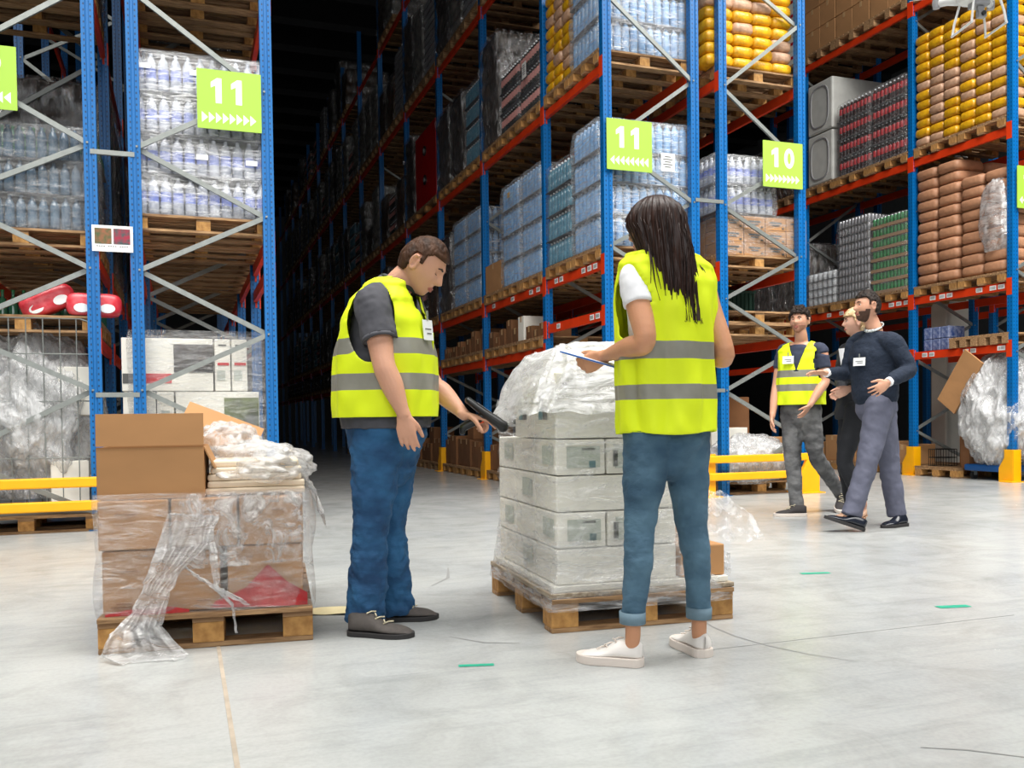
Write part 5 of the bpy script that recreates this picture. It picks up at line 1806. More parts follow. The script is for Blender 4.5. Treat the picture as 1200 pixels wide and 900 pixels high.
def spline(pts, rs, sub=5):
    pts = [V(p) for p in pts]
    rs = [r if isinstance(r, (tuple, list)) else (r, r) for r in rs]
    P_, R_ = [], []
    n = len(pts)
    for i in range(n - 1):
        p0, p1, p2, p3 = pts[max(0, i - 1)], pts[i], pts[i + 1], pts[min(n - 1, i + 2)]
        for k in range(sub):
            t = k / sub
            P_.append(0.5 * ((2 * p1) + (p2 - p0) * t + (2 * p0 - 5 * p1 + 4 * p2 - p3) * t * t + (3 * p1 - p0 - 3 * p2 + p3) * t ** 3))
            s = t * t * (3 - 2 * t)
            R_.append(tuple(rs[i][j] * (1 - s) + rs[i + 1][j] * s for j in (0, 1)))
    P_.append(pts[-1])
    R_.append(rs[-1])
    return P_, R_


def limb(mb, pts, rs, ref=(0, 0, 1), n=18, sub=5, caps=(True, True)):
    P_, R_ = spline(pts, rs, sub)
    if caps[0]:
        d = (P_[0] - P_[1]).normalized()
        r = min(R_[0])
        P_ = [P_[0] + d * r * a for a in (0.95, 0.75, 0.4)] + P_
        R_ = [tuple(x * b for x in R_[0]) for b in (0.28, 0.66, 0.92)] + R_
    if caps[1]:
        d = (P_[-1] - P_[-2]).normalized()
        r = min(R_[-1])
        P_ = P_ + [P_[-1] + d * r * a for a in (0.4, 0.75, 0.95)]
        R_ = R_ + [tuple(x * b for x in R_[-1]) for b in (0.92, 0.66, 0.28)]
    mb.tube(P_, R_, n, ref=ref)


def remesh(o, vox, smooth=4, fac=0.5, disp=None):
    m = o.modifiers.new('remesh', 'REMESH')
    m.mode = 'VOXEL'
    m.voxel_size = vox
    m.use_smooth_shade = True
    if smooth:
        s = o.modifiers.new('smooth', 'SMOOTH')
        s.iterations, s.factor = smooth, fac
    if disp:
        size, st = disp
        t = bpy.data.textures.new(o.name + '_folds', 'CLOUDS')
        t.noise_scale = size
        t.noise_depth = 2
        d = o.modifiers.new('folds', 'DISPLACE')
        d.texture, d.strength, d.mid_level = t, st, 0.5
        d.texture_coords = 'LOCAL'


def head_pts(hd, fw, up, s, off=0.0, keep=None, nu=56, nv=44, male=True):
    """face-shaped surface, optionally offset outwards; returns vertex list grid"""
    rt = fw.cross(up).normalized()
    out, loc = [], []
    for j in range(nv):
        b = (j / (nv - 1) - 0.5) * math.pi
        for i in range(nu):
            a = i / nu * 2 * math.pi
            d = V((math.sin(a) * math.cos(b), math.cos(a) * math.cos(b), math.sin(b)))
            rx, ry, rz_ = 0.076, 0.097, 0.118
            x, y, z = d.x * rx, d.y * ry, d.z * rz_
            if z < 0:
                k = (-z / rz_)
                x *= 1 - 0.22 * k ** 1.5
                y *= 1 - (0.30 * k ** 1.2 if y < 0 else 0.06 * k)
            if y > 0:
                if z < 0:
                    y *= max(math.cos(b), 0.25) ** (-0.50 * min(1, -z / 0.07))
                y *= 1 - 0.06 * (1 - abs(d.x))
                g = lambda t, c, w: math.exp(-((t - c) / w) ** 2)
                fr = max(0, d.y) ** 0.5
                # nose with bridge
                nzr = 0.0
                if -0.045 < z < 0.03:
                    t = (0.03 - z) / 0.056
                    nzr = 0.034 * max(0, min(1, t)) ** 1.2 if z > -0.026 else 0.034 * max(0, 1 - (-0.026 - z) / 0.012)
                y += nzr * math.exp(-(x / (0.011 + (0.005 if z < -0.012 else 0))) ** 2) * fr
                y += 0.007 * g(z, 0.034, 0.011) * g(x, 0, 0.045) * fr
                y -= 0.012 * g(abs(x), 0.030, 0.015) * g(z, 0.012, 0.012) * fr
                y += 0.008 * g(x, 0, 0.022) * (g(z, -0.054, 0.006) + g(z, -0.067, 0.007)) * fr
                y -= 0.003 * g(x, 0, 0.024) * g(z, -0.0605, 0.003) * fr
                y += (0.014 if male else 0.010) * g(x, 0, 0.024) * g(z, -0.096, 0.016) * fr
                y += 0.005 * g(abs(x), 0.045, 0.02) * g(z, -0.02, 0.022)
            p = V((x, y, z))
            if off:
                p += d * off
            loc.append(p * s)
            out.append(hd + (rt * p.x + fw * p.y + up * p.z) * s)
    return out, loc


def grid_faces(nu, nv, keepf=None):
    fs = []
    for j in range(nv - 1):
        for i in range(nu):
            f = (j * nu + i, j * nu + (i + 1) % nu, (j + 1) * nu + (i + 1) % nu, (j + 1) * nu + i)
            if keepf is None or all(keepf(k) for k in f):
                fs.append(f)
    return fs


def hand_fingers(mb, wr, d, pn, sc=1.0, curl=0.5, side=1, spread=0.16, curls=None, thumb=None, n=8):
    """wr wrist, d hand direction, pn palm normal (direction the palm faces), side=+1 thumb towards +cross"""
    d = V(d).normalized()
    pn = V(pn)
    pn = (pn - d * pn.dot(d)).normalized()
    w = d.cross(pn).normalized() * side      # towards the thumb
    S = sc
    wr = V(wr)
    # palm
    limb(mb, [wr - d * 0.02 * S, wr + d * 0.02 * S, wr + d * 0.055 * S, wr + d * 0.085 * S], [(0.026 * S, 0.020 * S), (0.034 * S, 0.018 * S), (0.042 * S, 0.016 * S), (0.041 * S, 0.012 * S)], ref=tuple(w), n=16, sub=3)
    tips = []
    for k, (off, L_, r) in enumerate(((0.031, 0.074, 0.0088), (0.0105, 0.082, 0.0090), (-0.0105, 0.076, 0.0086), (-0.031, 0.060, 0.0078))):
        c_ = (curls[k] if curls else curl)
        base = wr + d * (0.082 - 0.004 * abs(k - 1)) * S + w * off * S
        fd = (d + w * (spread * off / 0.031)).normalized()
        pts = [base - fd * 0.02 * S, base]
        ang = c_ * 0.35
        p = base
        for q, seg in enumerate((0.45, 0.31, 0.24)):
            ang_ = ang
            dirn = fd * math.cos(ang_) + pn * math.sin(ang_)
            p = p + dirn * L_ * seg * S
            pts.append(p)
            ang += c_ * (0.75 if q == 0 else 0.6)
        limb(mb, pts, [r * S, r * S, r * 0.98 * S, r * 0.9 * S, r * 0.78 * S], ref=tuple(w), n=n, sub=3)
        tips.append(p)
    th = thumb or (0.55, 0.5)
    b0 = wr + d * 0.022 * S + w * 0.022 * S
    td = (d * 0.72 + w * th[0] + pn * th[1] * 0.6).normalized()
    td2 = (d * 0.95 + w * th[0] * 0.4 + pn * th[1]).normalized()
    limb(mb, [b0, b0 + td * 0.038 * S, b0 + td * 0.038 * S + td2 * 0.032 * S, b0 + td * 0.038 * S + td2 * 0.056 * S], [0.015 * S, 0.0115 * S, 0.0105 * S, 0.008 * S], ref=tuple(pn), n=n, sub=3)


def torso_rings(J, fw, prof):
    """prof: list of (t along pelvis..neck as joint mix, half width, half depth, forward shift)"""
    pass


def shoe(parent, heel, toe, width, height, m_up, m_sole, name='shoe', lace=None, lift=0.0, sole_t=0.022, ankle=None, pointy=0.0, heel_h=0.0):
    """heel and toe: ground points of the sole ends"""
    heel, toe = V(heel), V(toe)
    L_ = (toe - heel).length
    d = (toe - heel).normalized()
    w = d.cross(UP).normalized()
    u = w.cross(d).normalized()
    n = 26

    def prof(t):
        hw = width / 2 * (0.74 + 0.10 * math.sin(t * 3.0) + 0.26 * math.exp(-((t - 0.70) / 0.22) ** 2))
        e = 1.0
        if t < 0.12:
            e = math.sqrt(max(0, 1 - ((0.12 - t) / 0.12) ** 2))
        if t > 0.80 - pointy * 0.1:
            q = (t - (0.80 - pointy * 0.1)) / (0.20 + pointy * 0.1)
            e = math.sqrt(max(0, 1 - q * q)) * (1 - pointy * 0.35 * q)
        hw *= max(0.03, e)
        if t < 0.34:
            h = height * (1.0 - 0.05 * abs(t - 0.2))
        elif t < 0.62:
            q = (t - 0.34) / 0.28
            h = height * (0.99 - 0.42 * (q * q * (3 - 2 * q)))
        else:
            q = (t - 0.62) / 0.38
            h = height * (0.57 - 0.17 * q - 0.25 * q ** 4)
        if t < 0.05:
            h *= 0.86 + 2.8 * t
        return hw, h
    mb = MB()
    vs = []
    seg = 14
    for i in range(n):
        t = i / (n - 1)
        hw, h = prof(t)
        c_ = heel + d * L_ * t
        hh = heel_h * max(0, 1 - t / 0.62) ** 1.5
        for k in range(seg):
            a = math.pi * k / (seg - 1)
            x = math.cos(a)
            z = max(0.0, math.sin(a)) ** 0.7
            top = 1 - 0.20 * abs(x) * (1 if t < 0.4 else 0.4)
            vs.append(c_ + w * hw * (x if z < 0.6 else x * (0.95)) + u * (sole_t + hh + z * (h - sole_t) * (1.0 if abs(x) < 0.5 else 0.96)))
    fs = [(i * seg + k, i * seg + k + 1, (i + 1) * seg + k + 1, (i + 1) * seg + k) for i in range(n - 1) for k in range(seg - 1)]
    fs += [(i * seg, (i + 1) * seg, (i + 1) * seg + seg - 1, i * seg + seg - 1) for i in range(n - 1)]
    fs += [tuple(range(seg)), tuple((n - 1) * seg + seg - 1 - k for k in range(seg))]
    mb.add(vs, fs)
    s_ = mb.build(name, M[m_up], parent, smooth=True)
    sb = s_.modifiers.new('s', 'SUBSURF')
    sb.levels = sb.render_levels = 1
    sm = MB()
    vs = []
    for i in range(n):
        t = i / (n - 1)
        hw, h = prof(t)
        c_ = heel + d * L_ * (-0.012 + 1.024 * t)
        hh = heel_h * max(0, 1 - t / 0.62) ** 1.5
        lo = 0 if heel_h == 0 else hh
        for x, z in ((-1, lo), (1, lo), (1, sole_t * 1.15 + hh), (-1, sole_t * 1.15 + hh)):
            vs.append(c_ + w * (hw + 0.004) * x + u * z)
    fs = [(i * 4 + k, i * 4 + (k + 1) % 4, (i + 1) * 4 + (k + 1) % 4, (i + 1) * 4 + k) for i in range(n - 1) for k in range(4)] + [(0, 3, 2, 1), tuple((n - 1) * 4 + k for k in range(4))]
    sm.add(vs, fs)
    sm.build('sole', M[m_sole], s_, bevel=0.003)
    if heel_h:
        MB().tube([heel + d * 0.02, heel + d * 0.015 + u * heel_h * 0.6, heel + d * 0.03 + u * (heel_h + 0.01)], [0.006, 0.009, 0.022], 10).build('heel', M[m_up], s_)
    if lace:
        lm = MB()
        for q in range(5):
            t = 0.36 + q * 0.065
            hw, h = prof(t)
            c_ = heel + d * L_ * t + u * (h + 0.003)
            a = 1 if q % 2 else -1
            lm.tube([c_ - w * hw * 0.45 - d * 0.012 * a, c_ + u * 0.004, c_ + w * hw * 0.45 + d * 0.012 * a], 0.003, 6)
        lm.build('lace', M[lace], s_)
    return s_


def vest_garment(parent, rings, fw, mats, stripes, holes, name='safety_vest', nu=96, nv=110, amp=0.008, seed=0, neck_front=None, hem_wave=0.0):
    """rings: (center, half width, half depth, exponent) bottom to top; holes: (centre, lateral dir, ry, rz)
    stripes: (v0, v1) bands of reflective tape; neck_front: (apex point, half width, drop) open V"""
    rt = fw.cross(UP).normalized()
    C_, R_ = spline([r[0] for r in rings], [(r[1], r[2]) for r in rings], 8)
    E_ = []
    for i in range(len(rings) - 1):
        for k in range(8):
            E_.append(rings[i][3] + (rings[i + 1][3] - rings[i][3]) * k / 8)
    E_.append(rings[-1][3])
    N_ = len(C_)

    def at(v):
        k = v * (N_ - 1)
        i = min(int(k), N_ - 2)
        q = k - i
        return C_[i].lerp(C_[i + 1], q), [R_[i][j] * (1 - q) + R_[i + 1][j] * q for j in (0, 1)], E_[i] * (1 - q) + E_[i + 1] * q
    vs, info = [], []
    for j in range(nv):
        v = j / (nv - 1)
        c_, (a, b), e = at(v)
        for i in range(nu):
            t = i / nu * 2 * math.pi
            ct, st = math.cos(t), math.sin(t)
            x = math.copysign(abs(ct) ** e, ct)
            y = math.copysign(abs(st) ** e, st)
            w_ = amp * (nz3(ct * 2 + seed, st * 2, v * 2.2) + 0.7 * math.sin(t * 9 + seed + 2 * nz3(ct, st, v * 3)) * (1 - v) ** 0.7)
            w_ += amp * 0.6 * nz3(ct * 5, st * 5 + seed, v * 8)
            p = c_ + rt * (x * (a + w_)) + fw * (y * (b + w_))
            if j == 0:
                p.z += hem_wave * math.sin(t * 3 + seed)
            vs.append(p)
            info.append((v, x, y))

    def lim(k):
        """< 1 inside an opening; also the snapped position on its edge"""
        p = vs[k]
        for hc, hd_, ry, rz_ in holes:
            q = p - hc
            if q.dot(hd_) > -0.085 and abs(info[k][1]) > 0.3:
                u_, w_ = q.dot(fw) / ry, q.z / rz_
                r_ = math.sqrt(u_ * u_ + w_ * w_)
                if r_ < 1.25:
                    return r_, p + fw * (q.dot(fw) * (1 / max(r_, .1) - 1)) + UP * (q.z * (1 / max(r_, .1) - 1))
        if neck_front:
            ap, hw, drop = neck_front
            q = p - ap
            if info[k][2] > 0.2 and q.z > -0.02:
                e_ = hw * max(q.z, 0) / drop
                x_ = q.dot(rt)
                if abs(x_) < e_:
                    return 0.5, p
                if abs(x_) < e_ + 0.02:
                    return 1.1, p + rt * (math.copysign(e_, x_) - x_)
        return 9, p
    L_ = [lim(k) for k in range(len(vs))]
    touched = set()
    fs, ms = [], []
    for j in range(nv - 1):
        for i in range(nu):
            f = (j * nu + i, j * nu + (i + 1) % nu, (j + 1) * nu + (i + 1) % nu, (j + 1) * nu + i)
            if all(L_[k][0] >= 1 for k in f):
                zc_ = sum(vs[k].z for k in f) / 4
                fs.append(f)
                ms.append(1 if any(s0 <= zc_ <= s1 for s0, s1 in stripes) else 0)
            else:
                touched.update(f)
    for k in touched:
        if 1 <= L_[k][0] < 2:
            vs[k] = L_[k][1]
    mb = MB()
    mb.v = [tuple(p) for p in vs]
    mb.f, mb.m = fs, ms
    o = mb.build(name, [M[m] for m in mats], parent, smooth=True)
    sd = o.modifiers.new('thickness', 'SOLIDIFY')
    sd.thickness = 0.005
    sd.offset = 1
    sb = o.modifiers.new('s', 'SUBSURF')
    sb.levels = sb.render_levels = 1
    return o


def face_bits(root, hd, fw, up, s, brow='brow', lip='lip', eyes=True, lids=False):
    rt = fw.cross(up).normalized()

    def P_(x, y, z):
        return hd + (rt * x + fw * y + up * z) * s
    if eyes:
        for sx in (-1, 1):
            mb = MB()
            mb.grid(lambda u, v: P_(sx * 0.031 + 0.0135 * math.cos(u * 2 * math.pi) * math.cos((v - 0.5) * math.pi), 0.0700 + 0.0105 * math.sin(u * 2 * math.pi) * math.cos((v - 0.5) * math.pi), 0.010 + 0.0065 * math.sin((v - 0.5) * math.pi)), 16, 10, closed=True)
            e_ = mb.build('eye', M['lid' if lids else 'eye_white'], root, smooth=True)
            mb = MB()
            if lids:
                mb.tube([P_(sx * 0.020, 0.0765, 0.004), P_(sx * 0.031, 0.0805, 0.002), P_(sx * 0.043, 0.0745, 0.004)], 0.0016 * s, 6)
                mb.build('eyelash', M['eye_dark'], e_)
            else:
                mb.tube([P_(sx * 0.031, 0.0775, 0.009), P_(sx * 0.031, 0.0808, 0.009)], 0.0052 * s, 10)
                mb.build('iris', M['eye_dark'], e_)
            mb = MB()
            mb.tube([P_(sx * 0.018, 0.0900, 0.029), P_(sx * 0.032, 0.0885, 0.034), P_(sx * 0.047, 0.078, 0.029)], [(0.0035 * s, 0.004 * s), (0.0045 * s, 0.004 * s), (0.0025 * s, 0.003 * s)], 8)
            mb.build('eyebrow', M[brow], root, smooth=True)
    mb = MB()
    mb.tube([P_(-0.022, 0.080, -0.060), P_(-0.010, 0.0885, -0.056), P_(0, 0.0905, -0.0575), P_(0.010, 0.0885, -0.056), P_(0.022, 0.080, -0.060)], [0.002 * s, 0.0045 * s, 0.0048 * s, 0.0045 * s, 0.002 * s], 8)
    mb.tube([P_(-0.018, 0.080, -0.064), P_(0, 0.0895, -0.0665), P_(0.018, 0.080, -0.064)], [0.002 * s, 0.0055 * s, 0.002 * s], 8)
    mb.build('lips', M[lip], root, smooth=True)


def head_shell(root, hd, fw, up, s, off, keep, m, name, thick=0.01, rough=0.006, freq=16, male=True, sub=1, nu=64, nv=50):
    vs, loc = head_pts(hd, fw, up, s, off, nu=nu, nv=nv, male=male)
    out = []
    for p, l in zip(vs, loc):
        n = (p - hd).normalized()
        out.append(p + n * rough * nz3(l.x * freq * 3, l.y * freq * 3, l.z * freq * 2))
    fs = grid_faces(nu, nv, lambda k: keep(loc[k] / s))
    mb = MB()
    mb.add(out, fs)
    o = mb.build(name, M[m], root, smooth=True)
    sd = o.modifiers.new('thickness', 'SOLIDIFY')
    sd.thickness = thick
    sd.offset = 0.3
    if sub:
        sb = o.modifiers.new('s', 'SUBSURF')
        sb.levels = sb.render_levels = sub
    return o


def ears(mb, hd, fw, up, s):
    rt = fw.cross(up).normalized()
    for sx in (-1, 1):
        c_ = hd + (rt * sx * 0.077 + fw * -0.008 + up * -0.004) * s
        pts = [c_ + (up * 0.030 * math.cos(a) + fw * (0.016 * math.sin(a) - 0.004) + rt * sx * (0.010 + 0.004 * math.cos(a))) * s for a in [k * math.pi / 5 - 0.2 for k in range(11)]]
        mb.tube(pts, 0.0062 * s, 8)
        limb(mb, [c_ - up * 0.022 * s, c_ + up * 0.022 * s], [(0.008 * s, 0.012 * s), (0.008 * s, 0.014 * s)], ref=tuple(rt), n=10, sub=2)


def lateral(fw):
    return fw.cross(UP).normalized()


def body_mesh(root, J, fw, hfw, hup, skin, s=1.0, head_s=1.0, vox=0.006, build=1.0, arms=True, belly=0.0, hands=None, feet=None, legscale=1.0, male=True, armscale=1.0):
    J = {k: V(p) for k, p in J.items()}
    rt = lateral(fw)
    mb = MB()
    B_ = build
    sh = (J['shL'] - J['shR']).length / 2
    # trunk
    limb(mb, [J['pelvis'] - UP * 0.06, J['pelvis'] + UP * 0.04, J['waist'] + fw * belly * 0.5, J['chest'] + fw * belly * 0.1, (J['shL'] + J['shR']) / 2 - UP * 0.02, J['neck']],
         [(0.085 * B_, 0.07 * B_), (0.145 * B_, 0.10 * B_), (0.135 * B_ + belly * 0.3, 0.10 * B_ + belly * 0.5), (0.155 * B_, 0.11 * B_), (0.14 * B_, 0.08 * B_), (0.058 * B_, 0.056 * B_)], ref=tuple(rt), n=28)
    limb(mb, [J['neck'] - UP * 0.05, J['neck'], J['ntop'], J['head'] - hup * 0.05 * head_s], [(0.075, 0.062), (0.060 * B_ ** 0.5, 0.060 * B_ ** 0.5), (0.054 * B_ ** 0.5, 0.058 * B_ ** 0.5), (0.05, 0.06)], ref=tuple(rt), n=20)
    vs, _ = head_pts(J['head'], hfw, hup, head_s, male=male)
    mb.add(vs, grid_faces(56, 44) + [tuple(range(55, -1, -1)), tuple(43 * 56 + k for k in range(56))])
    ears(mb, J['head'], hfw, hup, head_s)
    A_ = armscale
    for sd in 'LR':
        S_, E_, W_ = J['sh' + sd], J['el' + sd], J['wr' + sd]
        limb(mb, [J['neck'].lerp(S_, 0.45) - UP * 0.02, S_ - UP * 0.01, S_.lerp(E_, 0.5), E_, E_.lerp(W_, 0.35), W_],
             [0.055 * A_, 0.056 * A_, 0.049 * A_, 0.041 * A_, 0.042 * A_, (0.027 * A_, 0.023 * A_)], ref=tuple(rt), n=18)
        H_, K_, N_ = J['hip' + sd], J['kn' + sd], J['an' + sd]
        limb(mb, [H_ + UP * 0.04, H_.lerp(K_, 0.4), K_ + fw * 0.01, K_.lerp(N_, 0.35) - fw * 0.012, N_ + UP * 0.05, N_],
             [0.062 * B_, 0.056 * B_, 0.046 * legscale, 0.052 * legscale, 0.036 * legscale, 0.036 * legscale], n=18, ref=tuple(rt))
    for h in (hands or []):
        hand_fingers(mb, **h)
    for f in (feet or []):
        limb(mb, [V(p) for p in f], [0.030, 0.028, 0.020, 0.016][:len(f)], ref=tuple(rt), n=14)
    o = mb.build('body', M[skin], root, smooth=True)
    remesh(o, vox, 2, 0.4)
    return o


def tubes_garment(root, name, m, limbs, vox=0.008, disp=None, smooth=4):
    mb = MB()
    for q, (pts, rs, ref) in enumerate(limbs):
        limb(mb, pts, rs, ref=ref, n=26, caps=(q > 0 or name not in ('t_shirt', 'sweater', 'jacket'), False))
    o = mb.build(name, M[m], root, smooth=True)
    remesh(o, vox, smooth, 0.5, disp)
    return o


def sleeve(S_, E_, t, r0, r1, inner):
    return ([inner, S_ - UP * 0.005, S_.lerp(E_, t * 0.5), S_.lerp(E_, t)], [r0 * 0.9, r0, (r0 + r1) / 2, r1], (0, 0, 1))


def folds_at(P_, K_, amp, n, r):
    return [x + amp * math.sin(i * 2.4) for i, x in enumerate(r)]


def trouser(H_, K_, N_, rs, fw, extra=None):
    """rs: thigh, midthigh, knee, calf, hem radius pairs"""
    pts = [H_ + UP * 0.05, H_.lerp(K_, 0.3), H_.lerp(K_, 0.7), K_ + fw * 0.006, K_.lerp(N_, 0.25) - fw * 0.004, K_.lerp(N_, 0.6), K_.lerp(N_, 0.85), N_]
    return pts


def frame_of(ang_world):
    return V((math.cos(ang_world), math.sin(ang_world), 0))


def Vd(d):
    return {k: V(p) for k, p in d.items()}
MAN = {
 'pelvis': (0.819, 3.851, 0.819), 'waist': (0.817, 3.845, 0.955), 'chest': (0.827, 3.837, 1.240), 'neck': (0.865, 3.808, 1.463), 'ntop': (0.926, 3.777, 1.526), 'head': (0.975, 3.749, 1.553), 'shR': (0.747, 3.700, 1.388), 'elR': (0.764, 3.602, 1.126), 'wrR': (0.835, 3.571, 0.923), 'shL': (0.928, 3.986, 1.437), 'elL': (1.054, 3.963, 1.074), 'wrL': (1.163, 3.814, 0.921), 'hipR': (0.769, 3.772, 0.785), 'knR': (0.737, 3.807, 0.423), 'anR': (0.717, 3.848, 0.063), 'hipL': (0.869, 3.927, 0.779), 'knL': (0.848, 3.955, 0.410), 'anL': (0.888, 4.018, 0.075)}
WOMAN = {
 'pelvis': (1.686, 2.961, 0.826), 'waist': (1.687, 2.966, 1.022), 'chest': (1.674, 2.945, 1.273), 'neck': (1.662, 2.944, 1.481), 'ntop': (1.640, 2.942, 1.521), 'head': (1.622, 2.940, 1.594), 'shL': (1.526, 2.907, 1.411), 'elL': (1.523, 2.817, 1.165), 'wrL': (1.492, 3.082, 1.130), 'shR': (1.841, 2.984, 1.429), 'elR': (1.884, 2.876, 1.123), 'wrR': (1.874, 3.157, 1.159), 'hipL': (1.596, 2.940, 0.803), 'knL': (1.551, 2.928, 0.494), 'anL': (1.512, 2.912, 0.163), 'hipR': (1.777, 2.981, 0.798), 'knR': (1.779, 2.940, 0.480), 'anR': (1.807, 2.943, 0.150)}
VMAN = {
 'pelvis': (5.293, 6.858, 0.951), 'waist': (5.304, 6.859, 1.107), 'chest': (5.309, 6.863, 1.379), 'neck': (5.313, 6.867, 1.566), 'ntop': (5.295, 6.843, 1.618), 'head': (5.270, 6.834, 1.755), 'shR': (5.221, 7.005, 1.497), 'elR': (5.155, 7.021, 1.175), 'wrR': (5.051, 6.945, 0.892), 'shL': (5.394, 6.697, 1.484), 'elL': (5.411, 6.663, 1.207), 'wrL': (5.225, 6.639, 0.987), 'hipR': (5.264, 6.942, 0.898), 'knR': (5.218, 6.874, 0.485), 'anR': (5.202, 6.795, 0.087), 'hipL': (5.340, 6.787, 0.896), 'knL': (5.391, 6.759, 0.516), 'anL': (5.807, 6.918, 0.162)}
NAVY = {
 'pelvis': (5.188, 5.779, 0.951), 'waist': (5.184, 5.784, 1.073), 'chest': (5.171, 5.795, 1.345), 'neck': (5.188, 5.795, 1.562), 'ntop': (5.164, 5.805, 1.644), 'head': (5.120, 5.803, 1.757), 'shL': (5.200, 5.606, 1.451), 'elL': (5.263, 5.514, 1.241), 'wrL': (5.025, 5.471, 1.141), 'shR': (5.178, 5.988, 1.483), 'elR': (5.067, 5.990, 1.239), 'wrR': (4.817, 5.921, 1.234), 'hipL': (5.128, 5.694, 0.910), 'knL': (5.002, 5.666, 0.539), 'anL': (4.842, 5.672, 0.166), 'hipR': (5.290, 5.826, 0.909), 'knR': (5.362, 5.832, 0.481), 'anR': (5.399, 5.788, 0.123)}
BLONDE = {
 'pelvis': (5.357, 6.250, 0.942), 'waist': (5.367, 6.250, 1.087), 'chest': (5.372, 6.254, 1.341), 'neck': (5.403, 6.248, 1.515), 'ntop': (5.404, 6.249, 1.573), 'head': (5.378, 6.239, 1.681), 'shL': (5.371, 6.129, 1.426), 'elL': (5.309, 6.060, 1.180), 'wrL': (5.118, 6.000, 1.115), 'shR': (5.395, 6.376, 1.445), 'elR': (5.321, 6.354, 1.201), 'wrR': (5.141, 6.119, 1.105), 'hipL': (5.327, 6.174, 0.891), 'knL': (5.218, 6.183, 0.512), 'anL': (5.324, 6.093, 0.128), 'hipR': (5.391, 6.321, 0.892), 'knR': (5.355, 6.346, 0.502), 'anR': (5.451, 6.354, 0.069)}
CR, CF = V((0.93992, -0.34139, 0)), V((0.34139, 0.93992, 0))   # two level directions used for posing: along the picture plane, and away from it


def person(label, d):
    b = Vd(d)
    p = (b['anL'] + b['anR']) / 2
    r = empty('person', (0, 0, 0), 0, label, 'person')
    return r, b


def badge(root, p, fw, w=0.085, h=0.055, lines=True, clip=True):
    rt = lateral(fw)
    mb = MB()
    fwn = (fw + UP * 0.1).normalized()
    up = rt.cross(fwn).normalized()
    a, b = rt * w / 2, up * h / 2
    mb.add([p - a - b, p + a - b, p + a + b, p - a + b, p - a - b + fwn * .003, p + a - b + fwn * .003, p + a + b + fwn * .003, p - a + b + fwn * .003], [(0, 3, 2, 1), (4, 5, 6, 7), (0, 1, 5, 4), (1, 2, 6, 5), (2, 3, 7, 6), (3, 0, 4, 7)])
    o = mb.build('name_badge', M['badge'], root)
    if lines:
        t = MB()
        for k in range(2):
            q = p + fwn * 0.004 + up * h * (0.05 - 0.22 * k)
            t.bar(q - a * 0.6, q + a * (0.6 - 0.3 * k), 0.004, 0.002, up=tuple(fwn))
        t.build('print', M['print_dark'], o)
    if clip:
        c_ = MB().tube([p + b + fwn * 0.003, p + b * 1.9 + fwn * 0.006], 0.005, 8)
        c_.build('clip', M['zinc'], o)
    return o


# ---- man with the scanner
root, J = person('man in yellow vest, charcoal shirt and jeans scanning the white boxes', MAN)
fw = V((0.879, -0.477, 0)).normalized()
rt = lateral(fw)
hfw = (fw * 0.80 - UP * 0.60).normalized()
hup = (fw * 0.60 + UP * 0.80).normalized()
J['head'] += -fw * 0.004
gd = (CR * 0.88 + CF * 0.25 - UP * 0.28).normalized()
J['head'] += -hfw * 0.004
body_mesh(root, J, fw, hfw, hup, 'skin_a', head_s=1.02, vox=0.0048, build=1.08, belly=0.06, armscale=1.12,
          hands=[dict(wr=J['wrR'], d=-UP + fw * 0.15, pn=-rt, sc=0.98, curl=0.55, side=1, spread=0.05),
                 dict(wr=J['wrL'], d=gd, pn=-UP - CF * 0.1, sc=0.98, curls=[0.35, 1.5, 1.6, 1.6], side=-1, spread=0.03, thumb=(0.5, 0.9))])
face_bits(root, J['head'], hfw, hup, 1.02, lids=True)


def hair_keep_short(l, front=0.062, side=0.012, nape=-0.062):
    x, y, z = l
    if y > 0.045:
        return z > front - 0.004 * (y > 0.07)
    if y > 0.0:
        return z > side + (front - side) * (y / 0.045) ** 0.8 or (y < 0.022 and z > -0.004)
    if y > -0.035:
        return z > (0.030 if abs(x) > 0.055 and y > -0.028 else nape + (side - nape) * (1 + y / 0.035))
    return z > nape


head_shell(root, J['head'], hfw, hup, 1.02, 0.007, hair_keep_short, 'hair_brown', 'hair', thick=0.014, rough=0.005, freq=30, sub=2)
zc = lambda z, x=0.822, y=3.842: V((x, y, z))
tubes_garment(root, 't_shirt', 'tee_grey', [
    ([zc(0.868), zc(0.96), zc(1.12, .826, 3.839), zc(1.30, .828, 3.838), zc(1.40, .833, 3.832), zc(1.455, .85, 3.82), zc(1.485, .868, 3.806)],
     [(.196, .194), (.198, .196), (.195, .185), (.198, .145), (.175, .112), (.110, .088), (.068, .070)], tuple(rt)),
    ([J['neck'].lerp(J['shR'], .4) - UP * .03, J['shR'] - UP * .008, J['shR'].lerp(J['elR'], .35), J['shR'].lerp(J['elR'], .62)], [.075, .082, .076, .073], (0, 0, 1)),
    ([J['neck'].lerp(J['shL'], .4) - UP * .03, J['shL'] - UP * .008, J['shL'].lerp(J['elL'], .35), J['shL'].lerp(J['elL'], .6)], [.075, .080, .074, .070], (0, 0, 1))],
    vox=0.007, disp=(0.07, 0.016))
mb = MB()
mb.tube([J['shR'].lerp(J['elR'], .585), J['shR'].lerp(J['elR'], .64)], [.074, .0745], 24, cap=False)
q = mb.build('sleeve_hem', M['tee_grey'], root, smooth=True)
q.modifiers.new('t', 'SOLIDIFY').thickness = 0.006
mb = MB()
P_ = [J['neck'] + rt * 0.070 * math.cos(a) + fw * (0.072 * math.sin(a) + 0.012) + UP * (0.018 - 0.030 * math.sin(a)) for a in [k / 24 * 2 * math.pi for k in range(25)]]
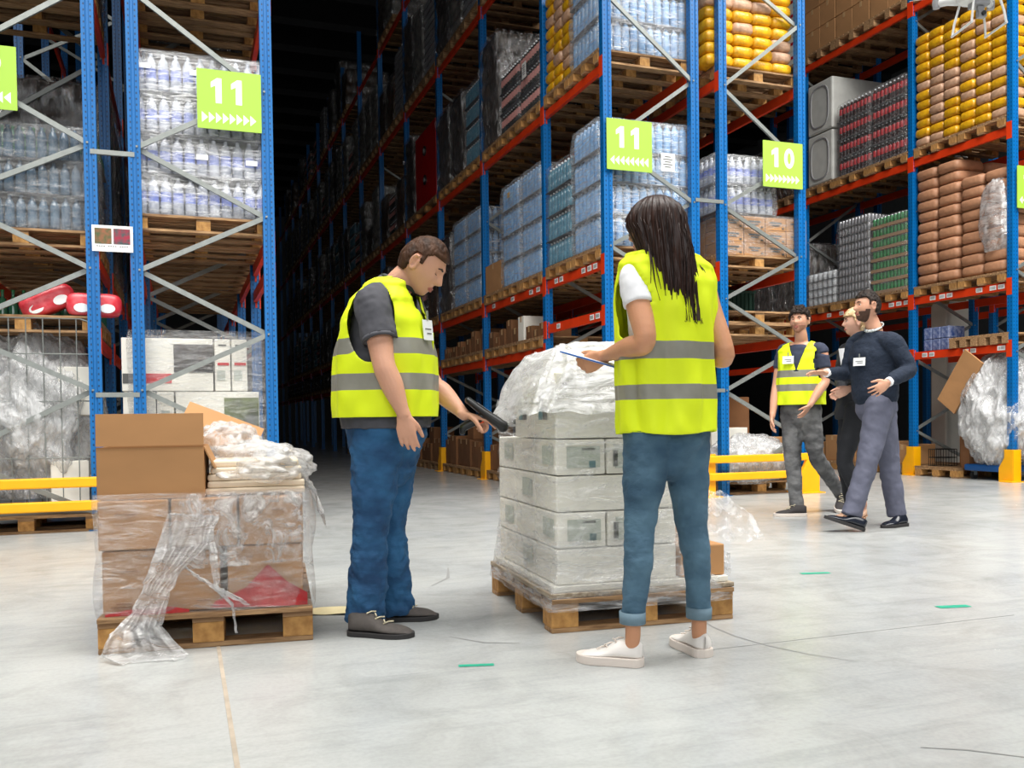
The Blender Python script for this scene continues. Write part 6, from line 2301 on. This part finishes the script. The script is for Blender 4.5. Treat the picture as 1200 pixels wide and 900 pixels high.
mb.tube(P_, [(0.006, 0.016)] * 25, 8, ref=(1, 0, 0.01))
mb.build('collar', M['collar'], root, smooth=True)
vest_garment(root, [(zc(.915), .218, .212, .80), (zc(1.02), .220, .214, .80), (zc(1.16, .826, 3.84), .222, .208, .80), (zc(1.30, .829, 3.838), .226, .176, .78), (zc(1.395, .832, 3.833), .205, .138, .80), (zc(1.46, .846, 3.823), .150, .108, .9), (zc(1.50, .862, 3.81), .088, .088, 1.0)],
             fw, ['vest', 'reflect'], [(1.028, 1.094), (1.175, 1.24)],
             [(J['shR'] - UP * 0.085, rt, 0.098, 0.165), (J['shL'] - UP * 0.085, -rt, 0.098, 0.165)], seed=1, amp=0.008, neck_front=(V((0.88, 3.78, 1.27)), 0.075, 0.22))
MB().tube([J['pelvis'] + fw * 0.218 + UP * (0.10 + 0.044 * k) + rt * 0.012 for k in range(9)], 0.004, 6).build('zip', M['vest'], root)
fs, sh = J['chest'] + fw * 0.185, 0
badge(root, J['chest'] + fw * 0.200 + rt * 0.075 + UP * 0.035, (fw + rt * 0.5).normalized(), 0.06, 0.085)
MB().tube([J['neck'] + fw * 0.07 - UP * 0.02, J['chest'] + fw * 0.165 + rt * 0.04 + UP * 0.18, J['chest'] + fw * 0.200 + rt * 0.072 + UP * 0.08], 0.004, 6).build('lanyard', M['black'], root)
jl = []
for sd, hp in (('R', 0.10), ('L', 0.098)):
    H_, K_, N_ = J['hip' + sd], J['kn' + sd], J['an' + sd] - UP * (0.025 if sd == 'R' else 0.035)
    jl.append(([H_ + UP * .09, H_ + UP * .01, H_.lerp(K_, .4), H_.lerp(K_, .8), K_, K_.lerp(N_, .2), K_.lerp(N_, .5), K_.lerp(N_, .8), K_.lerp(N_, .9), N_],
               [(.10, .115), (.105, .120), (.094, .100), (.080, .080), (.076, .074), (.077, .076), (.078, .080), (.078, .082), (.083, .088), (.080, .086)], tuple(rt)))
jl.append(([zc(.72, .818, 3.85), zc(.80, .818, 3.85), zc(.87, .820, 3.845), zc(.90)], [(.12, .13), (.174, .164), (.178, .172), (.16, .16)], tuple(rt)))
tubes_garment(root, 'jeans', 'denim', jl, vox=0.007, disp=(0.055, 0.030), smooth=5)
shoe(root, (0.638, 3.812, 0), (0.882, 3.655, 0), 0.112, 0.095, 'shoe_grey', 'shoe_sole', lace='lace', sole_t=0.018)
shoe(root, (0.80, 4.015, 0), (1.072, 3.965, 0), 0.112, 0.095, 'shoe_grey', 'shoe_sole', lace='lace', sole_t=0.018)

# ---- scanner held by the man
r = empty('barcode_scanner', (1.24, 3.785, 0.91), 0, 'black pistol-grip barcode scanner with orange trigger in the man’s hand', 'scanner')
a, b = V((1.180, 3.808, 0.985)), V((1.322, 3.757, 0.868))
o0 = V((1.24, 3.785, 0.91))
dr = (b - a).normalized()
pf = (dr.cross(CF)).normalized()
if pf.z < 0:
    pf = -pf
limb(mbx := MB(), [a - o0, (a * 2 + b) / 3 - o0, b - dr * .03 - o0, b - o0], [(.034, .015), (.036, .017), (.034, .024), (.030, .026)], ref=tuple(CF), n=20)
mbx.build('body', M['black'], r, smooth=True)
g0, g1 = a.lerp(b, .52) - pf * .005, V((1.160, 3.812, 0.865))
limb(mbx := MB(), [g0 - o0, g0.lerp(g1, .5) - pf * 0.004 - o0, g1 - o0, g1 - UP * .02 - CR * 0.006 - o0], [(.017, .022), (.017, .018), (.018, .017), (.016, .013)], ref=tuple(CF), n=16)
mbx.build('grip', M['black'], r, smooth=True)
limb(mbx := MB(), [g0 - pf * .012 + dr * .012 - o0, g0 - pf * .030 + dr * .006 - o0, g0 - pf * .045 - dr * .002 - o0], [.010, .009, .006], n=10)
mbx.build('trigger', M['orange_plastic'], r, smooth=True)
MB().bar(a + dr * .04 + pf * .0165 - o0, b - dr * .075 + pf * .0185 - o0, .045, .002, up=tuple(pf)).build('screen', M['grey_plastic'], r)

# ---- woman with the clipboard
root, J = person('woman seen from behind in yellow vest, long dark hair, jeans and white sneakers', WOMAN)
fw = V((-0.062, 1.0, 0)).normalized()
rt = lateral(fw)
hfw = (fw * 0.9 - rt * 0.38 - UP * 0.12).normalized()
hup = (UP - hfw * UP.dot(hfw)).normalized()
body_mesh(root, J, fw, hfw, hup, 'skin_b', head_s=0.93, vox=0.0055, build=0.92, belly=0.0, armscale=0.92, male=False, legscale=0.82,
          hands=[dict(wr=J['wrL'], d=-CR * .80 + CF * .35 - UP * .35, pn=CF + UP * 0.2, sc=0.92, curls=[1.2, 1.3, 1.35, 1.4], side=-1, spread=0.03, thumb=(0.4, 0.9)),
                 dict(wr=J['wrR'], d=-CR * .8 + CF * .5, pn=UP, sc=0.92, curl=0.7, side=1)],
          feet=[[J['anL'] + UP * .02, J['anL'] - UP * .06, (1.50, 2.93, 0.05), (1.43, 2.99, 0.03)], [J['anR'] + UP * .02, J['anR'] - UP * .06, (1.812, 2.97, 0.05), (1.825, 3.06, 0.03)]])
face_bits(root, J['head'], hfw, hup, 0.93)
tubes_garment(root, 't_shirt', 'tee_white', [
    ([V((1.686, 2.96, .93)), V((1.686, 2.955, 1.1)), V((1.678, 2.947, 1.28)), V((1.672, 2.945, 1.40)), V((1.664, 2.944, 1.455)), V((1.662, 2.944, 1.48))],
     [(.145, .095), (.135, .09), (.155, .10), (.145, .085), (.09, .06), (.06, .055)], tuple(rt)),
    ([J['neck'].lerp(J['shL'], .4) - UP * .03, J['shL'] - UP * .005, J['shL'].lerp(J['elL'], .34), J['shL'].lerp(J['elL'], .46)], [.048, .052, .054, .055], (0, 0, 1)),
    ([J['neck'].lerp(J['shR'], .4) - UP * .03, J['shR'] - UP * .005, J['shR'].lerp(J['elR'], .22), J['shR'].lerp(J['elR'], .30)], [.046, .048, .050, .050], (0, 0, 1))], vox=0.007, disp=(0.06, 0.01))
wz = lambda z, x=1.686, y=2.955: V((x, y, z))
vest_garment(root, [(wz(.842), .178, .146, .85), (wz(.95), .178, .142, .85), (wz(1.12, 1.684, 2.952), .182, .134, .85), (wz(1.27, 1.682, 2.948), .188, .132, .82), (wz(1.38, 1.680, 2.946), .192, .120, .78), (wz(1.445, 1.678, 2.944), .190, .098, .80), (wz(1.485, 1.672, 2.944), .150, .078, .9), (wz(1.505, 1.666, 2.944), .075, .066, 1.0)],
             fw, ['vest', 'reflect'], [(0.965, 1.022), (1.107, 1.165)],
             [(J['shL'] - UP * 0.105, -rt, 0.078, 0.125), (J['shR'] - UP * 0.115, rt, 0.078, 0.125)], seed=4, amp=0.012, hem_wave=0.006)
jl = []
for sd in 'LR':
    H_, K_, N_ = J['hip' + sd], J['kn' + sd], J['an' + sd]
    N2 = N_ + UP * .02
    jl.append(([H_ + UP * .08, H_, H_.lerp(K_, .4), H_.lerp(K_, .8), K_, K_.lerp(N2, .3) - fw * .012, K_.lerp(N2, .65) - fw * .008, N2],
               [(.085, .10), (.086, .102), (.076, .086), (.061, .066), (.055, .059), (.053, .059), (.045, .049), (.042, .046)], tuple(rt)))
jl.append(([wz(.76), wz(.82), wz(.90), wz(.97)], [(.12, .10), (.164, .110), (.156, .102), (.135, .09)], tuple(rt)))
tubes_garment(root, 'jeans', 'denim_w', jl, vox=0.006, disp=(0.05, 0.014), smooth=5)
for sd in 'LR':
    N_ = J['an' + sd]
    q = MB()
    q.tube([N_ - UP * .006, N_ + UP * .036], [(.046, .051), (.047, .052)], 28, ref=tuple(rt), cap=False)
    o = q.build('rolled_cuff', M['denim_cuff'], root, smooth=True)
    o.modifiers.new('t', 'SOLIDIFY').thickness = 0.008
shoe(root, (1.545, 2.895, 0), (1.362, 3.068, 0), 0.098, 0.092, 'shoe_white', 'sole_white', lace='sole_white', sole_t=0.028)
shoe(root, (1.812, 2.905, 0), (1.838, 3.158, 0), 0.098, 0.092, 'shoe_white', 'sole_white', lace='sole_white', sole_t=0.028)
# hair: cap over the skull plus long straight fall down the back
hd = J['head']
hc = hd - hfw * 0.005


def hair_long(u, v):
    t = u * 2 * math.pi
    # outline narrows to the back fall; v 0 crown .. 1 tips
    z = 0.112 - v * 0.46
    if v < 0.24:
        q = v / 0.24
        k = math.sqrt(max(0.0001, 1 - (1 - q) ** 2.1))
        a_, b_ = 0.094 * k, 0.112 * k
        c_ = hd - hfw * 0.016
    else:
        q = (v - 0.24) / 0.76
        a_ = 0.094 + 0.004 * math.sin(q * 3) - 0.018 * q
        b_ = 0.112 * max(0, 1 - q) ** 1.2 + 0.040 * min(1, q * 1.6)
        c_ = hd - hfw * 0.016 + (-fw * 0.075 + rt * 0.065) * (q ** 0.8)
    hr = hfw.cross(UP).normalized()
    hr = hr.lerp(rt, min(1, max(0, (v - .24) * 1.4))).normalized()
    hf = UP.cross(hr).normalized()
    ct, st = math.cos(t), math.sin(t)
    g = 0.0035 * math.sin(t * 23 + 3 * nz3(ct * 2, st * 2, v * 2)) + 0.003 * math.sin(t * 41 + v * 5) + 0.006 * nz3(ct * 3, st * 3, v * 3)
    g *= min(1, v * 6)
    p = c_ + hr * ct * (a_ + g) + hf * st * (b_ + g)
    p.z = hd.z + z + (0.02 * nz3(ct * 6, st * 6, 3) if v > .97 else 0)
    return p


mb = MB()
vs = [hair_long(i / 160, j / 69) for j in range(70) for i in range(160)]
hfn = hfw
def keep_h(k):
    p = vs[k] - hd
    v_ = (k // 160) / 69
    if v_ > 0.20 and p.dot(hfw) > 0.085 and p.z < 0.05:
        return False
    return True
fs_ = [(j * 160 + i, j * 160 + (i + 1) % 160, (j + 1) * 160 + (i + 1) % 160, (j + 1) * 160 + i) for j in range(69) for i in range(160)]
fs_ = [f for f in fs_ if all(keep_h(k) for k in f)]
mb.add(vs, fs_)
mb.add([vs[69 * 160 + i] for i in range(160)], [tuple(range(160))])
o = mb.build('hair', M['hair_dark'], root, smooth=True)
mb = MB()
rr = random.Random(3)
for k in range(110):
    u = rr.random()
    v0 = rr.uniform(0.0, 0.35)
    pts = []
    for q in range(12):
        v = v0 + (1.0 + rr.uniform(0, .005) - v0) * q / 11
        p = hair_long(u + 0.01 * math.sin(q + k), v)
        n = (p - hd)
        n.z = 0
        pts.append(p + n.normalized() * (0.002 + 0.003 * math.sin(q * .6 + k)))
    if all((p - hd).dot(hfw) < 0.03 or (p - hd).z > 0.06 for p in pts):
        pts.append(pts[-1] + V((rr.uniform(-.006, .006), rr.uniform(-.006, .006), -rr.uniform(.003, .012))))
        mb.tube(pts, [0.0016] * 6 + [0.0014] * 6 + [0.0005], 5)
for pts in ([(1.715, 2.90, 1.50), (1.78, 2.86, 1.44), (1.80, 2.85, 1.38), (1.815, 2.845, 1.31)], [(1.70, 2.90, 1.50), (1.77, 2.86, 1.45), (1.795, 2.85, 1.37)],
            [(1.575, 2.87, 1.50), (1.565, 2.83, 1.42), (1.572, 2.825, 1.36), (1.585, 2.82, 1.31)], [(1.57, 2.875, 1.52), (1.555, 2.83, 1.44), (1.552, 2.825, 1.37)], [(1.585, 2.87, 1.50), (1.578, 2.83, 1.42), (1.59, 2.82, 1.35)]):
    P2, _ = spline([V(p) for p in pts], [0.003] * len(pts), 6)
    mb.tube(P2, [0.004 * (1 - 0.8 * i / len(P2)) for i in range(len(P2))], 5)
mb.build('hair_strands', M['hair_dark'], root, smooth=True)

# clipboard with paper
r = empty('clipboard', (1.60, 3.23, 1.14), 0, 'blue-edged clipboard with white paper held by the woman above the white boxes', 'clipboard')
q = [V((1.344, 3.158, 1.152)), V((1.53, 3.02, 1.080)), V((1.80, 3.26, 1.125)), V((1.60, 3.40, 1.190))]
ce = V((1.60, 3.23, 1.14))
nn = (q[1] - q[0]).cross(q[3] - q[0]).normalized()


def slab(pts, t0, t1, name, m, parent):
    mb_ = MB()
    mb_.add([p + nn * t0 - ce for p in pts] + [p + nn * t1 - ce for p in pts], [(0, 3, 2, 1), (4, 5, 6, 7), (0, 1, 5, 4), (1, 2, 6, 5), (2, 3, 7, 6), (3, 0, 4, 7)])
    return mb_.build(name, M[m], parent)


slab(q, -0.002, 0.002, 'board', 'blue_edge', r)
cq = (q[0] + q[1] + q[2] + q[3]) / 4
qi = [cq + (p - cq) * 0.965 for p in q]
slab(qi, 0.0022, 0.004, 'paper', 'paper', r)
slab(qi, -0.004, -0.0022, 'paper', 'paper', r)

# ---- man in vest walking, centre right
root, J = person('walking man in yellow vest, grey jeans and black sneakers, hand in pocket', VMAN)
fw = V((-0.80, -0.59, 0)).normalized()
rt = lateral(fw)
hfw = (-CR * 0.62 - CF * 0.78).normalized()
hup = UP.copy()
body_mesh(root, J, fw, hfw, hup, 'skin_a', head_s=0.98, vox=0.007, build=1.0, armscale=1.0,
          hands=[dict(wr=J['wrR'], d=-UP + fw * .1, pn=-rt, sc=1.0, curl=0.6, side=1, spread=0.05), dict(wr=J['wrL'], d=-UP * .75 - CR * .55, pn=rt, sc=0.95, curl=0.3, side=-1)],
          feet=[[J['anR'] + UP * .02, J['anR'] - UP * .03, (5.10, 6.72, 0.05)], [J['anL'] + UP * .02, (5.78, 6.88, 0.13), (5.66, 6.76, 0.05)]])
face_bits(root, J['head'], hfw, hup, 0.98)
head_shell(root, J['head'], hfw, hup, 0.98, 0.012, lambda l: hair_keep_short(l, 0.060, 0.0, -0.055), 'hair_black', 'hair', thick=0.028, rough=0.034, freq=26, sub=2)
head_shell(root, J['head'], hfw, hup, 0.98, 0.002, lambda l: l[1] > 0.015 and -0.115 < l[2] < -0.040 and not (abs(l[0]) < 0.024 and -0.072 < l[2] < -0.050), 'stubble', 'stubble', thick=0.001, rough=0.0, sub=0)
pc = lambda z, k=0: J['pelvis'].lerp(J['chest'], (z - J['pelvis'].z) / (J['chest'].z - J['pelvis'].z)) if z < J['chest'].z else J['chest'].lerp(J['neck'], (z - J['chest'].z) / (J['neck'].z - J['chest'].z))
tubes_garment(root, 't_shirt', 'tee_navy', [
    ([pc(.94), pc(1.1), pc(1.3), pc(1.42), pc(1.50), pc(1.545)], [(.17, .115), (.165, .115), (.185, .128), (.180, .118), (.140, .098), (.075, .075)], tuple(rt)),
    ([J['neck'].lerp(J['shR'], .4) - UP * .03, J['shR'], J['shR'].lerp(J['elR'], .30), J['shR'].lerp(J['elR'], .52)], [.055, .060, .063, .064], (0, 0, 1)),
    ([J['neck'].lerp(J['shL'], .4) - UP * .03, J['shL'], J['shL'].lerp(J['elL'], .3), J['shL'].lerp(J['elL'], .60)], [.055, .062, .065, .066], (0, 0, 1))], vox=0.009, disp=(0.07, 0.014))
vest_garment(root, [(pc(.995), .212, .150, .85), (pc(1.12), .208, .148, .85), (pc(1.28), .205, .148, .85), (pc(1.40), .205, .142, .80), (pc(1.48), .205, .122, .80), (pc(1.530), .165, .10, .88), (pc(1.57), .088, .080, 1.0)],
             fw, ['vest', 'reflect'], [(1.115, 1.175), (1.24, 1.31)],
             [(J['shR'] - UP * .125, rt, .085, .15), (J['shL'] - UP * .125, -rt, .085, .15)], seed=7, amp=0.010, neck_front=(pc(1.30) + fw * .14, 0.085, 0.25))
badge(root, J['chest'] + fw * 0.165 + rt * 0.07 + UP * 0.02, fw, 0.10, 0.07)
jl = []
for sd in 'LR':
    H_, K_, N_ = J['hip' + sd], J['kn' + sd], J['an' + sd] - UP * .02
    jl.append(([H_ + UP * .08, H_, H_.lerp(K_, .45), K_, K_.lerp(N_, .3), K_.lerp(N_, .7), K_.lerp(N_, .9), N_], [(.10, .11), (.104, .11), (.090, .095), (.070, .074), (.068, .072), (.060, .064), (.063, .067), (.058, .062)], tuple(rt)))
jl.append(([pc(.88), pc(.95), pc(1.02), pc(1.06)], [(.13, .11), (.168, .125), (.165, .118), (.15, .11)], tuple(rt)))
tubes_garment(root, 'jeans', 'denim_grey', jl, vox=0.009, disp=(0.06, 0.024))
shoe(root, (5.205, 6.665, 0), (4.945, 6.79, 0), 0.105, 0.10, 'sneaker_black', 'sole_white', lace='lace', sole_t=0.025)
shoe(root, (5.83, 6.94, .105), (5.62, 6.72, 0.0), 0.105, 0.10, 'sneaker_black', 'sole_white', lace='lace', sole_t=0.025)

# ---- man in navy sweater
root, J = person('walking man in navy sweater and slate trousers gesturing with open hands', NAVY)
fw = V((-0.942, -0.339, 0)).normalized()
rt = lateral(fw)
hfw = (-CR * 0.99 - CF * 0.12).normalized()
hup = UP.copy()
body_mesh(root, J, fw, hfw, hup, 'skin_a', head_s=1.0, vox=0.0065, build=1.02, armscale=1.0,
          hands=[dict(wr=J['wrR'], d=-CR * 1.0 + UP * .05, pn=-UP - CF * .2, sc=1.02, curls=[.25, .3, .35, .5], side=1, spread=0.28, thumb=(.9, .1)),
                 dict(wr=J['wrL'], d=-CR * .78 - UP * .55, pn=CF * .8 + UP * .1, sc=1.02, curls=[.3, .45, .5, .6], side=-1, spread=0.22, thumb=(.9, .3))])
face_bits(root, J['head'], hfw, hup, 1.0)
head_shell(root, J['head'], hfw, hup, 1.0, 0.009, lambda l: hair_keep_short(l, 0.064, 0.010, -0.060), 'hair_black', 'hair', thick=0.018, rough=0.007, freq=30, sub=2)
head_shell(root, J['head'], hfw, hup, 1.0, 0.005, lambda l: (l[1] > 0.004 and -0.125 < l[2] < -0.026 and not (abs(l[0]) < 0.024 and -0.072 < l[2] < -0.048) and not (l[1] > .05 and l[2] > -.042) and l[1] > -.25 * (l[2] + .03) - .02), 'beard', 'beard', thick=0.006, rough=0.003, freq=30, sub=1)
pcN = lambda z: J['pelvis'].lerp(J['chest'], (z - J['pelvis'].z) / (J['chest'].z - J['pelvis'].z)) if z < J['chest'].z else J['chest'].lerp(J['neck'], (z - J['chest'].z) / (J['neck'].z - J['chest'].z))
tubes_garment(root, 'sweater', 'sweater', [
    ([pcN(.985), pcN(1.0), pcN(1.06), pcN(1.2), pcN(1.35), pcN(1.45), pcN(1.52), pcN(1.555)], [(.16, .118), (.168, .124), (.185, .140), (.188, .138), (.200, .140), (.175, .11), (.105, .080), (.070, .068)], tuple(rt)),
    ([J['neck'].lerp(J['shR'], .4) - UP * .03, J['shR'], J['shR'].lerp(J['elR'], .5), J['elR'], J['elR'].lerp(J['wrR'], .5), J['elR'].lerp(J['wrR'], .97)], [.070, .076, .066, .058, .052, .038], (0, 0, 1)),
    ([J['neck'].lerp(J['shL'], .4) - UP * .03, J['shL'], J['shL'].lerp(J['elL'], .5), J['elL'], J['elL'].lerp(J['wrL'], .5), J['elL'].lerp(J['wrL'], .95)], [.070, .078, .070, .062, .056, .038], (0, 0, 1))], vox=0.008, disp=(0.08, 0.022))
for sd in 'LR':
    d_ = (J['wr' + sd] - J['el' + sd]).normalized()
    MB().tube([J['wr' + sd] - d_ * .022, J['wr' + sd] + d_ * .006], [.036, .035], 16).build('shirt_cuff', M['tee_white'], root)
mb = MB()
P_ = [J['neck'] + rt * 0.068 * math.cos(a) + fw * (0.070 * math.sin(a) + 0.010) + UP * (0.03 - 0.035 * math.sin(a)) for a in [k / 24 * 2 * math.pi for k in range(25)]]
mb.tube(P_, [(0.005, 0.012)] * 25, 8, ref=(1, 0, 0.01))
M['check'] = mat('checked_shirt', (222, 226, 226), 0.8, rgb2=(120, 128, 126), vscale=70)
mb.build('shirt_collar', M['check'], root, smooth=True)
badge(root, J['chest'] + fw * 0.155 + rt * 0.03 - UP * 0.03, fw, 0.10, 0.065)
jl = []
for sd in 'LR':
    H_, K_, N_ = J['hip' + sd], J['kn' + sd], J['an' + sd] - UP * .05
    jl.append(([H_ + UP * .06, H_, H_.lerp(K_, .45), K_, K_.lerp(N_, .4), K_.lerp(N_, .85), N_], [(.10, .11), (.105, .12), (.094, .106), (.080, .088), (.075, .082), (.072, .084), (.070, .088)], tuple(rt)))
jl.append(([pcN(.85), pcN(.93), pcN(1.0), pcN(1.05)], [(.12, .10), (.168, .125), (.165, .118), (.15, .11)], tuple(rt)))
tubes_garment(root, 'trousers', 'trouser', jl, vox=0.009, disp=(0.09, 0.022))
shoe(root, (4.905, 5.60, 0.0), (4.625, 5.715, 0.105), 0.10, 0.095, 'shoe_black', 'shoe_sole', pointy=0.8)
shoe(root, (5.455, 5.745, 0), (5.165, 5.70, 0), 0.10, 0.095, 'shoe_black', 'shoe_sole', pointy=0.8)

# ---- blonde woman in black between the two men
root, J = person('blonde woman in black suit and beige heels behind the navy sweater man', BLONDE)
fw = V((-0.98, -0.17, 0)).normalized()
rt = lateral(fw)
hfw = (-CR * 0.98 + CF * 0.15).normalized()
hup = UP.copy()
body_mesh(root, J, fw, hfw, hup, 'skin_c', head_s=0.94, vox=0.007, build=0.88, armscale=0.85, legscale=0.85, male=False,
          hands=[dict(wr=J['wrR'], d=-CR * .75 - UP * .55, pn=-CF + UP * .1, sc=0.92, curl=0.8, side=1, spread=.05), dict(wr=J['wrL'], d=-CR * .85 - UP * .45, pn=CF, sc=0.92, curl=0.7, side=-1, spread=.05)],
          feet=[[J['anL'] + UP * .02, J['anL'] - UP * .03, (5.25, 6.08, 0.06), (5.18, 6.11, 0.025)], [J['anR'] + UP * .04, J['anR'], (5.37, 6.38, 0.03), (5.32, 6.40, 0.02)]])
face_bits(root, J['head'], hfw, hup, 0.94)
head_shell(root, J['head'], hfw, hup, 0.94, 0.012, lambda l: hair_keep_short(l, 0.050, -0.02, -0.085), 'hair_blonde', 'hair', thick=0.022, rough=0.005, freq=22, male=False, sub=2)
pcB = lambda z: J['pelvis'].lerp(J['chest'], (z - J['pelvis'].z) / (J['chest'].z - J['pelvis'].z)) if z < J['chest'].z else J['chest'].lerp(J['neck'], (z - J['chest'].z) / (J['neck'].z - J['chest'].z))
tubes_garment(root, 'jacket', 'black_cloth', [
    ([pcB(.86), pcB(.92), pcB(1.05), pcB(1.15), pcB(1.32), pcB(1.42), pcB(1.48), pcB(1.50)], [(.155, .115), (.16, .12), (.140, .105), (.135, .10), (.158, .12), (.145, .09), (.09, .07), (.06, .06)], tuple(rt)),
    ([J['neck'].lerp(J['shR'], .4) - UP * .03, J['shR'], J['shR'].lerp(J['elR'], .5), J['elR'], J['elR'].lerp(J['wrR'], .5), J['wrR']], [.06, .066, .056, .050, .044, .036], (0, 0, 1)),
    ([J['neck'].lerp(J['shL'], .4) - UP * .03, J['shL'], J['shL'].lerp(J['elL'], .5), J['elL'], J['elL'].lerp(J['wrL'], .5), J['wrL']], [.06, .068, .058, .052, .046, .038], (0, 0, 1))], vox=0.009, disp=(0.08, 0.016))
mb = MB()
mb.grid(lambda u, v: J['chest'] + fw * (0.128 - 0.02 * v + 0.012 * math.sin(u * 3)) + rt * ((u - .5) * .09 * (0.4 + v)) + UP * (0.16 * v - 0.04), 8, 8)
mb.build('blouse', M['tee_white'], root, smooth=True)
jl = []
for sd in 'LR':
    H_, K_, N_ = J['hip' + sd], J['kn' + sd], J['an' + sd]
    jl.append(([H_ + UP * .05, H_, H_.lerp(K_, .45), K_, K_.lerp(N_, .4), K_.lerp(N_, .9)], [(.09, .10), (.092, .10), (.080, .085), (.064, .068), (.062, .068), (.056, .062)], tuple(rt)))
tubes_garment(root, 'trousers', 'black_cloth', jl, vox=0.009, disp=(0.08, 0.016))
shoe(root, (5.34, 6.06, 0.0), (5.13, 6.12, 0), 0.08, 0.055, 'beige_shoe', 'beige_shoe', pointy=1.0, heel_h=0.06, sole_t=0.008)
shoe(root, (5.46, 6.36, 0.0), (5.25, 6.43, 0), 0.08, 0.055, 'beige_shoe', 'beige_shoe', pointy=1.0, heel_h=0.06, sole_t=0.008)
